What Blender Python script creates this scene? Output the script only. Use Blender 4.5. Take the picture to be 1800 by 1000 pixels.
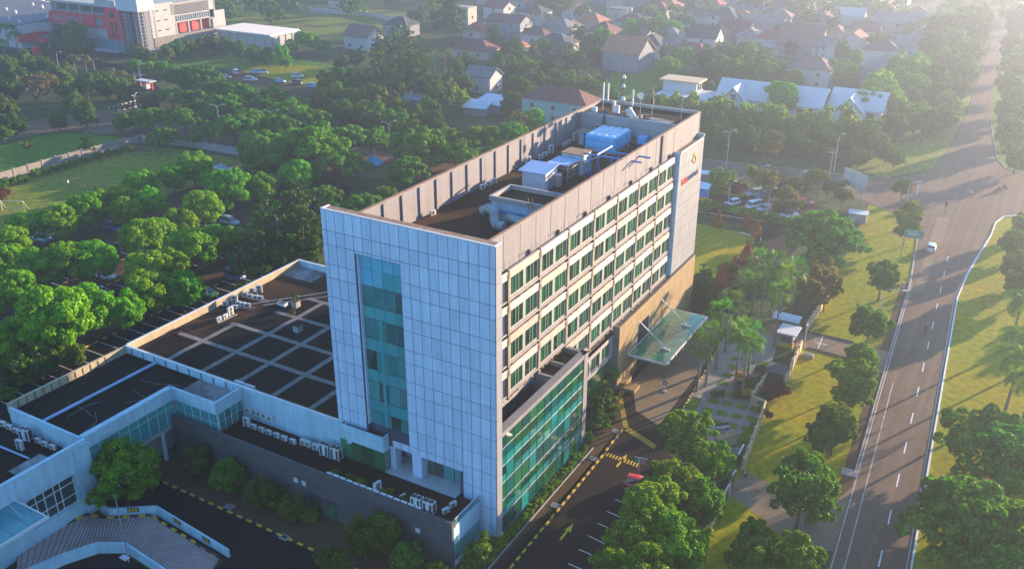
import bpy, math, random
import numpy as np
from mathutils import Matrix, Vector

R = math.radians
PI = math.pi
for _o in list(bpy.data.objects):
    bpy.data.objects.remove(_o)
SC = bpy.context.scene
COL = SC.collection

# ------------------------------------------------------------------ camera
YAW, PITCH, ROLL = -0.521618, 0.424685, 0.002981
f = Vector((math.sin(YAW) * math.cos(PITCH), math.cos(YAW) * math.cos(PITCH), -math.sin(PITCH)))
r0 = Vector((math.cos(YAW), -math.sin(YAW), 0)); u0 = r0.cross(f)
r1 = r0 * math.cos(ROLL) + u0 * math.sin(ROLL); u1 = -r0 * math.sin(ROLL) + u0 * math.cos(ROLL)
cam = bpy.data.cameras.new('camera'); camo = bpy.data.objects.new('camera', cam); COL.objects.link(camo)
cam.lens = 32.431; cam.sensor_width = 36; cam.clip_start = 0.5; cam.clip_end = 9000
camo.matrix_world = Matrix(((r1.x, u1.x, -f.x, 42.415), (r1.y, u1.y, -f.y, -70.498), (r1.z, u1.z, -f.z, 69.216), (0, 0, 0, 1)))
SC.camera = camo

# ------------------------------------------------------------------ sky, sun, exposure
SUN_AZ, SUN_EL = 64.0, 9.0          # degrees from +X towards +Y, degrees above the horizon
world = bpy.data.worlds.new('World'); SC.world = world; world.use_nodes = True
wn = world.node_tree.nodes; wl = world.node_tree.links
sky = wn.new('ShaderNodeTexSky'); sky.sky_type = 'NISHITA'; sky.sun_disc = False
sky.sun_elevation = R(SUN_EL); sky.sun_rotation = R(90 - SUN_AZ)
sky.air_density = 1.0; sky.dust_density = 0.0; sky.ozone_density = 4.0
wl.new(sky.outputs[0], wn['Background'].inputs[0]); wn['Background'].inputs[1].default_value = 0.138
sun = bpy.data.lights.new('sun', 'SUN'); suno = bpy.data.objects.new('sun', sun); COL.objects.link(suno)
sun.energy = 5.0; sun.angle = R(0.6); sun.color = (1.0, 0.75, 0.50)
sd = Vector((math.cos(R(SUN_EL)) * math.cos(R(SUN_AZ)), math.cos(R(SUN_EL)) * math.sin(R(SUN_AZ)), math.sin(R(SUN_EL))))
suno.rotation_euler = sd.to_track_quat('Z', 'Y').to_euler(); suno.location = (60, 120, 120)
SC.view_settings.view_transform = 'Standard'; SC.view_settings.look = 'None'
SC.view_settings.exposure = 2.3; SC.view_settings.gamma = 1.0; SC.view_settings.use_curve_mapping = False
SC.render.engine = 'CYCLES'
SC.cycles.max_bounces = 6; SC.cycles.diffuse_bounces = 2; SC.cycles.glossy_bounces = 2
SC.cycles.transmission_bounces = 3; SC.cycles.transparent_max_bounces = 8; SC.cycles.volume_bounces = 0
SC.cycles.use_denoising = True; SC.cycles.caustics_reflective = False; SC.cycles.caustics_refractive = False
SC.cycles.sample_clamp_indirect = 4.0

HAZE_DENSITY, HAZE_ANISO = 0.00090, 0.68

# ------------------------------------------------------------------ materials
MATS = {}
def mat(name, col, rough=0.8, var=0.18, scale=0.6, col2=None, metal=0.0, spec=0.4, rnd=0.0, bump=0.0, bscale=8.0, fine=0.0, patch=None, streak=None):
    m = bpy.data.materials.new(name); m.use_nodes = True; MATS[name] = m
    nt = m.node_tree; N = nt.nodes; L = nt.links; b = N['Principled BSDF']
    b.inputs['Roughness'].default_value = rough; b.inputs['Metallic'].default_value = metal
    b.inputs['Specular IOR Level'].default_value = spec
    g = N.new('ShaderNodeNewGeometry')
    n = N.new('ShaderNodeTexNoise'); n.inputs['Scale'].default_value = scale; n.inputs['Detail'].default_value = 6; n.inputs['Roughness'].default_value = 0.62
    L.new(g.outputs['Position'], n.inputs['Vector'])
    rp = N.new('ShaderNodeValToRGB'); L.new(n.outputs['Fac'], rp.inputs['Fac'])
    c2 = col2 or tuple(min(1, c * (1 + var)) for c in col)
    c1 = col if col2 else tuple(c * (1 - var) for c in col)
    rp.color_ramp.elements[0].position = 0.32; rp.color_ramp.elements[0].color = (*c1, 1)
    rp.color_ramp.elements[1].position = 0.68; rp.color_ramp.elements[1].color = (*c2, 1)
    out = rp.outputs['Color']
    if fine:
        n2 = N.new('ShaderNodeTexNoise'); n2.inputs['Scale'].default_value = scale * 14; n2.inputs['Detail'].default_value = 4
        L.new(g.outputs['Position'], n2.inputs['Vector'])
        mr = N.new('ShaderNodeMapRange'); mr.inputs[1].default_value = .3; mr.inputs[2].default_value = .7; mr.inputs[3].default_value = 1 - fine; mr.inputs[4].default_value = 1 + fine
        L.new(n2.outputs['Fac'], mr.inputs[0])
        mx = N.new('ShaderNodeVectorMath'); mx.operation = 'SCALE'; L.new(out, mx.inputs[0]); L.new(mr.outputs[0], mx.inputs['Scale']); out = mx.outputs[0]
    if streak:          # rain streaks or tyre tracks: noise stretched along one axis
        vm = N.new('ShaderNodeVectorMath'); vm.operation = 'MULTIPLY'; vm.inputs[1].default_value = streak[0]; L.new(g.outputs['Position'], vm.inputs[0])
        n5 = N.new('ShaderNodeTexNoise'); n5.inputs['Scale'].default_value = 1; n5.inputs['Detail'].default_value = 4; L.new(vm.outputs[0], n5.inputs['Vector'])
        m5 = N.new('ShaderNodeMapRange'); m5.inputs[1].default_value = .3; m5.inputs[2].default_value = .7; m5.inputs[3].default_value = 1 - streak[1]; m5.inputs[4].default_value = 1 + streak[1] * .6; L.new(n5.outputs['Fac'], m5.inputs[0])
        x5 = N.new('ShaderNodeVectorMath'); x5.operation = 'SCALE'; L.new(out, x5.inputs[0]); L.new(m5.outputs[0], x5.inputs['Scale']); out = x5.outputs[0]
    if patch:
        n4 = N.new('ShaderNodeTexNoise'); n4.inputs['Scale'].default_value = patch[1]; n4.inputs['Detail'].default_value = 5; n4.inputs['Roughness'].default_value = .65; L.new(g.outputs['Position'], n4.inputs['Vector'])
        m4 = N.new('ShaderNodeMapRange'); m4.inputs[1].default_value = patch[2]; m4.inputs[2].default_value = patch[2] + .12; L.new(n4.outputs['Fac'], m4.inputs[0])
        x4 = N.new('ShaderNodeMix'); x4.data_type = 'RGBA'; L.new(m4.outputs[0], x4.inputs['Factor']); L.new(out, x4.inputs['A']); x4.inputs['B'].default_value = (*patch[0], 1); out = x4.outputs['Result']
    if rnd:
        oi = N.new('ShaderNodeObjectInfo'); mr = N.new('ShaderNodeMapRange'); mr.inputs[3].default_value = 1 - rnd; mr.inputs[4].default_value = 1 + rnd
        L.new(oi.outputs['Random'], mr.inputs[0])
        mx = N.new('ShaderNodeVectorMath'); mx.operation = 'SCALE'; L.new(out, mx.inputs[0]); L.new(mr.outputs[0], mx.inputs['Scale']); out = mx.outputs[0]
    L.new(out, b.inputs['Base Color'])
    if bump:
        n3 = N.new('ShaderNodeTexNoise'); n3.inputs['Scale'].default_value = bscale; n3.inputs['Detail'].default_value = 4
        L.new(g.outputs['Position'], n3.inputs['Vector'])
        bp = N.new('ShaderNodeBump'); bp.inputs['Strength'].default_value = bump; bp.inputs['Distance'].default_value = 0.1
        L.new(n3.outputs['Fac'], bp.inputs['Height']); L.new(bp.outputs[0], b.inputs['Normal'])
    return m

def leafmat(name, col, rnd=0.3, tr=0.42, warm=0.0):
    m = bpy.data.materials.new(name); m.use_nodes = True; MATS[name] = m
    nt = m.node_tree; N = nt.nodes; L = nt.links; N.remove(N['Principled BSDF'])
    g = N.new('ShaderNodeNewGeometry'); oi = N.new('ShaderNodeObjectInfo')
    n = N.new('ShaderNodeTexNoise'); n.inputs['Scale'].default_value = 0.9; n.inputs['Detail'].default_value = 3; L.new(g.outputs['Position'], n.inputs['Vector'])
    rp = N.new('ShaderNodeValToRGB'); L.new(n.outputs['Fac'], rp.inputs['Fac'])
    rp.color_ramp.elements[0].position = .3; rp.color_ramp.elements[0].color = (col[0] * .72, col[1] * .8, col[2] * .85, 1)
    rp.color_ramp.elements[1].position = .72; rp.color_ramp.elements[1].color = (col[0] * 1.35, col[1] * 1.2, col[2] * .95, 1)
    hs = N.new('ShaderNodeHueSaturation'); L.new(rp.outputs[0], hs.inputs['Color'])
    a = N.new('ShaderNodeMapRange'); a.inputs[3].default_value = 0.5 - 0.035; a.inputs[4].default_value = 0.5 + 0.025; L.new(oi.outputs['Random'], a.inputs[0]); L.new(a.outputs[0], hs.inputs['Hue'])
    w = N.new('ShaderNodeTexWhiteNoise'); w.noise_dimensions = '1D'; L.new(oi.outputs['Random'], w.inputs['W'])
    a2 = N.new('ShaderNodeMapRange'); a2.inputs[3].default_value = 1 - rnd; a2.inputs[4].default_value = 1 + rnd; L.new(w.outputs[0], a2.inputs[0]); L.new(a2.outputs[0], hs.inputs['Value'])
    li = N.new('ShaderNodeMapRange'); li.inputs[3].default_value = .55; li.inputs[4].default_value = 1.5; L.new(g.outputs['Random Per Island'], li.inputs[0])
    lv = N.new('ShaderNodeVectorMath'); lv.operation = 'SCALE'; L.new(hs.outputs[0], lv.inputs[0]); L.new(li.outputs[0], lv.inputs['Scale'])
    d = N.new('ShaderNodeBsdfDiffuse'); t = N.new('ShaderNodeBsdfTranslucent'); mx = N.new('ShaderNodeMixShader'); mx.inputs[0].default_value = tr
    L.new(lv.outputs[0], d.inputs[0]); L.new(lv.outputs[0], t.inputs[0]); L.new(d.outputs[0], mx.inputs[1]); L.new(t.outputs[0], mx.inputs[2])
    gl = N.new('ShaderNodeBsdfGlossy'); gl.inputs['Roughness'].default_value = .45; gl.inputs[0].default_value = (.8, .85, .7, 1)
    mx2 = N.new('ShaderNodeMixShader'); mx2.inputs[0].default_value = 0.015; L.new(mx.outputs[0], mx2.inputs[1]); L.new(gl.outputs[0], mx2.inputs[2])
    L.new(mx2.outputs[0], N['Material Output'].inputs[0])
    return m

def glassmat(name, col, rough=0.06, see=0.0, rnd=0.25, spec=0.8, tint=None):
    """tinted window glass: a glossy coat over a tinted body, 'see' lets part of the room behind show through"""
    m = bpy.data.materials.new(name); m.use_nodes = True; MATS[name] = m
    nt = m.node_tree; N = nt.nodes; L = nt.links; b = N['Principled BSDF']
    b.inputs['Roughness'].default_value = rough; b.inputs['Specular IOR Level'].default_value = spec
    b.inputs['Coat Weight'].default_value = 0.6; b.inputs['Coat Roughness'].default_value = 0.04; b.inputs['Coat IOR'].default_value = 1.6
    oi = N.new('ShaderNodeObjectInfo'); hs = N.new('ShaderNodeHueSaturation'); hs.inputs['Color'].default_value = (*col, 1)
    a2 = N.new('ShaderNodeMapRange'); a2.inputs[3].default_value = 1 - rnd; a2.inputs[4].default_value = 1 + rnd; L.new(oi.outputs['Random'], a2.inputs[0]); L.new(a2.outputs[0], hs.inputs['Value'])
    L.new(hs.outputs[0], b.inputs['Base Color'])
    if see:
        t = N.new('ShaderNodeBsdfTransparent'); t.inputs[0].default_value = (*(tint or [min(1, .35 + c * 1.6) for c in col]), 1)
        mx = N.new('ShaderNodeMixShader'); mx.inputs[0].default_value = see
        L.new(b.outputs[0], mx.inputs[1]); L.new(t.outputs[0], mx.inputs[2]); L.new(mx.outputs[0], N['Material Output'].inputs[0])
    return m

# surfaces
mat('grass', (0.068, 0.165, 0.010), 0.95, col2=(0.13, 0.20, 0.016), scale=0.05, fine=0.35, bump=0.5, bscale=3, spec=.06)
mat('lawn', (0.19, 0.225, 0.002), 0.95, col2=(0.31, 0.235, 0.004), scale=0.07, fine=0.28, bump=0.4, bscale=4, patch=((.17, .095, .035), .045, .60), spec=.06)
mat('drygrass', (0.13, 0.20, 0.008), 0.95, col2=(0.24, 0.20, 0.04), scale=0.05, fine=0.35, bump=0.5, bscale=3, patch=((.13, .08, .045), .05, .58), spec=.06)
mat('scrub', (0.035, 0.06, 0.016), 0.95, col2=(0.085, 0.10, 0.03), scale=0.03, fine=0.4, bump=0.6, bscale=2, spec=.06)
mat('soil', (0.115, 0.065, 0.035), 0.95, col2=(0.075, 0.055, 0.032), scale=0.4, fine=0.3, bump=0.4, spec=.06)
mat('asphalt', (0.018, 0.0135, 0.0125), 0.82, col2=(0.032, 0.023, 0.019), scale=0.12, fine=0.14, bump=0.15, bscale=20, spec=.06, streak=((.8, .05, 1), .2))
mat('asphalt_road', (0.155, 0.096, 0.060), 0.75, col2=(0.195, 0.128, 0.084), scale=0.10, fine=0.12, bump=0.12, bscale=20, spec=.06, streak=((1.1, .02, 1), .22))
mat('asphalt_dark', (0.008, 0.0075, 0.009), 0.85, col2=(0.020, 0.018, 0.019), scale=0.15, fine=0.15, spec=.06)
mat('concrete_drive', (0.19, 0.135, 0.085), 0.85, col2=(0.27, 0.195, 0.12), scale=0.25, fine=0.15, spec=.06)
mat('pavement', (0.23, 0.20, 0.18), 0.9, col2=(0.30, 0.26, 0.23), scale=0.5, fine=0.12, spec=.06)
mat('concrete', (0.30, 0.285, 0.27), 0.85, var=0.2, scale=0.7, fine=0.1)
mat('kerb_black', (0.025, 0.025, 0.028), 0.85); mat('paint_yellow', (0.62, 0.40, 0.03), 0.7, var=.22, scale=2.5)
mat('paint_white', (0.72, 0.71, 0.69), 0.7, var=.12, scale=2.0); mat('paint_worn', (0.45, 0.42, 0.38), 0.8, var=.35, scale=1.2)
# building
mat('panel', (0.50, 0.605, 0.735), 0.32, var=.05, scale=.35, spec=.5, rnd=.075, streak=((2.2, 2.2, .16), .13))  # front cladding; the blue of its shaded side is put into the colour
mat('podium_sunlit', (0.40, 0.325, 0.21), 0.8, var=.1, scale=.5, streak=((2, 2, .3), .12))  # pale parapet with the low sun's gold put into its colour
mat('panel_sunlit', (0.31, 0.30, 0.31), 0.4, var=.05, scale=.35, rnd=.05, streak=((2.2, 2.2, .16), .08))  # same cladding on sun-facing sides: a copy toned as sunlit, without the blue
mat('joint', (0.035, 0.05, 0.09), 0.7)
mat('beige', (0.212, 0.190, 0.196), 0.8, var=.07, scale=.35, fine=.05, streak=((1.8, 1.8, .12), .12))
mat('cream', (0.305, 0.278, 0.265), 0.75, var=.07, scale=.6, streak=((2, 2, .3), .12))
mat('siding', (0.28, 0.256, 0.256), 0.7, var=.10, scale=.9, rnd=.06)
mat('siding_warm', (0.25, 0.195, 0.16), 0.7, var=.14, scale=.9, rnd=.06)
mat('fin', (0.25, 0.19, 0.13), 0.8, var=.22, scale=.8)
mat('rust', (0.17, 0.085, 0.045), 0.85, col2=(0.32, 0.20, 0.12), scale=1.6)
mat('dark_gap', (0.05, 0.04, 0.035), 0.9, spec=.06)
mat('white_wall', (0.38, 0.55, 0.62), 0.7, var=.09, scale=.3, fine=.04, streak=((1.5, 1.5, .2), .14))  # white walls, tinted with the blue of the shade they stand in
mat('grey_wall', (0.315, 0.315, 0.315), 0.8, var=.12, scale=.3)
mat('stone', (0.19, 0.165, 0.14), 0.75, col2=(0.27, 0.235, 0.19), scale=.9, rnd=.10, fine=.12, spec=.06)
mat('stone_gold', (0.25, 0.165, 0.070), 0.7, col2=(0.31, 0.21, 0.095), scale=.5, rnd=.07, fine=.08)
mat('roof_bitumen', (0.022, 0.013, 0.008), 0.9, col2=(0.085, 0.044, 0.020), scale=.10, fine=.25, spec=.06)
mat('roof_dark', (0.007, 0.006, 0.005), 0.9, col2=(0.020, 0.016, 0.012), scale=.2, fine=.25, spec=.06)
mat('roof_path', (0.24, 0.22, 0.20), 0.9, col2=(0.15, 0.135, 0.12), scale=.7, fine=.2, spec=.06)
mat('roof_pale', (0.34, 0.33, 0.31), 0.9, col2=(0.10, 0.10, 0.09), scale=.5, spec=.06)
mat('tile_floor', (0.413, 0.420, 0.420), 0.5, var=.06, scale=.5)
mat('steel', (0.45, 0.46, 0.48), 0.45, metal=.6, var=.1); mat('steel_white', (0.576, 0.576, 0.560), 0.5, var=.08, rnd=.05)
mat('dark_metal', (0.045, 0.045, 0.05), 0.5, var=.1); mat('duct', (0.30, 0.34, 0.33), 0.55, metal=.3, var=.2, scale=1.5)
mat('blue_paint', (0.035, 0.20, 0.52), 0.5, var=.12); mat('tank_blue', (0.04, 0.46, 0.80), 0.4, var=.08, scale=.8, rnd=.05)
mat('tank_top', (0.55, 0.66, 0.74), 0.5, var=.2, scale=1.2)
mat('shed', (0.50, 0.53, 0.60), 0.6, var=.1, scale=.8); mat('shed_blue', (0.30, 0.40, 0.58), 0.5, var=.1)
mat('ac_white', (0.528, 0.520, 0.496), 0.5, var=.08, scale=1.2, rnd=.07)
mat('curtain', (0.16, 0.50, 0.30), 0.85, var=.15, scale=1, rnd=.3); mat('curtain_pale', (0.42, 0.46, 0.36), 0.85, var=.1, rnd=.2)
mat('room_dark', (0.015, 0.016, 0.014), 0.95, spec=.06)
mat('red_paint', (0.72, 0.012, 0.03), 0.6, var=.08); mat('red_coral', (0.80, 0.045, 0.03), 0.6, var=.08)
mat('logo_red', (0.62, 0.04, 0.03), .5, var=.02); mat('logo_green', (0.30, 0.42, 0.05), .5, var=.02); mat('logo_gold', (0.75, 0.42, 0.04), .5, var=.02); mat('logo_blue', (0.06, 0.08, 0.16), .5, var=.02)
mat('sign_green', (0.02, 0.24, 0.16), .5, var=.03); mat('sign_blue', (0.03, 0.06, 0.30), .5, var=.03)
mat('orange', (0.75, 0.14, 0.03), .6, var=.05)
mat('brick_gold', (0.50, 0.34, 0.19), .8, col2=(0.60, 0.43, 0.26), scale=.8, rnd=.1)
mat('bark', (0.11, 0.085, 0.062), .95, var=.3, scale=3, bump=.4); mat('palm_bark', (0.20, 0.17, 0.145), .95, var=.25, scale=4)
# glass
glassmat('glass_teal', (0.012, 0.19, 0.18), see=0.0, rnd=.45); glassmat('glass_spandrel', (0.02, 0.31, 0.31), rough=.1, rnd=.14)
glassmat('glass_green', (0.014, 0.125, 0.055), rnd=.45); glassmat('glass_pale', (0.10, 0.42, 0.56), rough=.12, rnd=.12)
glassmat('glass_window', (0.02, 0.10, 0.065), see=.80, rnd=.2, tint=(.62, .92, .78)); glassmat('glass_dark', (0.008, 0.050, 0.050), rnd=.4)
glassmat('glass_canopy', (0.05, 0.27, 0.15), see=.34, rnd=.12, rough=.12); glassmat('glass_rail', (0.10, 0.34, 0.36), see=.45, rnd=.05)
glassmat('glass_curtainwall', (0.003, 0.066, 0.064), rnd=.5); glassmat('glass_wing_band', (0.010, 0.185, 0.185), rnd=.25); glassmat('glass_wing_green', (0.008, 0.085, 0.035), rnd=.5); glassmat('car_glass', (0.012, 0.016, 0.02), rnd=.1)
# foliage
leafmat('leaf_round', (0.115, 0.340, 0.003), rnd=.18); leafmat('leaf_street', (0.081, 0.207, 0.0056), rnd=.22)
leafmat('leaf_feather', (0.078, 0.241, 0.0090), rnd=.25); leafmat('leaf_dark', (0.050, 0.140, 0.0112), rnd=.28)
leafmat('leaf_belt', (0.074, 0.174, 0.0112), rnd=.32); leafmat('leaf_lime', (0.17, 0.31, 0.016), rnd=.25)
leafmat('leaf_palm', (0.067, 0.213, 0.0112), rnd=.2); leafmat('leaf_coco', (0.095, 0.123, 0.0314), rnd=.25)
leafmat('leaf_orange', (0.36, 0.145, 0.014), rnd=.15); leafmat('leaf_yellow', (0.50, 0.36, 0.01), rnd=.1)
leafmat('leaf_hedge', (0.129, 0.235, 0.0090), rnd=.2); leafmat('leaf_gold', (0.168, 0.174, 0.0224), rnd=.2); leafmat('leaf_dry', (0.20, 0.15, 0.075), rnd=.2)
leafmat('leaf_bay', (0.118, 0.263, 0.0056), rnd=.2)
mat('ramp', (0.44, 0.31, 0.27), .85, var=.2, scale=.4, fine=.1)
leafmat('leaf_rust', (0.12, 0.045, 0.02), rnd=.2)


# ------------------------------------------------------------------ mesh helpers
class MB:
    """collects simple solids as vertices and faces; build() links them as ONE mesh object"""
    def __init__(s): s.v = []; s.f = []
    def add(s, vs, fs):
        n = len(s.v); s.v += [tuple(p) for p in vs]; s.f += [tuple(i + n for i in q) for q in fs]; return s
    def bb(s, x0, y0, z0, x1, y1, z1):
        vs = [(x0, y0, z0), (x1, y0, z0), (x1, y1, z0), (x0, y1, z0), (x0, y0, z1), (x1, y0, z1), (x1, y1, z1), (x0, y1, z1)]
        return s.add(vs, [(0, 3, 2, 1), (4, 5, 6, 7), (0, 1, 5, 4), (1, 2, 6, 5), (2, 3, 7, 6), (3, 0, 4, 7)])
    def box(s, c, d, rz=0.0):
        cx, cy, cz = c; hx, hy, hz = d[0] / 2, d[1] / 2, d[2] / 2; C, S = math.cos(rz), math.sin(rz); vs = []
        for z in (-hz, hz):
            for x, y in ((-hx, -hy), (hx, -hy), (hx, hy), (-hx, hy)):
                vs.append((cx + x * C - y * S, cy + x * S + y * C, cz + z))
        return s.add(vs, [(0, 3, 2, 1), (4, 5, 6, 7), (0, 1, 5, 4), (1, 2, 6, 5), (2, 3, 7, 6), (3, 0, 4, 7)])
    def prism(s, poly, z0, z1):
        n = len(poly); vs = [(x, y, z0) for x, y in poly] + [(x, y, z1) for x, y in poly]
        fs = [tuple(range(n - 1, -1, -1)), tuple(range(n, 2 * n))] + [(i, (i + 1) % n, n + (i + 1) % n, n + i) for i in range(n)]
        return s.add(vs, fs)
    def sheet(s, poly, z):
        return s.add([(x, y, z) for x, y in poly], [tuple(range(len(poly)))])
    def cyl(s, x, y, z0, z1, r0, r1=None, n=10):
        r1 = r0 if r1 is None else r1
        a = [2 * PI * i / n for i in range(n)]
        vs = [(x + r0 * math.cos(t), y + r0 * math.sin(t), z0) for t in a] + [(x + r1 * math.cos(t), y + r1 * math.sin(t), z1) for t in a]
        return s.add(vs, [tuple(range(n - 1, -1, -1)), tuple(range(n, 2 * n))] + [(i, (i + 1) % n, n + (i + 1) % n, n + i) for i in range(n)])
    def tube(s, pts, rad, n=6):
        """a round bar along a polyline; rad is a number or one per point"""
        P = [Vector(p) for p in pts]; k = len(P); rr = rad if isinstance(rad, (list, tuple)) else [rad] * k
        base = len(s.v)
        for i, p in enumerate(P):
            t = (P[min(i + 1, k - 1)] - P[max(i - 1, 0)]).normalized()
            a = t.orthogonal().normalized() if abs(t.z) > .95 else Vector((0, 0, 1)).cross(t).normalized()
            b = t.cross(a)
            for j in range(n):
                q = p + (a * math.cos(2 * PI * j / n) + b * math.sin(2 * PI * j / n)) * rr[i]; s.v.append(tuple(q))
        for i in range(k - 1):
            for j in range(n):
                s.f.append((base + i * n + j, base + i * n + (j + 1) % n, base + (i + 1) * n + (j + 1) % n, base + (i + 1) * n + j))
        s.f.append(tuple(base + j for j in range(n - 1, -1, -1))); s.f.append(tuple(base + (k - 1) * n + j for j in range(n)))
        return s
    def wheel(s, c, r, w, n=14):
        """a disc with its axle along Y"""
        x, y, z = c; a = [2 * PI * i / n for i in range(n)]
        vs = [(x + r * math.cos(t), y - w / 2, z + r * math.sin(t)) for t in a] + [(x + r * math.cos(t), y + w / 2, z + r * math.sin(t)) for t in a]
        return s.add(vs, [tuple(range(n)), tuple(range(2 * n - 1, n - 1, -1))] + [(i, n + i, n + (i + 1) % n, (i + 1) % n) for i in range(n)])
    def mesh(s, name, m, org=(0, 0, 0)):
        me = bpy.data.meshes.new(name)
        me.from_pydata([(x - org[0], y - org[1], z - org[2]) for x, y, z in s.v], [], s.f)
        me.materials.append(MATS[m]); me.update(); return me
    def build(s, name, m, parent=None, org=None):
        """vertices are in world space; the object sits at the parent's origin (or at org)"""
        po = Vector(ORG.get(parent.name, (0, 0, 0))) if parent else Vector((0, 0, 0))
        o0 = Vector(org) if org is not None else po
        return put(name, s.mesh(name, m, o0), parent, o0 - po)

ORG = {}
def put(name, me, parent=None, loc=(0, 0, 0), rz=0.0, sc=None):
    o = bpy.data.objects.new(name, me); COL.objects.link(o); o.location = loc
    if rz: o.rotation_euler = (0, 0, rz)
    if sc is not None: o.scale = sc if isinstance(sc, (tuple, list)) else (sc, sc, sc)
    if parent: o.parent = parent; ORG[o.name] = tuple(Vector(ORG.get(parent.name, (0, 0, 0))) + Vector(loc))
    else: ORG[o.name] = tuple(loc)
    return o
def tag(o, label=None, cat=None, group=None, kind=None):
    if label: o['label'] = label
    if cat: o['category'] = cat
    if group: o['group'] = group
    if kind: o['kind'] = kind
    return o
def thing(name, label, cat, loc=(0, 0, 0), rz=0.0, group=None, sc=None):
    o = bpy.data.objects.new(name, None); COL.objects.link(o); o.location = loc; o.rotation_euler = (0, 0, rz)
    if sc is not None: o.scale = (sc, sc, sc) if not isinstance(sc, (tuple, list)) else sc
    o.empty_display_size = .3; ORG[o.name] = tuple(loc)
    return tag(o, label, cat, group)
def struct(name, mb, m, label=None):
    return tag(mb.build(name, m), label, None, None, 'structure')
ORD = ['first', 'second', 'third', 'fourth', 'fifth', 'sixth', 'seventh', 'eighth', 'ninth', 'tenth', 'eleventh', 'twelfth', 'thirteenth', 'fourteenth',
       'fifteenth', 'sixteenth', 'seventeenth', 'eighteenth', 'nineteenth', 'twentieth'] + ['twenty-' + w for w in ('first', 'second', 'third', 'fourth', 'fifth', 'sixth', 'seventh', 'eighth', 'ninth')] + ['thirtieth'] + ['thirty-' + w for w in ('first', 'second', 'third', 'fourth', 'fifth', 'sixth', 'seventh', 'eighth', 'ninth')] + ['fortieth'] + ['forty-' + w for w in ('first', 'second', 'third', 'fourth', 'fifth', 'sixth', 'seventh', 'eighth', 'ninth')]
def sub(o, name, me, loc=(0, 0, 0), rz=0, sc=None):
    """a child that shares mesh data, placed in the parent's own axes"""
    c = bpy.data.objects.new(name, me); COL.objects.link(c); c.parent = o; c.location = loc; c.rotation_euler = (0, 0, rz)
    if sc is not None: c.scale = (sc, sc, sc) if not isinstance(sc, (tuple, list)) else sc
    return c
def npmesh(name, V, F4, m, smooth=False):
    me = bpy.data.meshes.new(name); n = len(V); k = len(F4)
    me.vertices.add(n); me.vertices.foreach_set('co', np.asarray(V, np.float32).ravel())
    me.loops.add(k * 4); me.loops.foreach_set('vertex_index', np.asarray(F4, np.int32).ravel())
    me.polygons.add(k); me.polygons.foreach_set('loop_start', np.arange(0, k * 4, 4, dtype=np.int32)); me.polygons.foreach_set('loop_total', np.full(k, 4, np.int32))
    me.materials.append(MATS[m]); me.update(); me.validate(); return me

# ------------------------------------------------------------------ foliage
def leaf_quads(P, Nrm, size, rng, aspect=0.55, flat=0.5):
    """one leaf-sized quad per point, facing roughly along its normal"""
    n = len(P); Nn = Nrm + rng.normal(0, flat, (n, 3)); Nn /= np.linalg.norm(Nn, axis=1)[:, None] + 1e-9
    a = rng.normal(0, 1, (n, 3)); a -= (a * Nn).sum(1)[:, None] * Nn; a /= np.linalg.norm(a, axis=1)[:, None] + 1e-9
    b = np.cross(Nn, a); s = (size * rng.uniform(.6, 1.35, n))[:, None]
    a = a * s * .5; b = b * s * .5 * aspect
    V = np.stack([P - a, P - b, P + a, P + b], 1).reshape(-1, 3)
    return V, np.arange(4 * n).reshape(-1, 4)
def sphere_pts(n, rng):
    v = rng.normal(0, 1, (n, 3)); return v / np.linalg.norm(v, axis=1)[:, None]
def crown_mesh(name, m, seed, shape, nlobe, nleaf, size, lobe=(.28, .45), bottom=-.35, flat=.5, aspect=.6):
    """shape: list of (cx,cy,cz,rx,ry,rz) ellipsoids; lobes sit on them, leaves sit on the lobes"""
    rng = np.random.default_rng(seed); lobes = []
    vol = np.array([(e[3] * e[4] * e[5]) ** .67 for e in shape]); cnt = np.maximum(3, (nlobe * vol / vol.sum()).astype(int))
    for e, k in zip(shape, cnt):
        c = np.array(e[:3]); r = np.array(e[3:]); d = sphere_pts(k * 3, rng); d = d[d[:, 2] > bottom][:k]
        for q in d:
            rr = rng.uniform(*lobe) * r.mean() * (0.8 + .4 * rng.random())
            lobes.append((c + q * (r - rr * .55) * rng.uniform(.82, 1.06), rr, q))
        lobes.append((c, r.min() * .6, np.array((0, 0, 1.))))
    w = np.array([l[1] ** 2 for l in lobes]); w /= w.sum(); k = rng.choice(len(lobes), nleaf, p=w)
    C = np.array([l[0] for l in lobes])[k]; RR = np.array([l[1] for l in lobes])[k]; Q = np.array([l[2] for l in lobes])[k]
    d = sphere_pts(nleaf, rng) + Q * .55 + np.array((0, 0, .25)); d /= np.linalg.norm(d, axis=1)[:, None]
    P = C + d * (RR * rng.uniform(.72, 1.08, nleaf))[:, None] * np.array((1, 1, .82))
    V, F = leaf_quads(P, d, size, rng, aspect, flat)
    return npmesh(name, V, F, m)
def trunk_mesh(name, h, r, limbs, m='bark', seed=0, lean=.2, z0=-.25):
    rnd = random.Random(seed); b = MB(); top = (rnd.uniform(-lean, lean), rnd.uniform(-lean, lean), h)
    b.tube([(0, 0, z0), (top[0] * .3, top[1] * .3, h * .5), top], [r * 1.25, r * .95, r * .7], 7)
    for (lx, ly, lz) in limbs:
        b.tube([top, ((top[0] + lx) * .5 + rnd.uniform(-.2, .2), (top[1] + ly) * .5, h + (lz - h) * .4), (lx, ly, lz)], [r * .62, r * .42, r * .12], 5)
    return b.mesh(name, m)
PROTO = {}
def proto(kind, i, trunk, crown): PROTO.setdefault(kind, []).append((trunk, crown))
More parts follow.
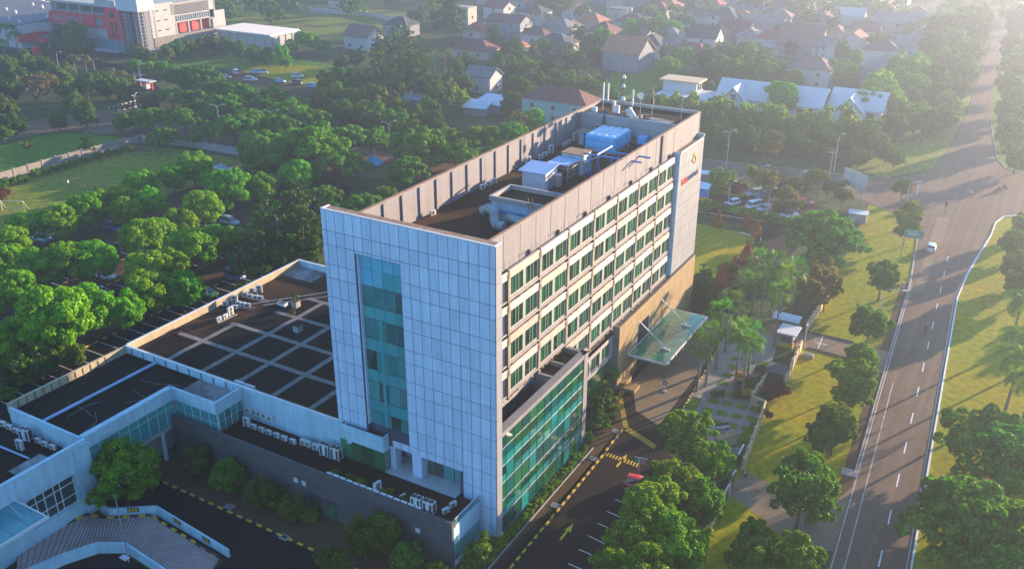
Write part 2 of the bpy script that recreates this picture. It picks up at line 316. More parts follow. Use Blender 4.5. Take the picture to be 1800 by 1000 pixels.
def ring_limbs(n, rad, z, seed):
    q = random.Random(seed); return [(rad * math.cos(2 * PI * i / n + q.uniform(-.3, .3)) * q.uniform(.6, 1), rad * math.sin(2 * PI * i / n) * q.uniform(.6, 1), z * q.uniform(.85, 1.1)) for i in range(n)]
# dense round-headed parking trees: unit crown radius about 3.3 m
for i in range(4):
    q = random.Random(40 + i)
    sh = [(q.uniform(-.3, .3), q.uniform(-.3, .3), 4.1, 3.2, 3.2, 2.7)] + [(1.7 * math.cos(a), 1.7 * math.sin(a), 3.8 + q.uniform(-.4, .6), 1.6, 1.6, 1.6) for a in [q.uniform(0, 6.28) for _ in range(3)]]
    proto('round', i, trunk_mesh('trunk', 2.3, .16, ring_limbs(5, 1.6, 4.2, i), seed=i), crown_mesh('crown', 'leaf_round', 100 + i, sh, 110, 12000, .34, (.2, .3), -.85))
# broad irregular street trees
for i in range(4):
    q = random.Random(80 + i)
    sh = [(q.uniform(-.5, .5), q.uniform(-.5, .5), 5.2, 2.6, 2.6, 2.9)] + [(q.uniform(1.2, 2.3) * math.cos(a), q.uniform(1.2, 2.3) * math.sin(a), q.uniform(3.4, 6.8), 1.6, 1.6, 1.4) for a in [k * 1.05 + q.uniform(-.3, .3) for k in range(6)]]
    proto('street', i, trunk_mesh('trunk', 2.8, .17, ring_limbs(6, 1.8, 5.4, i + 9), seed=i + 5), crown_mesh('crown', 'leaf_street', 200 + i, sh, 80, 11500, .40, (.22, .38), -.8, .7))
# the same habit with brighter leaves, for the bays
for i in range(3):
    q = random.Random(90 + i)
    sh = [(q.uniform(-.5, .5), q.uniform(-.5, .5), 5.0, 2.5, 2.5, 2.6)] + [(q.uniform(1.3, 2.4) * math.cos(a), q.uniform(1.3, 2.4) * math.sin(a), q.uniform(3.6, 6.6), 1.5, 1.5, 1.3) for a in [k * 1.05 + q.uniform(-.3, .3) for k in range(6)]]
    proto('bay', i, trunk_mesh('trunk', 2.8, .16, ring_limbs(6, 1.8, 5.2, i + 14), seed=i + 8), crown_mesh('crown', 'leaf_bay', 230 + i, sh, 80, 11000, .36, (.2, .36), -.7, .75))
# spreading feathery trees in flat layers
for i in range(3):
    q = random.Random(120 + i); sh = []
    for k in range(11):
        a = k * 2.4 + q.uniform(-.3, .3); rr = 4.6 * math.sqrt((k + .4) / 11)
        sh.append((rr * math.cos(a), rr * math.sin(a), 6.4 - .13 * rr * rr + q.uniform(-.8, .5), q.uniform(1.8, 2.6), q.uniform(1.8, 2.6), 1.25))
    proto('feather', i, trunk_mesh('trunk', 3.0, .26, [(e[0], e[1], e[2] - .3) for e in sh], seed=i + 30, lean=.4), crown_mesh('crown', 'leaf_feather', 300 + i, sh, 120, 14000, .42, (.3, .46), -.6, .5))
# tall dark layered trees
for i in range(3):
    q = random.Random(160 + i); sh = []
    for k in range(12):
        z = 3.2 + k * .75; rr = (1 - (k / 13) ** 1.6) * 3.1; a = k * 2.3
        sh.append((rr * .55 * math.cos(a), rr * .55 * math.sin(a), z, rr * .75 + .5, rr * .75 + .5, .8))
    proto('layered', i, trunk_mesh('trunk', 9.5, .2, [(e[0] * 1.5, e[1] * 1.5, e[2]) for e in sh[:8]], seed=i + 60, lean=.1), crown_mesh('crown', 'leaf_dark', 400 + i, sh, 90, 8000, .42, (.24, .42), -.4, .55))
# mixed belt trees
for i in range(4):
    q = random.Random(200 + i)
    sh = [(0, 0, 4.5, 2.7, 2.7, 3.2)] + [(1.9 * math.cos(a), 1.9 * math.sin(a), q.uniform(2.4, 6.2), 1.7, 1.7, 1.6) for a in [q.uniform(0, 6.28) for _ in range(5)]]
    proto('belt', i, trunk_mesh('trunk', 3.2, .19, ring_limbs(5, 1.6, 5, i + 20), seed=i + 70), crown_mesh('crown', 'leaf_belt', 500 + i, sh, 60, 7500, .46, (.26, .44), -.9, .65))
# upright lime shrubs
for i in range(3):
    q = random.Random(240 + i); sh = [(q.uniform(-.8, .8), q.uniform(-.8, .8), q.uniform(1.2, 3.2), .8, .8, 1.5) for _ in range(6)]
    proto('lime', i, trunk_mesh('trunk', 1.2, .09, ring_limbs(4, .6, 2.4, i), seed=i), crown_mesh('crown', 'leaf_lime', 600 + i, sh, 40, 3200, .34, (.3, .5), -.8, .7))
# small loose golden-green trees
for i in range(2):
    q = random.Random(280 + i); sh = [(q.uniform(-1, 1), q.uniform(-1, 1), q.uniform(2.2, 4.0), 1.3, 1.3, 1.1) for _ in range(6)]
    proto('loose', i, trunk_mesh('trunk', 1.8, .1, ring_limbs(5, 1.1, 3.2, i), seed=i + 3), crown_mesh('crown', 'leaf_gold', 650 + i, sh, 40, 3400, .34, (.25, .45), -.6, .8))
# half-bare dry tree
q = random.Random(5); sh = [(q.uniform(-3, 3), q.uniform(-3, 3), q.uniform(5, 7), 1.2, 1.2, .6) for _ in range(14)]
proto('dry', 0, trunk_mesh('trunk', 3, .25, [(e[0], e[1], e[2]) for e in sh], seed=77), crown_mesh('crown', 'leaf_dry', 690, sh, 60, 2400, .36, (.3, .5), -.5, .9))
# low shrubs
for i in range(3):
    q = random.Random(300 + i); sh = [(q.uniform(-.5, .5), q.uniform(-.5, .5), q.uniform(.45, .9), .6, .6, .5) for _ in range(5)]
    tm = MB(); [tm.tube([(0, 0, -.1), (.3 * math.cos(a), .3 * math.sin(a), .8)], [.05, .02], 5) for a in (0, 1.6, 3.1, 4.7)]
    tm = tm.mesh('stem', 'bark')
    proto('shrub', i, tm, crown_mesh('foliage', 'leaf_dark', 700 + i, sh, 26, 1300, .26, (.3, .5), -.6, .7))
    proto('hedge', i, tm, crown_mesh('foliage', 'leaf_hedge', 720 + i, sh, 26, 1500, .24, (.3, .5), -.6, .7))
    proto('rusty', i, tm, crown_mesh('foliage', 'leaf_rust', 740 + i, sh, 26, 1300, .24, (.3, .5), -.6, .7))
    proto('yellow', i, tm, crown_mesh('foliage', 'leaf_yellow', 760 + i, [(0, 0, .65, .75, .75, .6)], 20, 1400, .2, (.3, .5), -.6, .5))
rng = np.random.default_rng(780); t_ = rng.random(5200); a_ = rng.uniform(0, 6.283, 5200)     # clipped cone: leaves on a turned outline
rr_ = 1.0 * np.sqrt(np.clip(1 - t_, 0, 1)) * (.75 + .55 * np.sin(np.pi * np.clip(t_ * 1.15, 0, 1)) * (1 - t_)) + .03
P_ = np.stack([rr_ * np.cos(a_), rr_ * np.sin(a_), .1 + 3.1 * t_], 1) + rng.normal(0, .03, (5200, 3)); N_ = np.stack([np.cos(a_), np.sin(a_), np.full(5200, .35)], 1)
proto('cone', 0, tm, npmesh('foliage', *leaf_quads(P_, N_, .17, rng, .6, .35), 'leaf_orange'))
# fan palm
def fan_palm(i, h):
    rng = np.random.default_rng(900 + i); V = []; F = []
    for k in range(34):
        a = rng.uniform(0, 6.283); el = rng.uniform(-.85, 1.3); L = rng.uniform(.9, 1.5)
        d = np.array((math.cos(a) * math.cos(el), math.sin(a) * math.cos(el), math.sin(el))); side = np.array((-math.sin(a), math.cos(a), 0)); up = np.cross(d, side)
        hub = np.array((0, 0, h)) + d * L
        for j in range(11):                        # the blades of one fan
            t = (j - 5) / 5 * 1.5; dd = d * math.cos(t) + side * math.sin(t); ln = rng.uniform(.9, 1.3) * (1.2 - .2 * abs(t))
            w = side * math.cos(t) - d * math.sin(t); tip = hub + dd * ln - np.array((0, 0, .28 * ln)); mid = hub + dd * ln * .55
            n = len(V); V += [hub, mid - w * .055, tip, mid + w * .055]; F.append((n, n + 1, n + 2, n + 3))
        n = len(V); V += [np.array((0, 0, h)), hub - side * .02, hub + up * .03, hub + side * .02]; F.append((n, n + 1, n + 2, n + 3))
    tr = MB().tube([(0, 0, -.2), (.05, .02, h * .5), (0, 0, h + .1)], [.21, .15, .13], 8).mesh('trunk', 'palm_bark')
    proto('fanpalm', i, tr, npmesh('crown', V, F, 'leaf_palm'))
for i, h in enumerate((8.2, 7.2, 9.2)): fan_palm(i, h)
# feather palm
def feather_palm(kind, i, h, L0, m, nf=17):
    rng = np.random.default_rng(950 + i); V = []; F = []
    for k in range(nf):
        a = 2.399 * k + rng.uniform(-.2, .2); el = rng.uniform(.05, 1.15); L = L0 * rng.uniform(.85, 1.1)
        hd = np.array((math.cos(a), math.sin(a), 0)); side = np.array((-math.sin(a), math.cos(a), 0)); prev = np.array((0, 0, h)); e = el
        for j in range(9):
            d = hd * math.cos(e) + np.array((0, 0, math.sin(e))); nx = prev + d * L / 9; e -= .27
            for s in (-1, 1):
                for q in (0.0, .5):
                    p0 = prev + (nx - prev) * q; ln = L * .24 * math.sin(PI * (j + 1.2) / 10.5)
                    tip = p0 + side * s * ln * .8 + d * ln * .5 - np.array((0, 0, ln * .42)); w = d * .11
                    n = len(V); V += [p0, (p0 + tip) / 2 - w, tip, (p0 + tip) / 2 + w]; F.append((n, n + 1, n + 2, n + 3))
            n = len(V); V += [prev - side * .03, prev + side * .03, nx + side * .03, nx - side * .03]; F.append((n, n + 1, n + 2, n + 3)); prev = nx
    tr = MB().tube([(0, 0, -.2), (.15, .1, h * .5), (0, 0, h)], [.24, .18, .15], 8).mesh('trunk', 'palm_bark')
    proto(kind, i, tr, npmesh('crown', V, F, m))
for i, h in enumerate((7.0, 8.5)): feather_palm('plume', i, h, 4.2, 'leaf_feather', 22)
for i, h in enumerate((6.5, 8.0)): feather_palm('coco', i, h, 3.6, 'leaf_coco', 15)
for i in range(2): feather_palm('banana', i, 2.2, 2.8, 'leaf_coco', 9)

TN = {'bay': 'leafy_tree', 'round': 'shade_tree', 'street': 'street_tree', 'feather': 'rain_tree', 'layered': 'layered_tree', 'belt': 'broadleaf_tree', 'lime': 'tall_shrub', 'loose': 'small_tree', 'dry': 'dry_tree',
      'shrub': 'shrub', 'hedge': 'hedge_bush', 'rusty': 'shrub', 'yellow': 'flower_bush', 'cone': 'topiary_cone', 'fanpalm': 'fan_palm', 'plume': 'feather_palm', 'coco': 'coconut_palm', 'banana': 'banana_plant'}
RT = random.Random(17)
def tree(kind, xy, sc, label, group=None, var=None, zs=None, z=0.0, cat=None):
    p = PROTO[kind]; tr, cr = p[RT.randrange(len(p)) if var is None else var % len(p)]
    low = kind in ('shrub', 'hedge', 'rusty', 'yellow', 'cone', 'lime')
    c = cat or ('palm' if 'palm' in TN[kind] else 'plant' if kind == 'banana' else 'bush' if low else 'tree')
    if kind in ('feather', 'layered', 'belt'): sc *= 1.08; z -= .3 * sc
    if kind == 'round': sc *= 1.07
    if kind == 'street': sc *= .92
    o = thing(TN[kind], label, c, (xy[0], xy[1], z), RT.uniform(0, 6.28), group, (sc, sc, sc * (zs or RT.uniform(.92, 1.1))))
    sub(o, tr.name.split('.')[0], tr); sub(o, cr.name.split('.')[0], cr)
    return o


# ================================================================== ground, roads, lawns
def sheet(name, poly, z, m, label=None):
    return struct(name, MB().sheet(poly, z), m, label)
sheet('ground', [(-3500, -3500), (3500, -3500), (3500, 3500), (-3500, 3500)], 0.0, 'scrub')
# the main road runs along x = 33..41, turning very slightly to the left as it goes north
def xl(y): return 33.1 - 0.0498 * (y - 14.6)
def xr(y): return 40.8 - 0.0490 * (y - 19.1)
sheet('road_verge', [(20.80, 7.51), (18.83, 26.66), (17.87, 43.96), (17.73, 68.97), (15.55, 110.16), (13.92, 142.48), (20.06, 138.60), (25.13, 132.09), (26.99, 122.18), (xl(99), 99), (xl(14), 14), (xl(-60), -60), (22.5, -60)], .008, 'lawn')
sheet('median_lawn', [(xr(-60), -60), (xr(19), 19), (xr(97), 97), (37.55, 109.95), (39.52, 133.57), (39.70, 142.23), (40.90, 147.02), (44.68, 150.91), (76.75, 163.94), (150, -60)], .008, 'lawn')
sheet('far_verge', [(13.96, 164.04), (22.73, 176.81), (23.92, 203.62), (23.00, 252.71), (22.32, 280.79), (8.96, 283.35), (7.21, 204.00), (4.31, 164.86)], .008, 'drygrass')
sheet('far_median', [(42.81, 185.30), (38.58, 187.25), (36.16, 195.11), (34.82, 205.48), (31.47, 233.02), (27.87, 284.08), (23.66, 384.46), (25.36, 505.82), (161.51, 613.97), (102.39, 206.75)], .008, 'grass')
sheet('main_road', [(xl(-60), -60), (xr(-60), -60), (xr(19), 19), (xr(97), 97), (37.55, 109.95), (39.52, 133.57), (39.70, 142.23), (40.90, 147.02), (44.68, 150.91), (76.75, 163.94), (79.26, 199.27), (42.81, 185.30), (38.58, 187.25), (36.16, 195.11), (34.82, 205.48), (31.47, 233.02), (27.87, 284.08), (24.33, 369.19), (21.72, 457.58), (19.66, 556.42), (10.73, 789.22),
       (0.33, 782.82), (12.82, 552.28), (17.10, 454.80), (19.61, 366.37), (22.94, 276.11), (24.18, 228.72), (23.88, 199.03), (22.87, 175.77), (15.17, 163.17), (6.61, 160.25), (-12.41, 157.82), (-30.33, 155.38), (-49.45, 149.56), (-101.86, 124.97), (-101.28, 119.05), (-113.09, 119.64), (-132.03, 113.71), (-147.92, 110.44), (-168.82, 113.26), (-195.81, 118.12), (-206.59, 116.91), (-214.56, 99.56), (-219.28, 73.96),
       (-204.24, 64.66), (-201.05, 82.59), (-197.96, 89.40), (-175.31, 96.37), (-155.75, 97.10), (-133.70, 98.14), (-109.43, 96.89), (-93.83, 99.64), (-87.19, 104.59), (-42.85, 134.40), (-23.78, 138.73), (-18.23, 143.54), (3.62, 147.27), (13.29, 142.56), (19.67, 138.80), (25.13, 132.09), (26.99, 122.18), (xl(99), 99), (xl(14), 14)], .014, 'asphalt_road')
sheet('gate_road', [(-205.80, 115.63), (-195.81, 118.12), (-206.01, 135.57), (-233.72, 150.30), (-268.86, 163.39), (-301.16, 164.71), (-346.12, 157.25), (-335.06, 150.28), (-291.54, 155.19), (-261.91, 152.32), (-233.56, 143.77), (-217.44, 133.67)], .018, 'asphalt')
sheet('road_shoulder', [(xl(-60), -60), (xl(14), 14), (xl(99), 99), (xl(99) - 1.5, 99), (xl(14) - 1.5, 14), (xl(-60) - 1.5, -60)], .011, 'soil')
# painted lines on the main road
def stripline(b, pts, w, z):
    for (x0, y0), (x1, y1) in zip(pts, pts[1:]):
        d = math.hypot(x1 - x0, y1 - y0); nx, ny = -(y1 - y0) / d * w / 2, (x1 - x0) / d * w / 2
        b.sheet([(x0 + nx, y0 + ny), (x0 - nx, y0 - ny), (x1 - nx, y1 - ny), (x1 + nx, y1 + ny)], z)
b = MB()
for k in range(-13, 9):
    y = 51.3 + 8 * k - 1.5; stripline(b, [(36.25 - .0455 * (y - 51.3), y), (36.25 - .0455 * (y - 48.3), y + 3)], .15, .022)
struct('lane_dashes', b, 'paint_white')
b = MB(); stripline(b, [(xr(-60) - .35, -60), (xr(19) - .35, 19), (xr(97) - .35, 97), (37.24, 109.15), (39.17, 132.62)], .14, .022); stripline(b, [(xl(-60) + .25, -60), (xl(96) + .25, 96), (26.79, 122.06)], .13, .022)
struct('edge_lines', b, 'paint_worn')
b = MB(); stripline(b, [(xl(-60) + 1.55, -60), (xl(14) + 1.55, 14), (xl(60) + 1.5, 60)], .12, .022); struct('shoulder_line', b, 'paint_worn')
b = MB(); b.sheet([(xl(96) + 1.0, 96), (xl(96) + 2.6, 96), (xl(118) + 2.8, 118), (xl(118) + 1.2, 118)], .019); b.sheet([(xl(122) + 1.2, 122), (xl(122) + 3.6, 122), (xl(140) + 4.0, 140), (xl(140) + 1.6, 140)], .019); struct('road_patch', b, 'concrete_drive')
# kerbs along the road
def kerb_path(name, pts, m='concrete', w=.2, h=.14, label=None):
    b = MB()
    for (x0, y0), (x1, y1) in zip(pts, pts[1:]):
        d = math.hypot(x1 - x0, y1 - y0); b.box(((x0 + x1) / 2, (y0 + y1) / 2, h / 2), (d + w * .5, w, h), math.atan2(y1 - y0, x1 - x0))
    return struct(name, b, m, label)
kerb_path('road_kerb', [(xr(-60) + .1, -60), (xr(19) + .1, 19), (xr(97) + .1, 97), (37.55, 109.95), (39.52, 133.57), (39.70, 142.23), (40.90, 147.02), (44.68, 150.91)], 'paint_white', .22, .2)
kerb_path('road_kerb', [(xl(-60) - .1, -60), (xl(14) - .1, 14)], 'concrete')
kerb_path('road_kerb', [(xl(34) - .1, 34), (xl(99) - .1, 99), (26.79, 122.06), (24.92, 131.97), (19.74, 138.41), (14.00, 142.07)], 'concrete')
kerb_path('road_kerb', [(42.84, 184.77), (38.62, 186.71), (36.20, 194.53), (34.82, 205.48), (31.47, 233.02)], 'concrete')
kerb_path('road_kerb', [(15.09, 163.65), (6.52, 160.73), (-12.55, 158.30), (-29.69, 155.76)], 'concrete')
# ---- hospital forecourt
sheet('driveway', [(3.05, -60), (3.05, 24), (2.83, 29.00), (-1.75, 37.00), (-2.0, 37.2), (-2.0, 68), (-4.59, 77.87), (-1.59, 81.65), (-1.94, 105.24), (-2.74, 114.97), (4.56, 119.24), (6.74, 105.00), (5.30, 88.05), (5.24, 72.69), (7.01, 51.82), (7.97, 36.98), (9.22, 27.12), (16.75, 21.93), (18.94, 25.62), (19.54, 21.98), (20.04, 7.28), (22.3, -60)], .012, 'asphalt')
sheet('drop_off', [(-1.24, 41.44), (-0.73, 55.91), (-0.00, 69.63), (4.87, 70.68), (6.39, 53.11), (6.69, 31.90), (2.53, 33.82)], .017, 'concrete_drive')
sheet('exit_road', [(19.47, 22.20), (19.80, 27.78), (25.09, 25.99), (30.11, 23.51), (xl(31), 31), (xl(18), 18), (29.39, 15.88), (24.53, 19.43)], .012, 'concrete_drive')
sheet('gate_drive', [(17.54, 63.90), (17.33, 69.90), (21.82, 70.89), (24.67, 70.05), (xl(70), 70), (xl(62), 62), (24.11, 64.29)], .012, 'concrete_drive')
sheet('gate_approach', [(17.54, 63.90), (17.33, 69.90), (14.54, 71.36), (11.03, 70.29), (11.05, 66.23), (15.21, 64.54)], .0125, 'concrete_drive')
sheet('service_road', [(3.05, -60), (3.05, -12.2), (-2, -11.2), (-48, -10.6), (-48, -17.5), (-40, -16.5), (-24.5, -17.2), (-24, -60)], .0115, 'asphalt_dark')
sheet('planting_bed', [(3.05, -12.2), (3.05, 24), (2.83, 29.00), (-1.75, 37.00), (-2.0, 37.2), (-.2, 22.5), (-.2, .2), (-2.2, -.1), (-2.2, -5.6), (-48, -5.6), (-48, -10.6), (-2, -11.2)], .006, 'soil')
sheet('sidewalk', [(1.15, -8), (2.85, -8), (2.85, 24), (2.36, 28.73), (3.10, 22.52)], .010, 'asphalt')
def striped_kerb(pts, label, period=1.36, w=.2, h=.16, z=0.0, first=.0):
    b = MB(); segs = list(zip(pts, pts[1:]))
    for (x0, y0), (x1, y1) in segs:
        d = math.hypot(x1 - x0, y1 - y0); b.box(((x0 + x1) / 2, (y0 + y1) / 2, z + h / 2), (d + .05, w, h), math.atan2(y1 - y0, x1 - x0))
    k = struct('striped_kerb', b, 'kerb_black', label)
    me = MB().box((0, 0, 0), (period * .52, w + .02, h + .012)).mesh('kerb_block', 'paint_yellow')
    for (x0, y0), (x1, y1) in segs:
        d = math.hypot(x1 - x0, y1 - y0); n = max(1, int(d / period)); a = math.atan2(y1 - y0, x1 - x0)
        for i in range(n):
            t = (i + .5) / n; put('kerb_block', me, k, (x0 + (x1 - x0) * t, y0 + (y1 - y0) * t, z + h / 2 + .006), a)
    return k
striped_kerb([(3.35, -14), (3.05, 22), (2.9, 24.2), (2.83, 29.00)], 'yellow and black kerb along the driveway beside the glass wing')
striped_kerb([(-1, -11.2), (-48, -10.7)], 'yellow and black kerb below the dark stone wall', 1.55)
striped_kerb([(8.08, 36.70), (7.01, 51.82), (6.21, 59.97)], 'thin yellow kerb between drop-off and paved garden', 1.0, .14, .12)
striped_kerb([(12.2, 25.5), (14.2, 25.5), (14.6, 20.5)], 'short striped kerb island at the head of the parking bays')
striped_kerb([(18.84, 25.02), (19.11, 27.65), (19.68, 27.70), (20.48, 26.51)], 'short yellow kerb at the exit gate', .9)
# yellow hatching and speed hump
def hatch(name, poly_a, poly_b, n, z, label):
    """bars between two edges"""
    b = MB(); L = lambda p, q, t: (p[0] + (q[0] - p[0]) * t, p[1] + (q[1] - p[1]) * t)
    for i in range(n):
        t0, t1 = i / n, (i + .5) / n; b.sheet([L(*poly_a, t0), L(*poly_a, t1), L(*poly_b, t1), L(*poly_b, t0)], z)
    return struct(name, b, 'paint_yellow', label)
hatch('hatching', ((-1.68, 37.05), (-1.26, 40.85)), ((-0.80, 36.28), (-0.65, 40.26)), 14, .024, 'yellow hatching at the entrance wall')
hatch('hatching', ((-1.55, 36.76), (2.87, 28.71)), ((-0.66, 36.36), (3.36, 29.31)), 22, .024, None)
hatch('hatching', ((3.12, 28.53), (8.29, 26.28)), ((3.37, 29.48), (8.34, 27.36)), 20, .024, None)
hatch('speed_hump', ((2.99, 21.87), (8.06, 21.51)), ((2.98, 22.60), (7.98, 22.45)), 12, .024, 'yellow striped speed hump across the driveway')
def arrow(px, L=3.2):
    x, y = px; b = MB().add([(x - .16, y - L / 2, .024), (x + .16, y - L / 2, .024), (x + .12, y + .15, .024), (x + .45, y + .1, .024), (x + .05, y + L / 2, .024), (x - .4, y + .1, .024), (x - .1, y + .15, .024)], [(0, 1, 2, 3, 4, 5, 6)])
    struct('lane_arrow', b, 'paint_yellow')
arrow((5.78, 5.96)); arrow((5.61, 21.93)); 
b = MB(); b.tube([(9.8, 28.2, .024), (9.2, 29.5, .024), (9.6, 31, .024), (10.6, 31.6, .024)], .12, 4); struct('lane_arrow', b, 'paint_yellow')
b = MB()
for (px0, px1) in [((8.10, 16.77), (10.72, 16.60)), ((8.12, 14.20), (10.61, 13.89)), ((8.18, 11.62), (10.63, 11.35)), ((8.18, 9.10), (10.73, 8.84)), ((8.22, 6.58), (10.66, 6.20)), ((8.29, 3.95), (11.50, 3.78)), ((8.34, 1.32), (11.24, 1.14))]:
    stripline(b, [px0, (px0[0] + (px1[0] - px0[0]) * 1.6, px0[1] + (px1[1] - px0[1]) * 1.6)], .12, .022)
struct('bay_lines', b, 'paint_white')
# drain covers beside the kerb
gm = MB(); gm.bb(-.55, -.42, 0, .55, .42, .05); gm = gm.mesh('frame', 'concrete'); gi = MB()
for i in range(7): gi.bb(-.42 + i * .13, -.3, .05, -.36 + i * .13, .3, .058)
gi = gi.mesh('grate', 'dark_metal')
for i, (p, w) in enumerate([((2.46, 9.53), 'nearest the camera beside the driveway kerb'), ((2.35, 20.47), 'beside the speed hump'), ((2.30, 27.73), 'at the end of the hedge'), ((-21.43, -10.98), 'beside the kerb under the dark stone wall'), ((-30.86, -10.08), 'on the shaded service lane'), ((-20.40, -10.15), 'next to the first grate of the service lane')][:5]):
    o = thing('drain_cover', 'square concrete drain cover ' + w, 'drain cover', (p[0], p[1], .012), .03, 'drain covers'); sub(o, 'frame', gm); sub(o, 'grate', gi)
# road drain slabs on the verge and the garden
for i, (p, sx, sy, w) in enumerate([((31.49, 33.88), 2.0, 1.6, 'pale drain slab at the edge of the main road'), ((17.50, 31.34), 1.5, 1.3, 'diamond-shaped manhole slab on the garden lawn by the exit gate'), ((8.52, 37.30), 1.1, .9, 'square pale slab on the garden edge nearer the trees'), ((8.53, 41.71), 1.0, .8, 'square pale slab on the garden edge nearer the palms'), ((19.48, 61.80), 1.6, .9, 'low grey stone plinth on the verge by the entrance gate')]):
    h = .5 if i == 4 else .08
    o = thing('slab', w, 'slab', (p[0], p[1], .01), .5 if i == 1 else .05); o2 = MB().bb(-sx / 2, -sy / 2, 0, sx / 2, sy / 2, h).mesh('base', 'concrete'); sub(o, 'base', o2)
    sub(o, 'lid', MB().bb(-sx * .36, -sy * .36, h, sx * .36, sy * .36, h + .03).mesh('lid', 'pavement'))

# ---- entrance garden with its grid of lawn squares between pale paths
sheet('garden_paving', [(8.13, 36.56), (7.07, 51.65), (6.21, 59.97), (6.24, 69.47), (13.89, 66.73), (15.51, 53.74), (15.59, 44.21), (17.96, 42.80), (19.28, 28.03), (17.29, 25.07), (11.46, 30.40)], .010, 'pavement')
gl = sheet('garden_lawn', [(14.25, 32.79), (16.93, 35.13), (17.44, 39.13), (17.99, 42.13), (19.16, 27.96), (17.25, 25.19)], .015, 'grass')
me = MB().bb(-.72, -.62, 0, .72, .62, .05).mesh('lawn_square', 'grass'); n = 0
gp = thing('paved_garden', 'grid of small lawn squares set in pale paths under the palms', 'garden', (14.5, 44, .01))
A0 = (10.50, 33.47); A1 = (9.05, 55.51)
for r_ in range(9):
    for c_ in range(4):
        x = A0[0] + (A1[0] - A0[0]) * r_ / 8 + 1.1 + c_ * 1.95; y = A0[1] + (A1[1] - A0[1]) * r_ / 8 + .3 * c_
        if (r_, c_) in ((0, 0), (1, 0)): continue
        put('lawn_square', me, gp, (x - 14.5, y - 44, .004), -.03)
sheet('garden_corner_lawn', [(8.08, 36.70), (8.01, 42.69), (9.39, 41.68), (9.91, 35.08)], .016, 'grass')
sheet('side_lawn', [(-5.37, 78.85), (-15.95, 109.61), (-6.10, 109.12), (-1.47, 108.07), (-1.75, 82.14)], .010, 'lawn')
sheet('visitor_car_park', [(-18.08, 116.66), (-21.54, 129.10), (-13.00, 131.28), (1.81, 134.47), (12.06, 133.05), (12.22, 115.35), (4.56, 119.24), (-4.09, 114.57), (-8.80, 113.80)], .0105, 'asphalt')
sheet('car_park_island', [(-19.91, 124.45), (-11.08, 125.12), (1.51, 125.60), (2.42, 122.00), (-9.48, 120.00), (-18.30, 119.13)], .0135, 'grass')
kerb_path('island_kerb', [(-17.97, 116.72), (-8.60, 117.17), (3.13, 119.20)], 'brick_gold', .3, .2)
kerb_path('island_kerb', [(-6.00, 108.80), (-1.27, 108.19), (1.17, 96.66)], 'paint_white', .15, .15)
kerb_path('gate_kerb', [(16.12, 69.90), (20.13, 70.37), (24.63, 70.25)], 'kerb_black', .25, .18)
kerb_path('gate_kerb', [(18.79, 64.63), (21.90, 64.49), (24.95, 64.36)], 'kerb_black', .25, .18)
b = MB(); stripline(b, [(20.19, 65.45), (19.89, 70.23)], .15, .022); stripline(b, [(19.22, 67.32), (21.30, 67.20)], .15, .022); struct('gate_lines', b, 'paint_white')

# ---- left side: staff car park, football field, lawns
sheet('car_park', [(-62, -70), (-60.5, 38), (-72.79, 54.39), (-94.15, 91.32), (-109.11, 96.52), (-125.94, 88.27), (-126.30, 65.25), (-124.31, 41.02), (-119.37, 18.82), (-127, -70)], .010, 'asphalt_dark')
sheet('football_field', [(-154.44, 10.67), (-168.21, 50.81), (-166.90, 90.52), (-152.32, 93.98), (-134.37, 94.74), (-126.39, 89.11), (-126.93, 65.81), (-125.17, 41.67), (-120.37, 19.47), (-114.21, -0.83)], .007, 'drygrass')
sheet('corner_lawn', [(-165.16, 22.96), (-172.74, 53.79), (-171.50, 92.45), (-174.25, 94.91), (-196.87, 88.61), (-199.42, 81.46), (-197.70, 51.66)], .008, 'grass')
sheet('gate_lawn', [(-255.77, 171.18), (-252.61, 185.20), (-240.29, 206.82), (-202.91, 205.30), (-184.97, 200.54), (-175.01, 185.16), (-175.73, 173.78), (-219.67, 179.90), (-239.40, 173.18)], .008, 'grass')
sheet('sunny_pitch', [(-217.35, 177.59), (-218.30, 193.49), (-196.98, 198.42), (-182.74, 194.53), (-173.19, 175.29), (-183.77, 171.15)], .012, 'lawn')
sheet('dirt_track', [(-223.68, 173.83), (-215.07, 175.31), (-194.54, 171.33), (-179.58, 169.37), (-168.65, 165.56), (-169.48, 155.29), (-194.37, 162.72), (-214.30, 167.53)], .016, 'soil')
sheet('scrub_field', [(-343.64, 283.34), (-347.52, 311.82), (-312.83, 332.78), (-238.38, 334.76), (-223.33, 280.39), (-218.32, 253.03), (-235.30, 242.87), (-256.10, 251.46), (-312.04, 257.05)], .008, 'drygrass')
sheet('vacant_lot', [(-96.11, 243.62), (-93.00, 260.29), (-78.83, 256.30), (-71.80, 235.44), (-75.07, 208.35), (-85.00, 212.14)], .008, 'grass')
for k, (x0, x1) in enumerate([(-79.6, -74.6), (-96.6, -91.8), (-88.4, -93.0), (-112.6, -108), (-104.6, -109)]):
    b = MB()
    for i in range(30): stripline(b, [(x0, -20 + i * 2.7), (x1, -20 + i * 2.7)], .12, .020)
    struct('bay_lines', b, 'paint_white')
for k, (x0, x1, y1) in enumerate([(-88, -80, 52), (-104.2, -97, 84), (-127, -113, 80)]):
    b = MB().bb(x0, -30, 0, x1, y1, .16); struct('planting_strip', b, 'soil')
    for s_, x in enumerate((x1 + .1, x0 - .1)):
        if k == 2 and s_: continue
        striped_kerb([(x, -30), (x, y1)], ['striped kerb of the car park strip nearest the low roof', 'striped kerb of the middle car park strip', 'striped kerb of the car park strip along the field'][k] + (', far side' if s_ else ', near side'), 1.8)


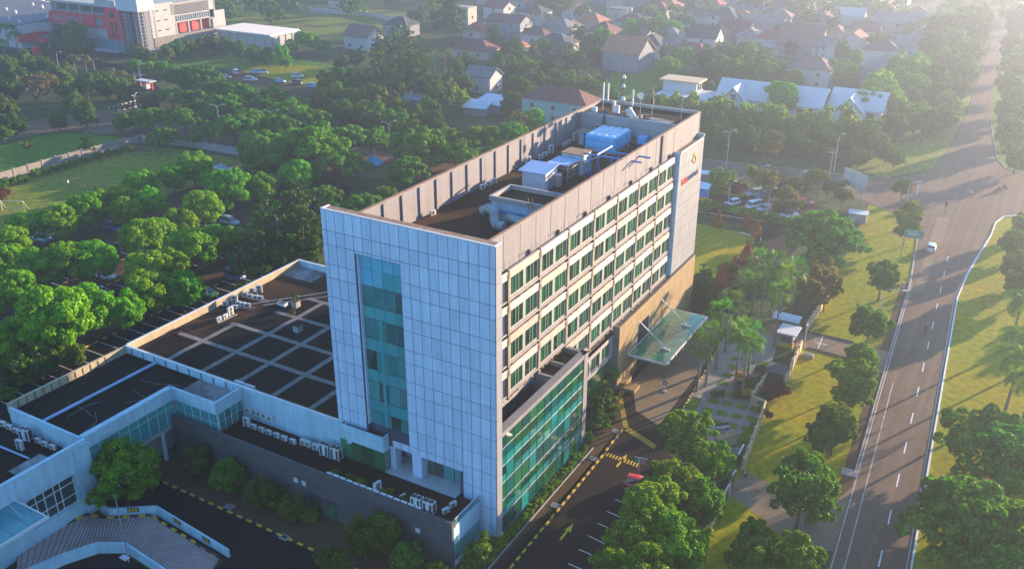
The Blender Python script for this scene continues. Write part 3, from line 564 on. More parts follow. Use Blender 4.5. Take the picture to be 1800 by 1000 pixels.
# ================================================================== the hospital tower
TW = thing('hospital_tower', 'tall hospital tower with white panelled front, long window facade and walled roof', 'building', (-11, 34, 0))
FH = 3.96; HT = 35.93; JZ = [26.17, 22.21, 18.25, 14.29, 10.33]; FY = [7.67 + 7.16 * k for k in range(7)]
b = MB(); b.bb(-20.3, 3.25, 0, -4.3, 68.6, 8.5); b.bb(-20.3, 1.2, 8.5, -4.3, 68.6, 29.9); b.build('core', 'beige', TW)
# ---- right facade: piers, floor bands and bays
def solid_with_holes(b, x0, x1, y0, y1, z0, z1, holes):
    """a wall slab facing +X with rectangular holes (y0,y1,z0,z1), all at one height range"""
    hs = sorted(holes); cur = y0
    for (a, c, p, q) in hs:
        if a > cur: b.bb(x0, cur, z0, x1, a, z1)
        b.bb(x0, a, z0, x1, c, p); b.bb(x0, a, q, x1, c, z1); cur = c
    if cur < y1: b.bb(x0, cur, z0, x1, y1, z1)
def curtain_mesh(name, w, h, spans, m):
    """wavy cloth hanging in the given spans of the window width; faces +X"""
    b = MB()
    for (a, c) in spans:
        n = max(4, int((c - a) * w / .09)); pts = [(.05 * math.sin(i * 1.9) + .02 * math.sin(i * .7), (a + (c - a) * i / n) * w) for i in range(n + 1)]
        for (x0, y0), (x1, y1) in zip(pts, pts[1:]): b.add([(x0, y0, .05), (x1, y1, .05), (x1, y1, h - .03), (x0, y0, h - .03)], [(0, 1, 2, 3)])
    return b.mesh(name, m)
def window_meshes(w, h):
    fr = MB(); t = .07
    fr.bb(-.05, 0, 0, .05, w, t); fr.bb(-.05, 0, h - t, .05, w, h); fr.bb(-.05, 0, t, .05, t, h - t); fr.bb(-.05, w - t, t, .05, w, h - t)
    for u in (.42, .64): fr.bb(-.045, w * u - .035, t, .045, w * u + .035, h - t)
    pn = MB()
    for a, c in ((t, w * .42 - .035), (w * .42 + .035, w * .64 - .035), (w * .64 + .035, w - t)): pn.bb(-.012, a, t, .012, c, h - t)
    cs = [curtain_mesh('curtain', w, h, sp, m) for sp, m in (([(.02, .98)], 'curtain'), ([(.02, .40), (.66, .98)], 'curtain'), ([(.02, .55)], 'curtain'), ([(.02, .2), (.45, .98)], 'curtain'), ([(.05, .3), (.62, .8)], 'curtain_pale'), ([(.02, .98)], 'curtain'))]
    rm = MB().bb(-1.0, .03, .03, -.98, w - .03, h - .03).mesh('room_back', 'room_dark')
    return fr.mesh('window', 'cream'), pn.mesh('pane', 'glass_window'), cs, rm
WM = window_meshes(2.84, 2.18); WMS = window_meshes(1.5, 2.18)
RW = random.Random(3)
def window(x, y, z, wm=WM, name='window'):
    w = put(name, wm[0], TW, (x + 11, y - 34, z)); put('pane', wm[1], w, (0.0, 0, 0)); put('curtain', RW.choice(wm[2]), w, (-.14, 0, 0)); put('room_back', wm[3], w, (0, 0, 0)); return w
siding = MB(); gaps = MB(); wall = MB()
bayL = 7.16
BAYS = [(FY[k] + .18, FY[k] + bayL - .18) for k in range(7)]
me_sid = {}
def hood(y0, y1, z, warm):
    """the lapped boards over a pair of windows"""
    b = MB()
    for i in range(5): b.add([(-3.02, y0, z + i * .18), (-3.02, y1, z + i * .18), (-2.86, y1, z + i * .18), (-2.86, y0, z + i * .18), (-3.02, y0, z + .165 + i * .18), (-3.02, y1, z + .165 + i * .18), (-2.96, y1, z + .165 + i * .18), (-2.96, y0, z + .165 + i * .18)],
                             [(0, 1, 2, 3), (7, 6, 5, 4), (3, 2, 6, 7), (0, 3, 7, 4), (1, 5, 6, 2)])
    b.build('hood', 'siding_warm' if warm else 'siding', TW)
rows = [(J, 0) for J in JZ[:4]] + [(JZ[4], 22.2)]
for r_, (J, ymin) in enumerate(rows):
    for k, (y0, y1) in enumerate(BAYS):
        if y1 > 57.9: y1 = 57.6
        if y0 < ymin - .1: continue
        if r_ == 4 and y0 > 37: pass
        z0, z1 = J + .20, J + 3.76
        wy = [(y0 + .38, y0 + 3.22), (y0 + 3.70, y0 + 6.54)]
        wall.bb(-4.3, y0, z0, -3.72, y1, z0 + .02)
        b = MB(); solid_with_holes(b, -3.25, -3.0, y0, y1, z0, z1, [(a, c, J + .60, J + 2.78) for a, c in wy if c < y1]); b.bb(-3.02, y0, z0 - .04, -2.88, y1, z0 + .16)
        b.build('bay_panel', 'cream', TW)
        hood(y0, y1, J + 2.84, (r_ * 3 + k * 2) % 5 < 2)
        for a, c in wy:
            if c < y1: window(-3.06, a, J + .60)
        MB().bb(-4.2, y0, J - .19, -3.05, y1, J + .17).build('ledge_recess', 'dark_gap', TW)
    # service brackets and cables lying on the ledges
    g2 = MB(); q = random.Random(r_)
    for k, (y0, y1) in enumerate(BAYS):
        if y0 < ymin - .1: continue
        for _ in range(7): y = q.uniform(y0 + .3, min(y1, 57) - .6); g2.bb(-3.04, y, J - .14, -2.9 + q.uniform(0, .08), y + q.uniform(.2, .6), J - .02)
        g2.tube([(-2.98, y0, J + .1), (-2.95, (y0 + y1) / 2, J + .06), (-2.98, y1, J + .1)], .03, 5)
    tag(g2.build('ledge_clutter', 'rust', TW), kind='stuff')
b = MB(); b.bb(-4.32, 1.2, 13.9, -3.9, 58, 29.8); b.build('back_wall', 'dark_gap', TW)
for k, y in enumerate(FY):
    zb = 14.0 if k < 2 else 9.9
    b = MB(); b.bb(-4.2, y - .17, zb, -2.86, y + .17, 29.75)
    for J in JZ[:5]:
        if J > zb - .5:
            for i in range(5): b.bb(-2.87, y - .22, J + 2.76 + i * .15, -2.80, y + .22, J + 2.86 + i * .15)
            b.bb(-2.87, y - .24, J - .2, -2.74, y + .24, J + .05)
    b.build('pier', 'fin', TW)
# the narrow bay tucked behind the front screen
for J in JZ[:4]:
    b = MB(); solid_with_holes(b, -3.45, -3.2, 1.3, 7.4, J + .2, J + 3.5, [(4.6, 6.1, J + .60, J + 2.78)]); b.bb(-3.2, 1.3, J + .1, -2.95, 7.4, J + .3); b.build('bay_panel', 'cream', TW)
    window(-3.26, 4.6, J + .60, WMS); hood(1.3, 7.4, J + 2.84, False)
    MB().bb(-4.1, 1.3, J - .2, -3.25, 7.4, J + .1).build('ledge_recess', 'rust', TW)
# lower windows between the glass wing and the stone wall
b = MB(); wy = [(23.2, 25.9), (26.6, 29.3), (30.0, 32.7), (33.4, 36.1)]
solid_with_holes(b, -3.3, -2.9, 22.5, 37.2, 5.6, 9.3, [(a, c, 6.2, 8.4) for a, c in wy]); b.bb(-4.2, 22.5, 9.1, -2.9, 37.2, 9.3); b.build('lower_panel', 'cream', TW)
for a, c in wy: window(-3.1, a, 6.25)
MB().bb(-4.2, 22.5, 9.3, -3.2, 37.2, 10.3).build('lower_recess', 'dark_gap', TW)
MB().bb(-2.96, 22.6, 8.5, -2.86, 28.0, 9.25).build('lower_hood', 'siding_warm', TW)
gb = MB()
for i in range(9): gb.bb(-3.25, 22.6 + i * 1.62, .6, -3.1, 22.6 + i * 1.62 + 1.56, 5.5)
gb.build('ground_floor_glazing', 'glass_green', TW)
# ---- parapet walls round the sunken roof
b = MB(); b.bb(-3.75, 1.2, 29.8, -3.5, 68.8, 34.2); b.build('right_parapet', 'beige', TW)
b = MB(); b.bb(-20.65, 1.2, 9, -20.35, 68.8, 34.2); b.build('left_parapet', 'beige', TW)
me = MB().bb(-20.35, -.2, 30.0, -20.17, .2, 34.0).mesh('pilaster', 'beige', (-20.35, 0, 0))
for k in range(15): put('pilaster', me, TW, (-20.35 + 11, 9.6 + 3.58 * k - 34 - .6, 0))
b = MB(); b.bb(-20.7, 1.0, 34.2, -20.3, 68.8, 34.27); b.bb(-3.8, 1.2, 34.2, -3.45, 68.8, 34.26); b.build('coping', 'rust', TW)
b = MB(); b.bb(-20.35, 60.5, 29.8, -3.75, 68.8, 33.7); b.bb(-20.6, 68.6, 10, -3.5, 69, 34.2); b.bb(-20.35, 60.35, 33.45, -3.75, 60.6, 33.9); b.build('plant_room', 'grey_wall', TW)
b = MB(); b.bb(-20.3, 60.6, 33.7, -3.75, 68.6, 33.72); b.build('plant_room_roof', 'roof_bitumen', TW)
b = MB(); b.sheet([(-13, 61), (-6.0, 61.2), (-5.2, 62.4), (-8, 63.4), (-13, 63)], 33.728); b.build('roof_coating', 'roof_pale', TW)
b = MB(); b.bb(-20.3, 1.25, 29.9, -3.75, 60.5, 30.0); b.build('roof_deck', 'roof_bitumen', TW)
# vertical tie lines and pipes on the outer parapet
b = MB()
for k in range(16): b.bb(-3.5, 4.0 + k * 3.58, 30.0, -3.475, 4.04 + k * 3.58, 34.1)
tag(b.build('wall_joint', 'fin', TW), kind='stuff')
b = MB()
for y in (12.9, 20.0, 27.3, 34.4, 41.6, 48.8, 56): b.bb(-3.5, y, 29.85, -3.2, y + .12, 30.45); b.bb(-3.5, y - 2.2, 30.4, -3.46, y, 30.44)
b.bb(-3.5, 52.4, 30, -3.3, 52.9, 34.1); tag(b.build('roof_bracket', 'dark_metal', TW), kind='stuff')
b = MB()
for i in range(26): y = 6.4 + i * 2.0; b.bb(-3.2, y, 29.8, -3.17, y + .03, 30.9)
tag(b.build('bird_spike', 'dark_metal', TW), kind='stuff')
# ---- front screen: thick panelled slab with a glazed slot
ROWZ = [HT]
for k in range(5): ROWZ += [ROWZ[-1] - 2.34, ROWZ[-1] - 3.96]
ROWZ += [13.74, 11.46, 9.25, 6.88, 4.66, 2.42, 0.0]
COLX = [0.0, -.66] + [-.66 - 1.204 * (k + 1) for k in range(17)] + [-21.79]
b = MB(); b.bb(-21.79, .07, 9.3, -17.2, 1.2, HT - .02); b.bb(-11.3, .07, 8.3, 0, 1.2, HT - .02); b.bb(-17.2, .07, 31.65, -11.3, 1.2, HT - .02); b.bb(-4.72, .07, 0, 0, 1.2, 8.3); b.bb(-17.2, .35, 9.3, -11.3, 1.2, 10.4)
b.bb(-14.33, .07, 8.25, -11.3, 1.2, 10.3); b.bb(-17.2, 1.1, 10.3, -11.3, 1.2, 31.7)
b.build('screen_core', 'joint', TW)
pm = {}
def panel_piece(x0, x1, z0, z1, y=0.0, name='panel'):
    g = .07; w, h = x1 - x0 - g, z1 - z0 - g
    if w < .1 or h < .1: return
    key = (round(w, 2), round(h, 2))
    if key not in pm: pm[key] = MB().bb(0, 0, 0, w, .06, h).mesh('panel', 'panel')
    put(name, pm[key], TW, (x0 + g / 2 + 11, y - 34, z0 + g / 2))
for i in range(len(ROWZ) - 1):
    z1, z0 = ROWZ[i], ROWZ[i + 1]
    for j in range(len(COLX) - 1):
        x1, x0 = COLX[j], COLX[j + 1]; xm = (x0 + x1) / 2
        if -17.3 < xm < -11.25 and z0 < 31.6 and z1 > 10.9:
            if z1 > 31.7: panel_piece(x0, x1, 31.65, z1)
            continue
        if xm < -14.3 and z1 < 9.5: continue
        if xm < -17 and z0 < 9.5: z0_ = 9.3
        else: z0_ = z0
        if -14.4 < xm < -4.6:
            if z1 <= 8.3: continue
            if z0_ < 8.3: z0_ = 8.3
            if z1 < 10.6 and -14.4 < xm < -11.3: pass
        panel_piece(x0, x1, z0_, z1)
# side returns of the screen
b = MB()
for i in range(len(ROWZ) - 1):
    b.bb(-.02, .1, ROWZ[i + 1] + .02, .04, 1.22, ROWZ[i] - .02)
b.build('screen_return', 'panel_sunlit', TW)
b = MB(); b.bb(-21.83, .1, 9.3, -21.77, 1.22, HT); b.bb(-17.25, .0, 10.4, -17.15, .9, 31.65); b.build('screen_edge', 'panel', TW)
b = MB(); b.bb(-21.79, -.03, HT, .03, .22, HT + .1); b.bb(-.2, .22, HT, .03, 1.3, HT + .1); b.bb(-21.79, .22, HT, -21.5, 1.3, HT + .1); b.build('screen_coping', 'steel_white', TW)
b = MB(); b.bb(-21.5, .22, HT - .02, -.2, 1.25, HT + .03); b.build('screen_gutter', 'rust', TW)
# glazed slot in the screen: spandrel bands and clear bands
GX_ = [-17.2, -15.9, -14.5, -13.1, -11.9, -11.3]; GX_ = [-17.15, -15.65, -14.2, -12.75, -11.32]
pg = {}
def pane_piece(x0, x1, z0, z1, m, y):
    key = (round(x1 - x0, 2), round(z1 - z0, 2), m)
    if key not in pg: pg[key] = MB().bb(.02, 0, .02, x1 - x0 - .02, .04, z1 - z0 - .02).mesh('pane', m)
    put('pane', pg[key], TW, (x0 + 11, y - 34, z0))
zz = [31.62, 30.4, 28.01]
for j in range(4): pane_piece(GX_[j], GX_[j + 1], 29.97, 31.62, 'glass_pale', .42)
for j in range(4): pane_piece(GX_[j], GX_[j + 1], 28.01, 29.97, 'glass_pale' if j < 2 else 'glass_spandrel', .42)
z = 28.01; k = 0
while z > 10.5:
    z2 = max(10.4, z - 2.44)
    for j in range(4): pane_piece(GX_[j], GX_[j + 1], z2, z, 'glass_dark' if (k * 3 + j * 2) % 5 == 1 else 'glass_teal', .42)
    z = z2
    if z <= 10.5: break
    z2 = max(10.4, z - 1.52)
    for j in range(4): pane_piece(GX_[j], GX_[j + 1], z2, z, 'glass_spandrel', .42)
    z = z2; k += 1
b = MB()
for x in GX_[1:-1]: b.bb(x - .035, .38, 10.4, x + .035, .50, 31.6)
b.bb(-15.05, .36, 10.4, -14.6, .42, 24.2)
b.build('mullion', 'glass_spandrel', TW)
b = MB()
for z in (28.01, 25.57, 24.05, 21.61, 20.09, 17.65, 16.13, 13.69, 12.17): b.bb(-17.15, .39, z - .03, -11.32, .47, z + .03)
b.build('transom', 'dark_metal', TW)
# recess with doors on the terrace level
b = MB(); b.bb(-14.4, 3.0, 5.2, -4.6, 3.2, 8.4); b.bb(-14.4, 1.2, 8.3, -4.6, 3.1, 8.5); b.bb(-4.75, .1, 5.2, -4.6, 3.1, 8.4); b.build('recess_wall', 'white_wall', TW)
b = MB(); b.bb(-14.4, -1.05, 5.2, -4.72, 3.0, 5.32); b.build('tiled_floor', 'tile_floor', TW)
MB().bb(-11.2, .02, 5.32, -9.9, 1.2, 8.3).build('recess_column', 'panel', TW); MB().bb(-14.33, .02, 5.32, -13.6, 1.2, 8.3).build('recess_column', 'panel', TW)
for (x0, x1, m) in [(-13.5, -12.9, 'glass_dark'), (-12.8, -12.1, 'glass_teal'), (-12.0, -11.4, 'glass_dark')]:
    d = MB(); d.bb(x0, 2.9, 5.35, x1, 2.98, 8.0); d = d.build('door', 'steel_white', TW); MB().bb(x0 + .07, 2.85, 5.5, x1 - .07, 2.9, 7.9).build('pane', m, d)
for (x0, x1, m) in [(-9.9, -9.0, 'glass_green'), (-9.0, -7.85, 'glass_dark'), (-7.8, -6.3, 'glass_teal'), (-6.25, -4.75, 'glass_teal')]: MB().bb(x0 + .02, 1.3, 5.35, x1 - .02, 1.36, 8.25).build('pane', m, TW)
# ---- sign wall at the far end
b = MB(); b.bb(-3.7, 58.0, 10.3, -2.46, 68.6, 30.2); b.build('sign_core', 'joint', TW)
sp = MB().bb(0, .03, .03, .05, 1.29, 1.93).mesh('panel', 'panel_sunlit'); sp2 = MB().bb(0, .03, .03, .05, 1.29, 2.30).mesh('panel', 'panel_sunlit')
z = 30.2; kk = 0
while z > 11.5:
    h = (2.34, 1.97)[kk % 2]; z -= h
    for j in range(8): put('panel', sp2 if kk % 2 == 0 else sp, TW, (-2.46 + 11, 58.02 + j * 1.322 - 34, z))
    kk += 1
b = MB(); b.bb(-3.6, 57.92, 10.3, -2.42, 58.0, 30.2); b.build('sign_side', 'panel', TW)
b = MB(); b.bb(-3.5, 58.0, 30.2, -2.4, 58.15, 30.4); b.bb(-2.55, 58, 30.2, -2.4, 68.6, 30.4); b.bb(-3.5, 68.4, 30.2, -2.4, 68.6, 30.9); b.build('sign_coping', 'steel_white', TW)
b = MB(); b.bb(-3.5, 58.15, 30.1, -2.55, 68.4, 30.22); b.build('sign_gutter', 'rust', TW)
def lettering(txt, size, y, z, m):
    cu = bpy.data.curves.new('lettering', 'FONT'); cu.body = txt; cu.size = size; cu.extrude = .05; cu.resolution_u = 2
    tmp = bpy.data.objects.new('tmp', cu); COL.objects.link(tmp); dg = bpy.context.evaluated_depsgraph_get(); me = bpy.data.meshes.new_from_object(tmp.evaluated_get(dg)); bpy.data.objects.remove(tmp)
    me.materials.clear(); me.materials.append(MATS[m]); o = put('lettering', me, TW, (-2.36 + 11, y - 34, z)); o.rotation_euler = (PI / 2, 0, PI / 2); return o
lettering('EKA', 1.35, 59.4, 24.8, 'logo_red'); lettering('HOSPITAL', 1.1, 62.0, 24.85, 'logo_blue')
for a, m in ((0, 'logo_gold'), (1, 'logo_green'), (2, 'logo_gold'), (3, 'logo_red')):
    b = MB(); c, s = math.cos(a * PI / 2 + .25), math.sin(a * PI / 2 + .25); pts = []
    for i in range(10):
        t = i / 9 * PI; u, v = .38 + .55 * math.sin(t) * 1.0, -.42 * math.cos(t); pts.append((u * c - v * s, u * s + v * c))
    n = len(pts); b.add([(-2.40, 64.6 + p, 27.9 + q) for p, q in pts] + [(-2.30, 64.6 + p, 27.9 + q) for p, q in pts], [tuple(range(n - 1, -1, -1)), tuple(range(n, 2 * n))] + [(i, (i + 1) % n, n + (i + 1) % n, n + i) for i in range(n)])
    b.build('emblem_petal', m, TW)
# ---- glass wing on the near corner
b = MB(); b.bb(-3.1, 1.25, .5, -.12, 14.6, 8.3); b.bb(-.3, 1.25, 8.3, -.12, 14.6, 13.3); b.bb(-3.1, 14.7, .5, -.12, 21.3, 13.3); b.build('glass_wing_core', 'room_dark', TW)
YV = [1.25, 2.2] + [2.2 + 1.775 * k for k in range(1, 11)] + [21.4]; ZV = [.75, 2.95, 5.15, 7.4, 9.65, 11.9, 13.55]
cw = {}; q = random.Random(8)
for i in range(len(YV) - 1):
    for j in range(len(ZV) - 1):
        sp_ = ZV[j] if j in (1, 3) else None
        for (z0, z1, mm) in ([(ZV[j], ZV[j] + 1.0, 'glass_wing_band'), (ZV[j] + 1.0, ZV[j + 1], None)] if j in (1, 3, 4) else [(ZV[j], ZV[j + 1], None)]):
            m = mm or q.choice(['glass_curtainwall', 'glass_curtainwall', 'glass_wing_green', 'glass_wing_green', 'glass_wing_green' if j > 3 else 'glass_wing_band'])
            key = (round(YV[i + 1] - YV[i], 2), round(z1 - z0, 2), m)
            if key not in cw: cw[key] = MB().bb(-.03, .02, .02, .0, key[0] - .02, key[1] - .02).mesh('pane', m)
            put('pane', cw[key], TW, (-.05 + 11, YV[i] - 34, z0))
b = MB()
for z in ZV[1:-1]: b.bb(-.1, 1.25, z - .02, .0, 21.4, z + .02)
b.build('transom', 'steel', TW)
b = MB()
for y in YV[1:-1]: b.bb(-.1, y - .03, .75, -.02, y + .03, 13.55)
b.build('mullion', 'glass_curtainwall', TW)
b = MB(); b.bb(-.95, 1.2, 13.5, .02, 22.5, 14.05); b.bb(-.5, 21.4, .0, .05, 22.5, 14.05); b.bb(-3.3, 21.9, 13.3, -.5, 22.5, 14.05); b.bb(-.3, 1.2, 0, 0.0, 21.4, .7); b.build('glass_wing_frame', 'beige', TW)
MB().bb(-3.2, 14.6, 8.4, -.95, 14.9, 14.0).build('wing_roof_kerb', 'cream', TW); MB().bb(-3.2, 18.1, 13.3, -.95, 18.35, 13.95).build('wing_roof_kerb', 'cream', TW)
b = MB(); b.bb(-3.25, 14.7, 13.3, -.95, 21.9, 13.42); b.build('wing_roof', 'roof_bitumen', TW)
b = MB(); b.bb(-3.6, 1.3, 8.4, -3.3, 14.6, 13.9); b.build('terrace_back_wall', 'cream', TW)
for i in range(5): MB().bb(-3.32, 3.2 + i * 2.2, 8.8, -3.25, 5.2 + i * 2.2, 13.2).build('terrace_glazing', 'glass_dark', TW)
MB().bb(-3.3, 1.3, 8.3, -.95, 14.6, 8.45).build('terrace_floor', 'roof_bitumen', TW)
MB().bb(-3.3, 4.2, 12.5, -.9, 4.55, 13.0).build('terrace_beam', 'cream', TW)
# ---- stone entrance wall, built from separate slabs
SW = thing('entrance_wall', 'tall golden stone wall behind the glass entrance canopy', 'wall', (-2.7, 52, 0))
b = MB(); b.bb(-3.3, 37.3, 0, -2.06, 44.5, 10.2); b.bb(-3.3, 48.6, 0, -2.06, 68.2, 10.2); b.bb(-3.3, 44.5, 7.6, -2.06, 48.6, 10.2); b.bb(-4.3, 37.3, 0, -3.3, 37.5, 10.2); b.bb(-3.6, 44.5, 0, -3.3, 48.6, 7.6); b.build('core', 'stone', SW)
q = random.Random(2)
ms = [MB().bb(0, .012, .012, .06, 1.53, .79).mesh('stone_slab', 'stone_gold'), MB().bb(0, .012, .012, .045, 1.53, .79).mesh('stone_slab', 'stone_gold')]
for i in range(20):
    for j in range(12):
        y, z = 37.3 + i * 1.545, .35 + j * .82
        if 44.2 < y + .77 < 48.9 and z < 7.4: continue
        put('stone_slab', q.choice(ms), SW, (-2.06 + 2.7, y - 52, z))
md = MB().bb(.01, -.05, .01, 1.21, 0, 1.62).mesh('stone_slab', 'stone')
for i in range(6): put('stone_slab', md, SW, (-3.29 + 2.7, 37.3 - 52, .35 + i * 1.64))
b = MB(); b.bb(-3.35, 37.2, 10.2, -1.98, 37.5, 10.4); b.bb(-2.2, 37.5, 10.2, -1.98, 68.2, 10.4); b.bb(-3.35, 67.9, 10.2, -2.2, 68.2, 10.4); b.build('coping', 'stone_gold', SW)
for i in range(3): MB().bb(-3.28, 44.6 + i * 1.35, .1, -3.22, 45.85 + i * 1.35, 4.2).build('entrance_door', 'glass_dark', SW)
b = MB(); b.bb(-2.0, 38.2, .0, -1.2, 41.0, 1.0); b.bb(-2.0, 37.9, 0, .5, 40.0, .5); b.build('plinth', 'stone_gold', SW)
# ---- entrance canopy
CP = thing('entrance_canopy', 'green glass canopy on tie rods over the hospital entrance', 'canopy', (.9, 49.5, 0))
cx0, cx1, cy0, cy1 = -2.0, 4.05, 40.6, 58.4
nx_, ny_ = 4, 12; dx, dy = (cx1 - cx0 - .3) / nx_, (cy1 - cy0 - .3) / ny_
me = MB().bb(.015, .015, 0, dx - .015, dy - .015, .03).mesh('pane', 'glass_canopy')
for i in range(nx_):
    for j in range(ny_): put('pane', me, CP, (cx0 + .15 + i * dx - .9, cy0 + .15 + j * dy - 49.5, 4.5 + .02 * i))
b = MB(); b.bb(cx0, cy0, 4.28, cx1, cy0 + .15, 4.58); b.bb(cx0, cy1 - .15, 4.28, cx1, cy1, 4.58); b.bb(cx1 - .15, cy0, 4.28, cx1, cy1, 4.62); b.bb(cx0, cy0, 4.28, cx0 + .15, cy1, 4.5); b.build('fascia', 'steel_white', CP)
b = MB()
for i in range(1, nx_): b.bb(cx0 + .15 + i * dx - .03, cy0, 4.33, cx0 + .15 + i * dx + .03, cy1, 4.47)
for j in range(0, ny_ + 1, 2): b.bb(cx0, cy0 + .15 + j * dy - .05, 4.2, cx1, cy0 + .15 + j * dy + .05, 4.4)
b.build('beam', 'steel', CP)
for y in (44.6, 53.4):
    b = MB().tube([(-2.05, y, 8.2), (2.3, y, 4.9)], .07, 6); b.build('tie_rod', 'steel', CP); MB().bb(1.6, y - .18, 4.6, 3.0, y + .18, 4.82).build('tie_plate', 'steel_white', CP)
b = MB()
for j in range(7): b.bb(cx1, cy0 + .8 + j * 2.7, 4.2, cx1 + .16, cy0 + 1.0 + j * 2.7, 4.5)
b.build('gutter_bracket', 'steel_white', CP)


# ================================================================== low podium wings
PD = thing('podium_building', 'low flat-roofed wing with pale parapets and gridded roof beside the tower', 'building', (-40, 15, 0))
b = MB(); b.bb(-58.8, 0, 0, -20.66, 34.5, 8.5); b.build('wall', 'white_wall', PD)
b = MB(); b.bb(-58.6, .1, 8.5, -20.7, 34.3, 8.56); b.build('roof_deck', 'roof_bitumen', PD)
b = MB(); b.bb(-59.0, .12, 8.3, -58.7, 34.7, 9.6); b.build('left_parapet', 'podium_sunlit', PD)
MB().bb(-58.7, 34.4, 8.3, -20.7, 34.7, 9.6).build('parapet', 'white_wall', PD); MB().bb(-58.9, -.42, 0, -20.9, -.12, 9.6).build('parapet', 'white_wall', PD)
b = MB(); b.bb(-59.02, 0, 9.6, -58.66, 34.72, 9.66); b.bb(-58.66, -.44, 9.6, -20.9, -.1, 9.66); b.bb(-58.66, 34.38, 9.6, -20.9, 34.72, 9.66); b.build('coping', 'steel_white', PD)
PXs = [-52.3, -45.85, -39.7, -33.45, -27.3]; PYs = [7.3, 13.4, 19.45, 25.4]
for i, x in enumerate(PXs):
    y1 = [13.6, 25.8, 26, 26, 26][i]; MB().bb(x - .4, 1.0, 8.56, x + .4, y1, 8.585).build('roof_path', 'roof_path', PD)
for i, y in enumerate(PYs):
    x0 = [-57, -53, -50, -49][i]; MB().bb(x0, y - .4, 8.56, -21, y + .4, 8.580).build('roof_path', 'roof_path', PD)
q = random.Random(4)
for i in range(5):
    for j in range(4):
        x0 = ([-58] + PXs)[i] if i == 0 else PXs[i - 1]; x1 = PXs[i]; y0 = ([1.2] + PYs)[j]; y1 = ([1.2] + PYs)[j + 1]
        if i == 0 and j > 0: continue
        MB().bb(x0 + .46, y0 + .46, 8.56, x1 - .46, y1 - .46, 8.60 + q.uniform(0, .01)).build('roof_panel', 'roof_dark', PD)
for j in range(4):
    y0 = ([1.2] + PYs)[j]; MB().bb(-27.3 + .46, y0 + .46, 8.56, -21.2, PYs[j] - .46, 8.605).build('roof_panel', 'roof_dark', PD)
b = MB(); b.bb(-58.5, 30.2, 8.56, -52.6, 34.2, 8.575); b.build('repair_coating', 'roof_pale', PD)
for (p0, p1) in [((-55.5, 17.5), (-46, 30)), ((-52.5, 19.5), (-42, 32))]: MB().tube([(p0[0], p0[1], 9.0), (p1[0], p1[1], 8.9)], .05, 5).build('roof_pipe', 'steel_white', PD)
# wing with the long blue pipe
W2 = thing('bridge_wing', 'low wing with dark roof, blue pipe and green glazed bridge on its side', 'building', (-50, -9, 0))
b = MB(); b.bb(-58.6, -17.4, 0, -46.5, -.5, 8.5); b.bb(-46.5, -17.4, 4.0, -44.62, -.5, 4.5); b.bb(-46.5, -17.4, 8.0, -44.62, -.5, 8.5); b.bb(-44.62, -4.7, 4.0, -37.1, -.5, 4.4); b.bb(-44.62, -4.7, 7.9, -37.1, -.5, 8.4); b.build('wall', 'grey_wall', W2)
b = MB(); b.bb(-58.5, -17.3, 8.5, -44.6, -.5, 8.56); b.build('roof_deck', 'roof_dark', W2)
b = MB(); b.bb(-44.6, -4.7, 8.4, -37.1, -.5, 8.5); b.build('notch_roof', 'roof_pale', W2)
b = MB(); b.bb(-58.9, -17.7, 8.3, -58.6, -.0 - .43, 9.6); b.build('left_parapet', 'podium_sunlit', W2)
b = MB(); b.bb(-45.3, -17.7, 7.9, -44.5, -4.8, 9.6); b.bb(-45.3, -4.95, 7.9, -37.0, -4.65, 9.6); b.bb(-37.3, -4.65, 7.9, -37.0, -.43, 9.6); b.build('fascia', 'white_wall', W2)
b = MB(); b.bb(-58.6, -17.75, 6.6, -45.3, -17.45, 9.2); b.build('dividing_wall', 'white_wall', W2)
b = MB()
for i in range(12): y = -16.5 + i * 1.15; b.bb(-58.6, y, 8.6, -58.56, y + .12, 9.5)
for i in range(10): x = -57.5 + i * 2.2; b.bb(x, -.5, 8.6, x + .12, -.46, 9.5)
b.build('wall_stain_strip', 'dark_metal', W2)
MB().tube([(-52.7, -17.3, 8.85), (-52.5, -.6, 8.85)], .2, 8).build('blue_pipe', 'shed_blue', W2)
q = random.Random(9)
for (x, y, a, n) in [(-54, -13, .3, 7), (-51.5, -15, 2.0, 6), (-49.5, -12.5, -.6, 7), (-50, -6.5, -.5, 7), (-48, -9.5, .9, 5), (-51, -4.5, .2, 8)]:
    pts = [(x, y, 8.572)]
    for _ in range(n): a += q.uniform(-.5, .5); x += .8 * math.cos(a); y += .8 * math.sin(a); pts.append((x, min(-1, y), 8.572))
    MB().tube(pts, .035, 4).build('sealed_crack', 'roof_path', W2)
def glazing(par, axis, fixed, a0, a1, z0, z1, n, m='glass_teal', fr='steel_white', tr=None):
    """a run of panes with posts on a wall facing +X (axis 'y') or -Y (axis 'x')"""
    d = (a1 - a0) / n; b = MB()
    for i in range(n):
        u0, u1 = a0 + i * d + .03, a0 + (i + 1) * d - .03
        for (p, q_) in ([(z0, z1)] if tr is None else [(z0, tr - .03), (tr + .03, z1)]):
            g = MB(); g.bb(fixed - .04, u0, p, fixed, u1, q_) if axis == 'y' else g.bb(u0, fixed, p, u1, fixed + .04, q_); g.build('pane', m, par)
    for i in range(n + 1):
        u = a0 + i * d; b.bb(fixed - .06, u - .04, z0, fixed + .03, u + .04, z1) if axis == 'y' else b.bb(u - .04, fixed - .03, z0, u + .04, fixed + .06, z1)
    if tr is not None: b.bb(fixed - .06, a0, tr - .03, fixed + .02, a1, tr + .03) if axis == 'y' else b.bb(a0, fixed - .02, tr - .03, a1, fixed + .06, tr + .03)
    b.build('mullion', fr, par)
glazing(W2, 'y', -44.62, -17.3, -4.9, 4.5, 7.9, 9, 'glass_spandrel', tr=7.0)
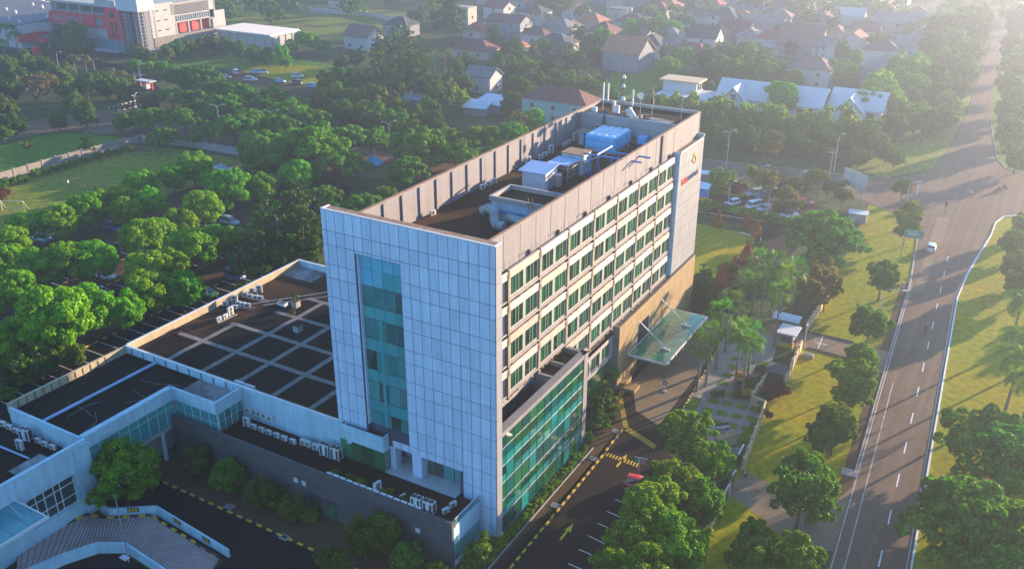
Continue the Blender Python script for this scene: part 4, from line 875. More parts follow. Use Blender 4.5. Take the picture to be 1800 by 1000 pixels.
glazing(W2, 'x', -4.72, -44.5, -37.2, 4.4, 7.9, 5, 'glass_spandrel', tr=6.4)
glazing(W2, 'y', -37.1, -4.6, -.6, 4.4, 7.9, 4, 'glass_teal', tr=6.6)
b = MB(); b.bb(-46.4, -17.0, 4.5, -46.3, -.6, 7.9); b.bb(-44.5, -.7, 4.4, -37.2, -.6, 7.9); b.build('inner_wall', 'shed_blue', W2)
for y in (-7.2, -14.2): MB().cyl(-44.9, y, 0, 4.0, .28, .28, 12).build('column', 'white_wall', W2)
# annex with the tall window beside the ramp
AX = thing('annex_building', 'pale annex wall with a tall gridded window above the ramp', 'building', (-52, -30, 0))
b = MB(); b.bb(-75, -60, 0, -45.2, -17.76, 6.75); b.build('wall', 'grey_wall', AX)
b = MB(); b.bb(-74.8, -59, 6.75, -45.0, -17.9, 6.8); b.build('roof_deck', 'roof_dark', AX)
b = MB(); solid_with_holes(b, -44.5, -44.0, -60, -17.76, 0, 9.6, [(-26.0, -20.15, 2.35, 6.15)]); b.bb(-44.5, -19.6, 0, -43.75, -17.8, 9.3); b.build('front_wall', 'white_wall', AX)
b = MB(); b.bb(-50, -24, 6.8, -46, -20, 6.83); b.build('roof_coating', 'roof_pale', AX)
for (y0, y1) in [(-25.95, -24.9), (-24.85, -23.9), (-23.85, -22.7), (-22.65, -21.9), (-21.85, -20.2)]:
    for (z0, z1) in [(2.4, 3.5), (3.55, 5.1), (5.15, 6.1)]: MB().bb(-44.4, y0 + .03, z0, -44.35, y1 - .03, z1).build('pane', 'glass_dark', AX)
b = MB()
for y in (-26.0, -24.87, -23.87, -22.67, -21.87, -20.17): b.bb(-44.42, y - .045, 2.35, -44.28, y + .045, 6.15)
for z in (2.37, 3.52, 5.12, 6.12): b.bb(-44.41, -26, z - .045, -44.29, -20.15, z + .045)
b.build('window_grid', 'paint_white', AX)
MB().tube([(-70, -22.2, 7.0), (-50, -21.4, 7.0)], .12, 6).build('roof_pipe', 'shed_blue', AX)
C2 = thing('ramp_canopy', 'small green glass canopy on a rod above the ramp', 'canopy', (-41.3, -33, 0))
me = MB().bb(.02, .02, 0, 1.72, 1.72, .04).mesh('pane', 'glass_rail')
for i in range(3):
    for j in range(7): put('pane', me, C2, (-43.95 + 1.75 * i + 41.3, -39.4 + 1.75 * j + 33, 7.1))
b = MB(); b.bb(-44, -27.2, 6.85, -38.6, -27.0, 7.15); b.bb(-38.7, -39.4, 6.85, -38.5, -27, 7.18); b.build('fascia', 'steel_white', C2)
b = MB()
for j in range(7): b.bb(-44, -39.4 + 1.75 * j - .04, 6.9, -38.6, -39.4 + 1.75 * j + .04, 7.08)
b.build('beam', 'steel', C2); MB().tube([(-44.0, -28.6, 9.0), (-40.5, -28.6, 7.2)], .06, 5).build('tie_rod', 'steel', C2)
# ---- ramp with walls, grooves and chevrons
RP = thing('vehicle_ramp', 'grooved concrete car ramp with white side walls and striped kerb', 'ramp', (-36, -20, 0))
OUT = [(-45.2, -27.3, .55), (-43.6, -19.9, .5), (-41.5, -19.4, .48), (-37.2, -16.3, .42), (-25.2, -17.2, .08)]
INN = [(-40.6, -31.0, .55), (-39.0, -26.2, .5), (-37.4, -23.2, .48), (-34.7, -21.6, .42), (-22.8, -22.6, .06)]
b = MB(); n = len(OUT)
for i in range(n - 1): b.add([OUT[i], INN[i], INN[i + 1], OUT[i + 1]], [(0, 1, 2, 3)])
b.build('surface', 'ramp', RP)
b = MB(); Lp = lambda p, q_, t: tuple(p[k] + (q_[k] - p[k]) * t for k in range(3))
for i in range(n - 1):
    m_ = [9, 7, 12, 34][i]
    for k in range(m_):
        t = (k + .5) / m_; p, q_ = Lp(OUT[i], OUT[i + 1], t), Lp(INN[i], INN[i + 1], t); p = (p[0], p[1], p[2] + .012); q_ = (q_[0], q_[1], q_[2] + .012); b.tube([p, q_], .028, 4)
tag(b.build('groove', 'asphalt_dark', RP), kind='stuff')
def ramp_wall(path, h, th, name, par, m='white_wall', zb=0.0):
    b = MB()
    for p, q_ in zip(path, path[1:]):
        dx_, dy_ = q_[0] - p[0], q_[1] - p[1]; L_ = math.hypot(dx_, dy_); nx, ny = -dy_ / L_ * th / 2, dx_ / L_ * th / 2
        ex, ey = dx_ / L_ * th * .4, dy_ / L_ * th * .4
        vs = [(p[0] + nx - ex, p[1] + ny - ey, zb), (p[0] - nx - ex, p[1] - ny - ey, zb), (q_[0] - nx + ex, q_[1] - ny + ey, zb), (q_[0] + nx + ex, q_[1] + ny + ey, zb)]
        vt = [(p[0] + nx - ex, p[1] + ny - ey, p[2] + h), (p[0] - nx - ex, p[1] - ny - ey, p[2] + h), (q_[0] - nx + ex, q_[1] - ny + ey, q_[2] + h), (q_[0] + nx + ex, q_[1] + ny + ey, q_[2] + h)]
        b.add(vs + vt, [(0, 3, 2, 1), (4, 5, 6, 7), (0, 1, 5, 4), (1, 2, 6, 5), (2, 3, 7, 6), (3, 0, 4, 7)])
    return b.build(name, m, par)
ramp_wall([(-43.3, -18.4, .5), (-41.2, -18.6, .48), (-36.9, -15.5, .42), (-24.4, -16.5, .1)], 1.0, .22, 'outer_wall', RP)
ramp_wall(INN, .95, .22, 'inner_wall', RP)
b = MB(); b.bb(-44, -20.0, 0, -43, -18.2, .6)
kb = MB().box((0, 0, 0), (.8, .24, .20)).mesh('kerb_block', 'paint_yellow'); kd = MB()
for p, q_ in zip(OUT, OUT[1:]):
    L_ = math.dist(p, q_); a = math.atan2(q_[1] - p[1], q_[0] - p[0]); m_ = max(1, int(L_ / 1.55))
    kd.box(((p[0] + q_[0]) / 2, (p[1] + q_[1]) / 2, (p[2] + q_[2]) / 2), (L_ + .1, .22, .24), a)
    for k in range(m_): c = Lp(p, q_, (k + .5) / m_); put('kerb_block', kb, RP, (c[0] + 36, c[1] + 20, c[2] + .07), a)
kd.build('kerb', 'kerb_black', RP)
def chevron(x, y, z, a, w):
    s = thing('chevron_sign', w, 'sign', (x, y, z), a); sub(s, 'plate', MB().bb(-.65, -.02, -.3, .65, .02, .3).mesh('plate', 'kerb_black'))
    for k in range(3):
        u = -.4 + k * .38; v = [(u + .2, -.03, .26), (u - .0, -.03, .26), (u - .2, -.03, 0), (u, -.03, -.26), (u + .2, -.03, -.26), (u + .0, -.03, 0)]
        sub(s, 'chevron', MB().add(v, [(0, 1, 2, 5), (2, 3, 4, 5)]).mesh('chevron', 'paint_yellow'))
chevron(-38.9, -17.15, 1.15, R(36), 'black and yellow chevron sign on the ramp wall beneath the round tree')
chevron(-33.0, -15.95, 1.0, R(-4.6), 'black and yellow chevron sign halfway down the outer ramp wall'); chevron(-28.0, -16.35, .75, R(-4.6), 'black and yellow chevron sign near the low end of the ramp wall')
sheet('ramp_pit', [(-41, -40), (-38.8, -26.4), (-37.2, -23.4), (-34.6, -21.9), (-24, -22.8), (-24, -40)], .02, 'asphalt_dark')
# floodlight pole by the ramp
fl = thing('floodlight_pole', 'slim grey pole with a square lamp head beside the ramp', 'lamp', (-33.2, -22.6, 0))
MB().tube([(-33.2, -22.6, 0), (-33.2, -22.6, 9.0)], [.09, .05], 8).build('pole', 'steel', fl); MB().bb(-33.7, -23.3, .9, -32.7, -22.7, 1.05).build('lamp_panel', 'steel_white', fl)
# ---- dark stone terrace building in front
TB = thing('terrace_building', 'long dark stone building with a roof terrace below the tower', 'building', (-22, -3, 0))
b = MB(); b.bb(-44.3, -5.4, 0, -2.2, -.44, 5.2); b.bb(-14.4, -.44, 0, -4.8, .05, 5.2); b.build('body', 'stone', TB)
b = MB(); b.bb(-44.2, -5.2, 5.2, -2.4, -.45, 5.26); b.build('terrace_deck', 'roof_dark', TB)
mat('stone_wall', (0.062, 0.062, 0.064), .8, col2=(.10, .094, .09), scale=1.2, fine=.2)
b = MB(); b.bb(-44.5, -5.75, 0, -2.05, -5.4, 6.05); b.bb(-2.4, -5.4, 5.2, -2.05, -5.0, 6.05); b.build('front_wall', 'stone_wall', TB)
b = MB(); q = random.Random(1)
for j in range(20):
    z = .15 + j * .295; b.bb(-44.5, -5.762 - q.uniform(0, .012), z, -2.04, -5.75, z + .275)
b.build('stone_course', 'stone_wall', TB)
b = MB(); b.bb(-2.2, -5.4, 2.9, -2.08, -.1, 5.3); b.bb(-2.2, -5.4, 0, -2.1, -.1, .8); b.build('end_wall', 'white_wall', TB)
glazing(TB, 'y', -2.1, -5.3, -.15, .8, 2.9, 3, 'glass_spandrel', 'steel')
MB().bb(-2.2, -4.95, 5.3, -2.17, -.05, 6.1).build('glass_rail', 'glass_rail', TB); MB().bb(-2.23, -4.95, 6.1, -2.14, -.05, 6.16).build('handrail', 'steel_white', TB)
for (x0, x1) in [(-26.6, -25.3), (-21.9, -20.4), (-19.5, -18.2), (-33.5, -32.0), (-10.2, -9.0), (-7.4, -5.9)]:
    w = MB().bb(x0 - .12, -5.80, .15, x1 + .12, -5.74, 2.45).build('window', 'dark_metal', TB); MB().bb(x0, -5.83, .25, x1, -5.8, 2.3).build('pane', 'glass_green', w); MB().bb(x0 - .2, -6.2, 2.45, x1 + .2, -5.74, 2.55).build('hood', 'dark_metal', w)
for (x, z) in [(-23.95, 3.66), (-22.7, 3.66), (-6.5, 3.45)]: MB().bb(x - .3, -5.85, z - .3, x + .3, -5.75, z + .3).build('wall_vent', 'steel_white', TB)
b = MB(); q = random.Random(6)
for i in range(14): x = -19.5 + i * .95; b.bb(x, -5.32, 5.9, x + .75, -5.02, 6.0 + q.uniform(0, .06))
b.build('sandbag', 'paint_white', TB)
# white balcony block and curtained hall between podium and tower
HB = thing('corner_hall', 'white balcony block above a green curtained hall at the tower foot', 'building', (-18, 0, 0))
b = MB(); b.bb(-21.0, -1.05, 7.9, -14.4, -.85, 9.9); b.bb(-14.6, -.85, 7.9, -14.4, .03, 9.9); b.bb(-21.0, -.85, 7.9, -14.6, -.5, 8.3); b.build('balcony_wall', 'white_wall', HB)
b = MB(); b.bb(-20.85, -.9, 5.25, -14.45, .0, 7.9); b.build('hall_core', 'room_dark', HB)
for i in range(4): MB().bb(-20.85 + i * 1.6 + .02, -1.0, 5.3, -20.85 + (i + 1) * 1.6 - .02, -.94, 7.88).build('pane', 'glass_green', HB)
MB().bb(-14.45, -.95, 5.3, -14.40, .0, 7.88).build('side_pane', 'glass_green', HB)
b = MB(); b.tube([(-20.2, -.5, 9.9), (-20.2, -1.1, 9.6), (-20.2, -1.1, 8.0)], .06, 6); b.bb(-19.6, -1.3, 7.7, -19.0, -1.05, 8.0); b.build('drain_pipe', 'steel_white', HB)

# ================================================================== air-conditioning units
def fan_mesh(r): 
    b = MB(); b.wheel((0, 0, 0), r, .03, 14); return b.mesh('fan', 'dark_metal')
FAN = fan_mesh(.24); FANB = fan_mesh(.3)
def top_fan(r): b = MB(); b.cyl(0, 0, 0, .04, r, r, 14); return b.mesh('fan', 'dark_metal')
TF = top_fan(.3)
def cage(r, along='y'):
    b = MB()
    for k in range(3):
        rr = r * (k + 1) / 3; pts = [(rr * math.cos(t * PI / 6), -.03, rr * math.sin(t * PI / 6)) for t in range(13)]; b.tube(pts, .008, 3)
    return b.mesh('fan_guard', 'ac_white')
CG = cage(.25)
b = MB(); b.bb(-.42, -.16, .08, .42, .16, .68); b.bb(-.36, -.18, 0, -.28, .18, .08); b.bb(.28, -.18, 0, .36, .18, .08); AC_S = b.mesh('casing', 'ac_white')
b = MB(); b.bb(-.48, -.18, .08, .48, .18, 1.32); b.bb(-.42, -.2, 0, -.32, .2, .08); b.bb(.32, -.2, 0, .42, .2, .08); AC_T = b.mesh('casing', 'ac_white')
b = MB(); b.bb(-.62, -.38, .1, .62, .38, 1.6); AC_V = b.mesh('casing', 'ac_white')
b = MB(); [b.bb(x - .05, y - .05, .0, x + .05, y + .05, 1.6) for x in (-.6, .6) for y in (-.36, .36)]; b.bb(-.2, -.4, .15, .2, -.38, 1.5); AC_P = b.mesh('corner_post', 'steel_white')
b = MB(); b.bb(-.56, -.395, .2, -.24, -.38, 1.4); b.bb(.24, -.395, .2, .56, -.38, 1.4); b.bb(.62, -.3, .2, .635, .3, 1.4); AC_G = b.mesh('coil', 'dark_metal')
ACN = [0]
def ac(kind, x, y, z, rz, label, group):
    o = thing('air_conditioner', label, 'air conditioner', (x, y, z), rz, group)
    if kind == 's': sub(o, 'casing', AC_S); sub(o, 'fan', FAN, (-.1, -.155, .38)); sub(o, 'fan_guard', CG, (-.1, -.155, .38))
    elif kind == 't': sub(o, 'casing', AC_T); [(sub(o, 'fan', FANB, (-.05, -.175, h)), sub(o, 'fan_guard', CG, (-.05, -.175, h))) for h in (.4, 1.0)]
    elif kind == 'w': sub(o, 'casing', AC_S, sc=(1.9, 1.1, 1.3)); [(sub(o, 'fan', FAN, (d, -.18, .48)), sub(o, 'fan_guard', CG, (d, -.18, .48))) for d in (-.38, .38)]
    else: sub(o, 'casing', AC_V); sub(o, 'corner_post', AC_P); sub(o, 'coil', AC_G); [sub(o, 'fan', TF, (d, 0, 1.59)) for d in (-.31, .31)]
    return o
g_ = 'outdoor units on the terrace'
for i, x in enumerate((-36.0, -35.0, -34.2, -33.3, -32.4)): ac('s', x, -.65, 6.3, 0, ORD[i] + ' from the left of the small units bracketed on the white wall', g_)
ac('t', -35.2, -2.0, 5.26, .1, 'taller white unit at the left end of the terrace row', g_)
for i, x in enumerate((-34.0, -32.7, -31.5, -30.2, -28.95, -27.6)): ac('s', x, -2.0, 5.26, .05, ORD[i] + ' from the left of the small floor units along the terrace', g_)
ac('w', -25.9, -1.6, 5.26, 0, 'wide double-fan unit next to the small terrace units', g_); ac('w', -24.0, -1.6, 5.26, 0, 'wide double-fan unit next to the top-fan units on the terrace', g_)
ac('v', -22.6, -1.8, 5.26, .02, 'left one of two top-fan units near the green curtained hall', g_); ac('v', -21.0, -1.75, 5.26, .02, 'right one of two top-fan units near the green curtained hall', g_)
ac('v', -7.3, -4.6, 5.26, .02, 'left one of two top-fan units behind the terrace front wall', g_); ac('v', -5.75, -4.55, 5.26, .02, 'right one of two top-fan units behind the terrace front wall', g_)
ac('s', -4.2, -3.7, 5.26, R(70), 'small unit on the terrace nearest the glass rail, front one', g_); ac('s', -4.1, -2.4, 5.26, R(70), 'small unit on the terrace nearest the glass rail, rear one', g_)
ac('t', -12.9, -4.4, 5.26, R(80), 'upright unit among the terrace planters, left', g_); ac('s', -9.6, -4.2, 5.26, R(80), 'low unit among the terrace planters, right', g_)
g_ = 'outdoor units on the annex roof'
for i, (x, y) in enumerate([(-59, -18.6), (-57.7, -18.65), (-56.3, -18.7), (-55.2, -18.6), (-52.1, -18.7), (-50.8, -18.75), (-49.4, -18.7)]): ac('s', x, y, 6.8, R(10), ORD[i] + ' from the left of the small units under the dividing wall', g_)
ac('t', -52.7, -20.6, 6.8, R(5), 'large unit standing alone in front of the annex row', g_); ac('v', -53.9, -19.0, 6.8, R(20), 'bulky dented unit behind the large one on the annex roof', g_)
ac('s', -63.0, -20.8, 6.8, R(60), 'small unit at the left edge of the annex roof', g_)
g_ = 'outdoor units on the gridded roof'
for i, (k, x, y) in enumerate([('s', -54.7, 12.7), ('s', -54.6, 13.8), ('t', -54.7, 15.0)]): ac(k, x, y, 8.7, R(95), ['nearest small unit', 'second small unit', 'tall unit'][i] + ' of the front rack on the gridded roof', g_)
for i, (k, x, y) in enumerate([('s', -57.8, 17.0), ('t', -57.2, 18.3), ('s', -56.1, 18.0), ('s', -55.3, 18.1), ('s', -54.5, 18.2), ('s', -55.6, 16.8)]): ac(k, x, y, 8.7, R(40), ORD[i] + ' unit of the middle rack on the gridded roof', g_)
for i, (k, x, y) in enumerate([('s', -57.5, 20.9), ('s', -57.8, 22.6), ('t', -56.6, 22.9), ('s', -56.5, 20.8), ('s', -55.5, 21.0), ('s', -54.7, 21.1)]): ac(k, x, y, 8.7, R(40), ORD[i] + ' unit of the rear rack on the gridded roof', g_)
for (x0, y0, x1, y1, w) in [(-54.7, 12.2, -54.5, 15.8, 'front'), (-58.3, 17.2, -53.6, 18.4, 'middle'), (-58.2, 20.9, -53.4, 21.3, 'rear')]:
    rk = thing('unit_rack', 'low steel rack under the %s group of units on the gridded roof' % w, 'rack', ((x0 + x1) / 2, (y0 + y1) / 2, 8.56)); b = MB()
    for s in (-.3, .3): b.tube([(x0 + s * (y1 - y0 > 2), y0 + s * (x1 - x0 > 2), 8.66), (x1 + s * (y1 - y0 > 2), y1 + s * (x1 - x0 > 2), 8.66)], .04, 4)
    b.build('rail', 'steel_white', rk)
ac('w', -38.4, .6, 8.6, 0, 'left of the two units behind the dividing parapet', g_); ac('w', -36.6, .55, 8.6, 0, 'right of the two units behind the dividing parapet', g_)
# planters, boxes on the gridded roof
for i, (x, y, t) in enumerate([(-48.5, 22.2, 'planter box with a small palm on the sunlit roof corner'), (-42.7, 16.2, 'pale square box in the middle roof panel'), (-35.2, 20.5, 'pale square box beside the tower on the gridded roof')]):
    p = thing('roof_planter', t, 'planter', (x, y, 8.6)); MB().bb(x - .5, y - .5, 8.6, x + .5, y + .5, 9.5).build('box', 'cream' if i == 0 else 'concrete', p); MB().bb(x - .4, y - .4, 9.5, x + .4, y + .4, 9.56).build('soil', 'soil', p)
tree('banana', (-48.5, 22.2), .42, 'small palm growing in the sunlit roof planter', z=9.5); tree('banana', (-47.0, 19.6), .35, 'small palm lying low beside the roof path', z=8.6); tree('shrub', (-42.7, 16.2), .4, 'tiny shrub in the pale roof box', z=9.5)
cp = thing('roof_hatch', 'pale open hatch box lying on the gridded roof beside the pipes', 'hatch', (-50.6, 21.6, 8.6)); MB().bb(-51.4, 21.2, 8.6, -49.9, 22.0, 9.0).build('box', 'steel_white', cp); MB().bb(-51.2, 21.3, 9.0, -50.1, 21.9, 9.04).build('lid', 'dark_metal', cp)
for i, (x, y) in enumerate([(-18.8, -4.5), (-16.6, -4.6), (-15.2, -4.4), (-11.4, -4.5), (-8.9, -4.4)]): tree('shrub', (x, y), .75, ORD[i] + ' potted shrub from the left along the terrace wall', 'potted shrubs on the terrace', z=5.26)

# ================================================================== things on the tower roof
g_ = 'outdoor units along the tower parapet'
for i, (y, k) in enumerate([(17.6, 's'), (29.3, 's'), (30.9, 's'), (32.3, 's'), (41.8, 't'), (45.5, 's'), (46.9, 's'), (48.8, 't'), (53.2, 's'), (54.8, 's'), (57.0, 't'), (59.3, 's')]):
    ac(k, -19.5, y, 30.05, R(80), ORD[i] + ' unit from the front along the left roof wall', g_)
ac('s', -17.0, 60.1, 31.6, 0, 'small unit hung on the plant room wall', g_)
SB = thing('stair_block', 'low pale stair block with a dark sunken roof on the tower roof', 'roof structure', (-9.2, 23, 30)); b = MB()
b.bb(-12.9, 20.6, 30, -4.0, 25.6, 32.3); b.build('wall', 'white_wall', SB)
b = MB(); b.bb(-13.1, 20.4, 32.3, -4.0, 20.7, 32.9); b.bb(-13.1, 25.3, 32.3, -4.0, 25.6, 32.9); b.bb(-13.1, 20.7, 32.3, -12.8, 25.3, 32.9); b.build('rim', 'cream', SB); MB().bb(-12.8, 20.7, 32.3, -4.0, 25.3, 32.36).build('roof', 'roof_bitumen', SB)
b = MB(); [b.tube([(x, 20.3, 30), (x, 20.3, 33.6)], .04, 5) for x in (-7.6, -7.0)]; [b.tube([(-7.6, 20.3, 30.4 + .35 * i), (-7.0, 20.3, 30.4 + .35 * i)], .025, 4) for i in range(9)]; b.build('ladder', 'rust', SB); MB().bb(-12.9, 20.3, 31.0, -4.1, 20.58, 31.25).build('blue_band', 'blue_paint', SB)
for i, pts in enumerate([[(-13.0, 18.8, 31.4), (-12.2, 18.8, 31.9), (-11.3, 18.6, 31.7), (-11.0, 18.2, 30.9), (-10.4, 17.6, 30.5), (-9.2, 17.6, 30.5)], [(-9.8, 19.4, 31.0), (-8.0, 19.0, 31.0), (-5.0, 18.8, 31.0), (-4.2, 18.8, 30.6)]]):
    d = thing('air_duct', ['big curved grey duct elbow on the tower roof', 'grey boxy duct running to the right parapet'][i], 'duct', pts[0]); MB().tube(pts, .62 if i == 0 else .55, 10).build('duct', 'duct', d)
    b = MB()
    for p, q_ in list(zip(pts, pts[1:])): b.tube([p, tuple(p[k] + (q_[k] - p[k]) * .04 for k in range(3))], .68 if i == 0 else .6, 10)
    b.build('flange', 'steel', d)
SH = thing('roof_shed', 'pale corrugated shed with blue roof on the tower roof', 'shed', (-13.8, 34.5, 30)); b = MB(); b.bb(-15.5, 33.0, 30, -12.0, 36.2, 32.3)
for i in range(14): b.bb(-15.5 + i * .25, 32.96, 30.05, -15.38 + i * .25, 33.0, 32.3)
b.build('wall', 'shed', SH); MB().add([(-16.0, 32.6, 32.3), (-11.8, 32.6, 32.3), (-11.8, 36.5, 32.7), (-16.0, 36.5, 32.7), (-16.0, 32.6, 32.4), (-11.8, 32.6, 32.4), (-11.8, 36.5, 32.8), (-16.0, 36.5, 32.8)], [(0, 3, 2, 1), (4, 5, 6, 7), (0, 1, 5, 4), (1, 2, 6, 5), (2, 3, 7, 6), (3, 0, 4, 7)]).build('roof', 'shed_blue', SH)
MB().bb(-12.0, 33.8, 30.1, -11.95, 34.9, 32).build('door', 'cream', SH); MB().bb(-11.9, 35.3, 30, -11.2, 36.2, 31.6).build('cabinet', 'cream', SH)
CH = thing('chiller_frame', 'dark framed chiller with blue cover and pipes on the tower roof', 'machine', (-12.6, 39.5, 30)); MB().bb(-14.1, 37.9, 30.2, -11.2, 41.0, 31.9).build('body', 'dark_metal', CH); MB().bb(-14.3, 37.6, 32.3, -11.0, 41.2, 32.42).build('cover', 'shed_blue', CH)
b = MB(); [b.bb(x - .05, y - .05, 30, x + .05, y + .05, 32.3) for x in (-14.2, -11.1) for y in (37.7, 39.4, 41.1)]; [b.bb(-11.12, 37.7, z, -11.05, 41.1, z + .08) for z in (30.6, 31.2, 31.8)]; [b.bb(-14.2, 37.66, z, -11.1, 37.72, z + .08) for z in (30.6, 31.8)]; b.build('frame', 'cream', CH)
MB().bb(-13.4, 37.2, 30.3, -12.6, 37.66, 31.9).build('panel_box', 'shed', CH); MB().bb(-12.2, 36.9, 30.5, -11.8, 37.4, 31.4).build('switch_box', 'cream', CH)
LB = thing('lift_room', 'white boxy lift room with a weathered flat roof on the tower', 'roof structure', (-12.4, 42.9, 30)); MB().bb(-14.0, 41.5, 30, -10.8, 44.3, 32.8).build('wall', 'white_wall', LB); MB().bb(-14.1, 41.4, 32.8, -10.7, 44.4, 32.95).build('roof', 'rust', LB)
b = MB(); [b.bb(-10.8, y, z, -10.55, y + .5, z + .6) for y, z in ((41.8, 31.5), (42.7, 30.9), (43.4, 31.8), (43.6, 30.6))]; b.build('vent_box', 'cream', LB); MB().bb(-10.8, 42.0, 30, -10.75, 42.7, 31.7).build('door', 'shed_blue', LB)
TK = thing('water_tank', 'big bright blue panelled water tank on the tower roof', 'water tank', (-13.4, 55.8, 30))
b = MB(); b.bb(-15.85, 53.05, 30.55, -10.95, 58.95, 32.55); b.build('shell', 'tank_blue', TK); b = MB(); [b.bb(-16, y, 30, -10.8, y + .2, 30.5) for y in (53.2, 54.7, 56.2, 57.7, 58.6)]; b.build('stand', 'steel', TK)
t1 = MB().add([(0, 0, 0), (1.2, 0, 0), (1.2, 0, .97), (0, 0, .97), (.25, -.09, .22), (.95, -.09, .22), (.95, -.09, .75), (.25, -.09, .75)], [(4, 5, 6, 7), (0, 1, 5, 4), (1, 2, 6, 5), (2, 3, 7, 6), (3, 0, 4, 7)]).mesh('tank_panel', 'tank_blue')
t2 = MB().add([(0, 0, 0), (1.2, 0, 0), (1.2, .98, 0), (0, .98, 0), (.45, .4, .22), (.75, .4, .22), (.75, .6, .22), (.45, .6, .22)], [(4, 5, 6, 7), (0, 1, 5, 4), (1, 2, 6, 5), (2, 3, 7, 6), (3, 0, 4, 7)]).mesh('tank_panel', 'tank_top')
for i in range(4):
    for j in range(2): put('tank_panel', t1, TK, (-15.83 + i * 1.22 + 13.4, 53.04 - 55.8, .57 + j * .99))
    for j in range(6): put('tank_panel', t2, TK, (-15.83 + i * 1.22 + 13.4, 53.07 + j * .98 - 55.8, 2.56))
for i in range(5):
    for j in range(2): put('tank_panel', t1, TK, (-10.94 + 13.4, 53.0 + i * 1.19 - 55.8, .57 + j * .99), PI / 2)
PR = thing('pipe_rack', 'blue pipe rack reaching over the right roof wall', 'pipe rack', (-7, 43, 30)); b = MB()
for y, x1 in ((41.6, -2.0), (44.2, -1.8)): b.tube([(-10.2, y, 33.2), (x1, y, 33.2)], .13, 7)
b.tube([(-8.6, 41.6, 33.3), (-8.6, 46.5, 33.3)], .1, 6); b.build('beam', 'blue_paint', PR); b = MB()
for x, y in ((-9.6, 41.6), (-6.4, 41.6), (-9.6, 44.2), (-6.4, 44.2)): b.tube([(x - .25, y, 30), (x, y, 33.2)], .09, 6); b.tube([(x + .25, y, 30), (x, y, 33.2)], .07, 6)
b.build('post', 'blue_paint', PR); MB().tube([(-10.5, 40.9, 32.2), (-8.0, 43.6, 32.9)], .06, 5).build('white_pipe', 'steel_white', PR)
cv = thing('pump_cover', 'flat brown canopy on posts beside the blue tank', 'canopy', (-17.2, 56.5, 30)); MB().bb(-18.6, 55.2, 32.0, -16.4, 57.6, 32.12).build('roof', 'fin', cv); MB().bb(-18.2, 55.6, 30, -17.4, 57, 32).build('cabinet', 'shed_blue', cv)
bx = thing('blue_crate', 'blue open crate below the plant room wall', 'crate', (-8.6, 58.2, 30)); MB().bb(-9.3, 57.7, 30.9, -8.0, 58.8, 32.0).build('box', 'tank_blue', bx); b = MB(); [b.bb(x, y, 30, x + .08, y + .08, 30.9) for x in (-9.3, -8.1) for y in (57.7, 58.7)]; b.build('leg', 'blue_paint', bx)
dk = thing('ceiling_duct', 'grey-green duct hung along the plant room wall', 'duct', (-9, 60, 31)); MB().bb(-14.5, 59.7, 31.2, -4.5, 60.45, 32.3).build('duct', 'duct', dk); b = MB(); [b.bb(-14.5 + i * 1.4, 59.66, 31.15, -14.42 + i * 1.4, 60.47, 32.35) for i in range(8)]; b.build('flange', 'steel', dk)
MB().tube([(-16.2, 60.3, 33.9), (-16.2, 60.2, 31), (-16.2, 60.0, 30.2)], .22, 8).build('black_pipe', 'dark_metal', dk)
# aerials on the plant room
ma = thing('lattice_mast', 'dark lattice radio mast with small dishes on the plant room roof', 'mast', (-14.5, 63, 33.7)); b = MB()
for k in range(3): a = k * 2.1; b.tube([(-14.5 + .45 * math.cos(a), 63 + .45 * math.sin(a), 33.7), (-14.5 + .15 * math.cos(a), 63 + .15 * math.sin(a), 40.0)], .05, 5)
for i in range(14):
    z = 33.8 + i * .44; r_ = .45 - .3 * i / 14; a = i * 2.1; b.tube([(-14.5 + r_ * math.cos(a), 63 + r_ * math.sin(a), z), (-14.5 + r_ * math.cos(a + 2.1), 63 + r_ * math.sin(a + 2.1), z + .44)], .03, 4)
b.tube([(-14.5, 63, 40), (-14.5, 63, 42.2)], .03, 5); b.build('lattice', 'dark_metal', ma)
for (z, d) in ((39.6, .35), (38.2, .3), (36.2, .42)): MB().cyl(-14.5 + .3, 62.7, z - .2, z + .25, d, d * .6, 10).build('dish', 'steel_white', ma)
MB().bb(-15.3, 62.2, 33.9, -14.6, 62.7, 35.1).build('radio_box', 'ac_white', ma); MB().bb(-15.9, 62.6, 33.9, -15.5, 63.1, 35.6).build('radio_box', 'ac_white', ma)
for i, (x, y, h, w) in enumerate([(-17.8, 63.2, 4.4, 'pair of tall panel antennas left of the lattice mast'), (-12.9, 63.6, 3.8, 'slim panel antenna just right of the lattice mast'), (-9.7, 63.9, 4.6, 'dark whip antenna in the middle of the plant room roof'), (-4.7, 63.4, 6.2, 'thin tall rod near the right end of the plant room roof')]):
    a = thing('antenna', w, 'antenna', (x, y, 33.7)); MB().tube([(x, y, 33.7), (x, y, 33.7 + h)], .05 if i < 3 else .03, 5).build('pole', 'steel', a)
    if i < 2: [MB().bb(x + s - .12, y - .1, 33.9 + h * .35, x + s + .12, y + .1, 33.8 + h).build('panel', 'ac_white', a) for s in ((0, .8) if i == 0 else (0,))]
    if i == 2: MB().bb(x - .2, y - .2, 35.6, x + .2, y + .2, 36.6).build('panel', 'dark_metal', a)
ds = thing('satellite_dish', 'small round white dish on a pole on the plant room roof', 'dish', (-11.9, 64.5, 33.7)); MB().tube([(-11.9, 64.5, 33.7), (-11.9, 64.5, 36.4)], .05, 5).build('pole', 'steel', ds); MB().tube([(-11.9, 64.35, 36.6), (-11.9, 64.5, 36.6), (-11.9, 64.6, 36.6)], [.55, .3, .05], 12).build('dish', 'steel_white', ds)
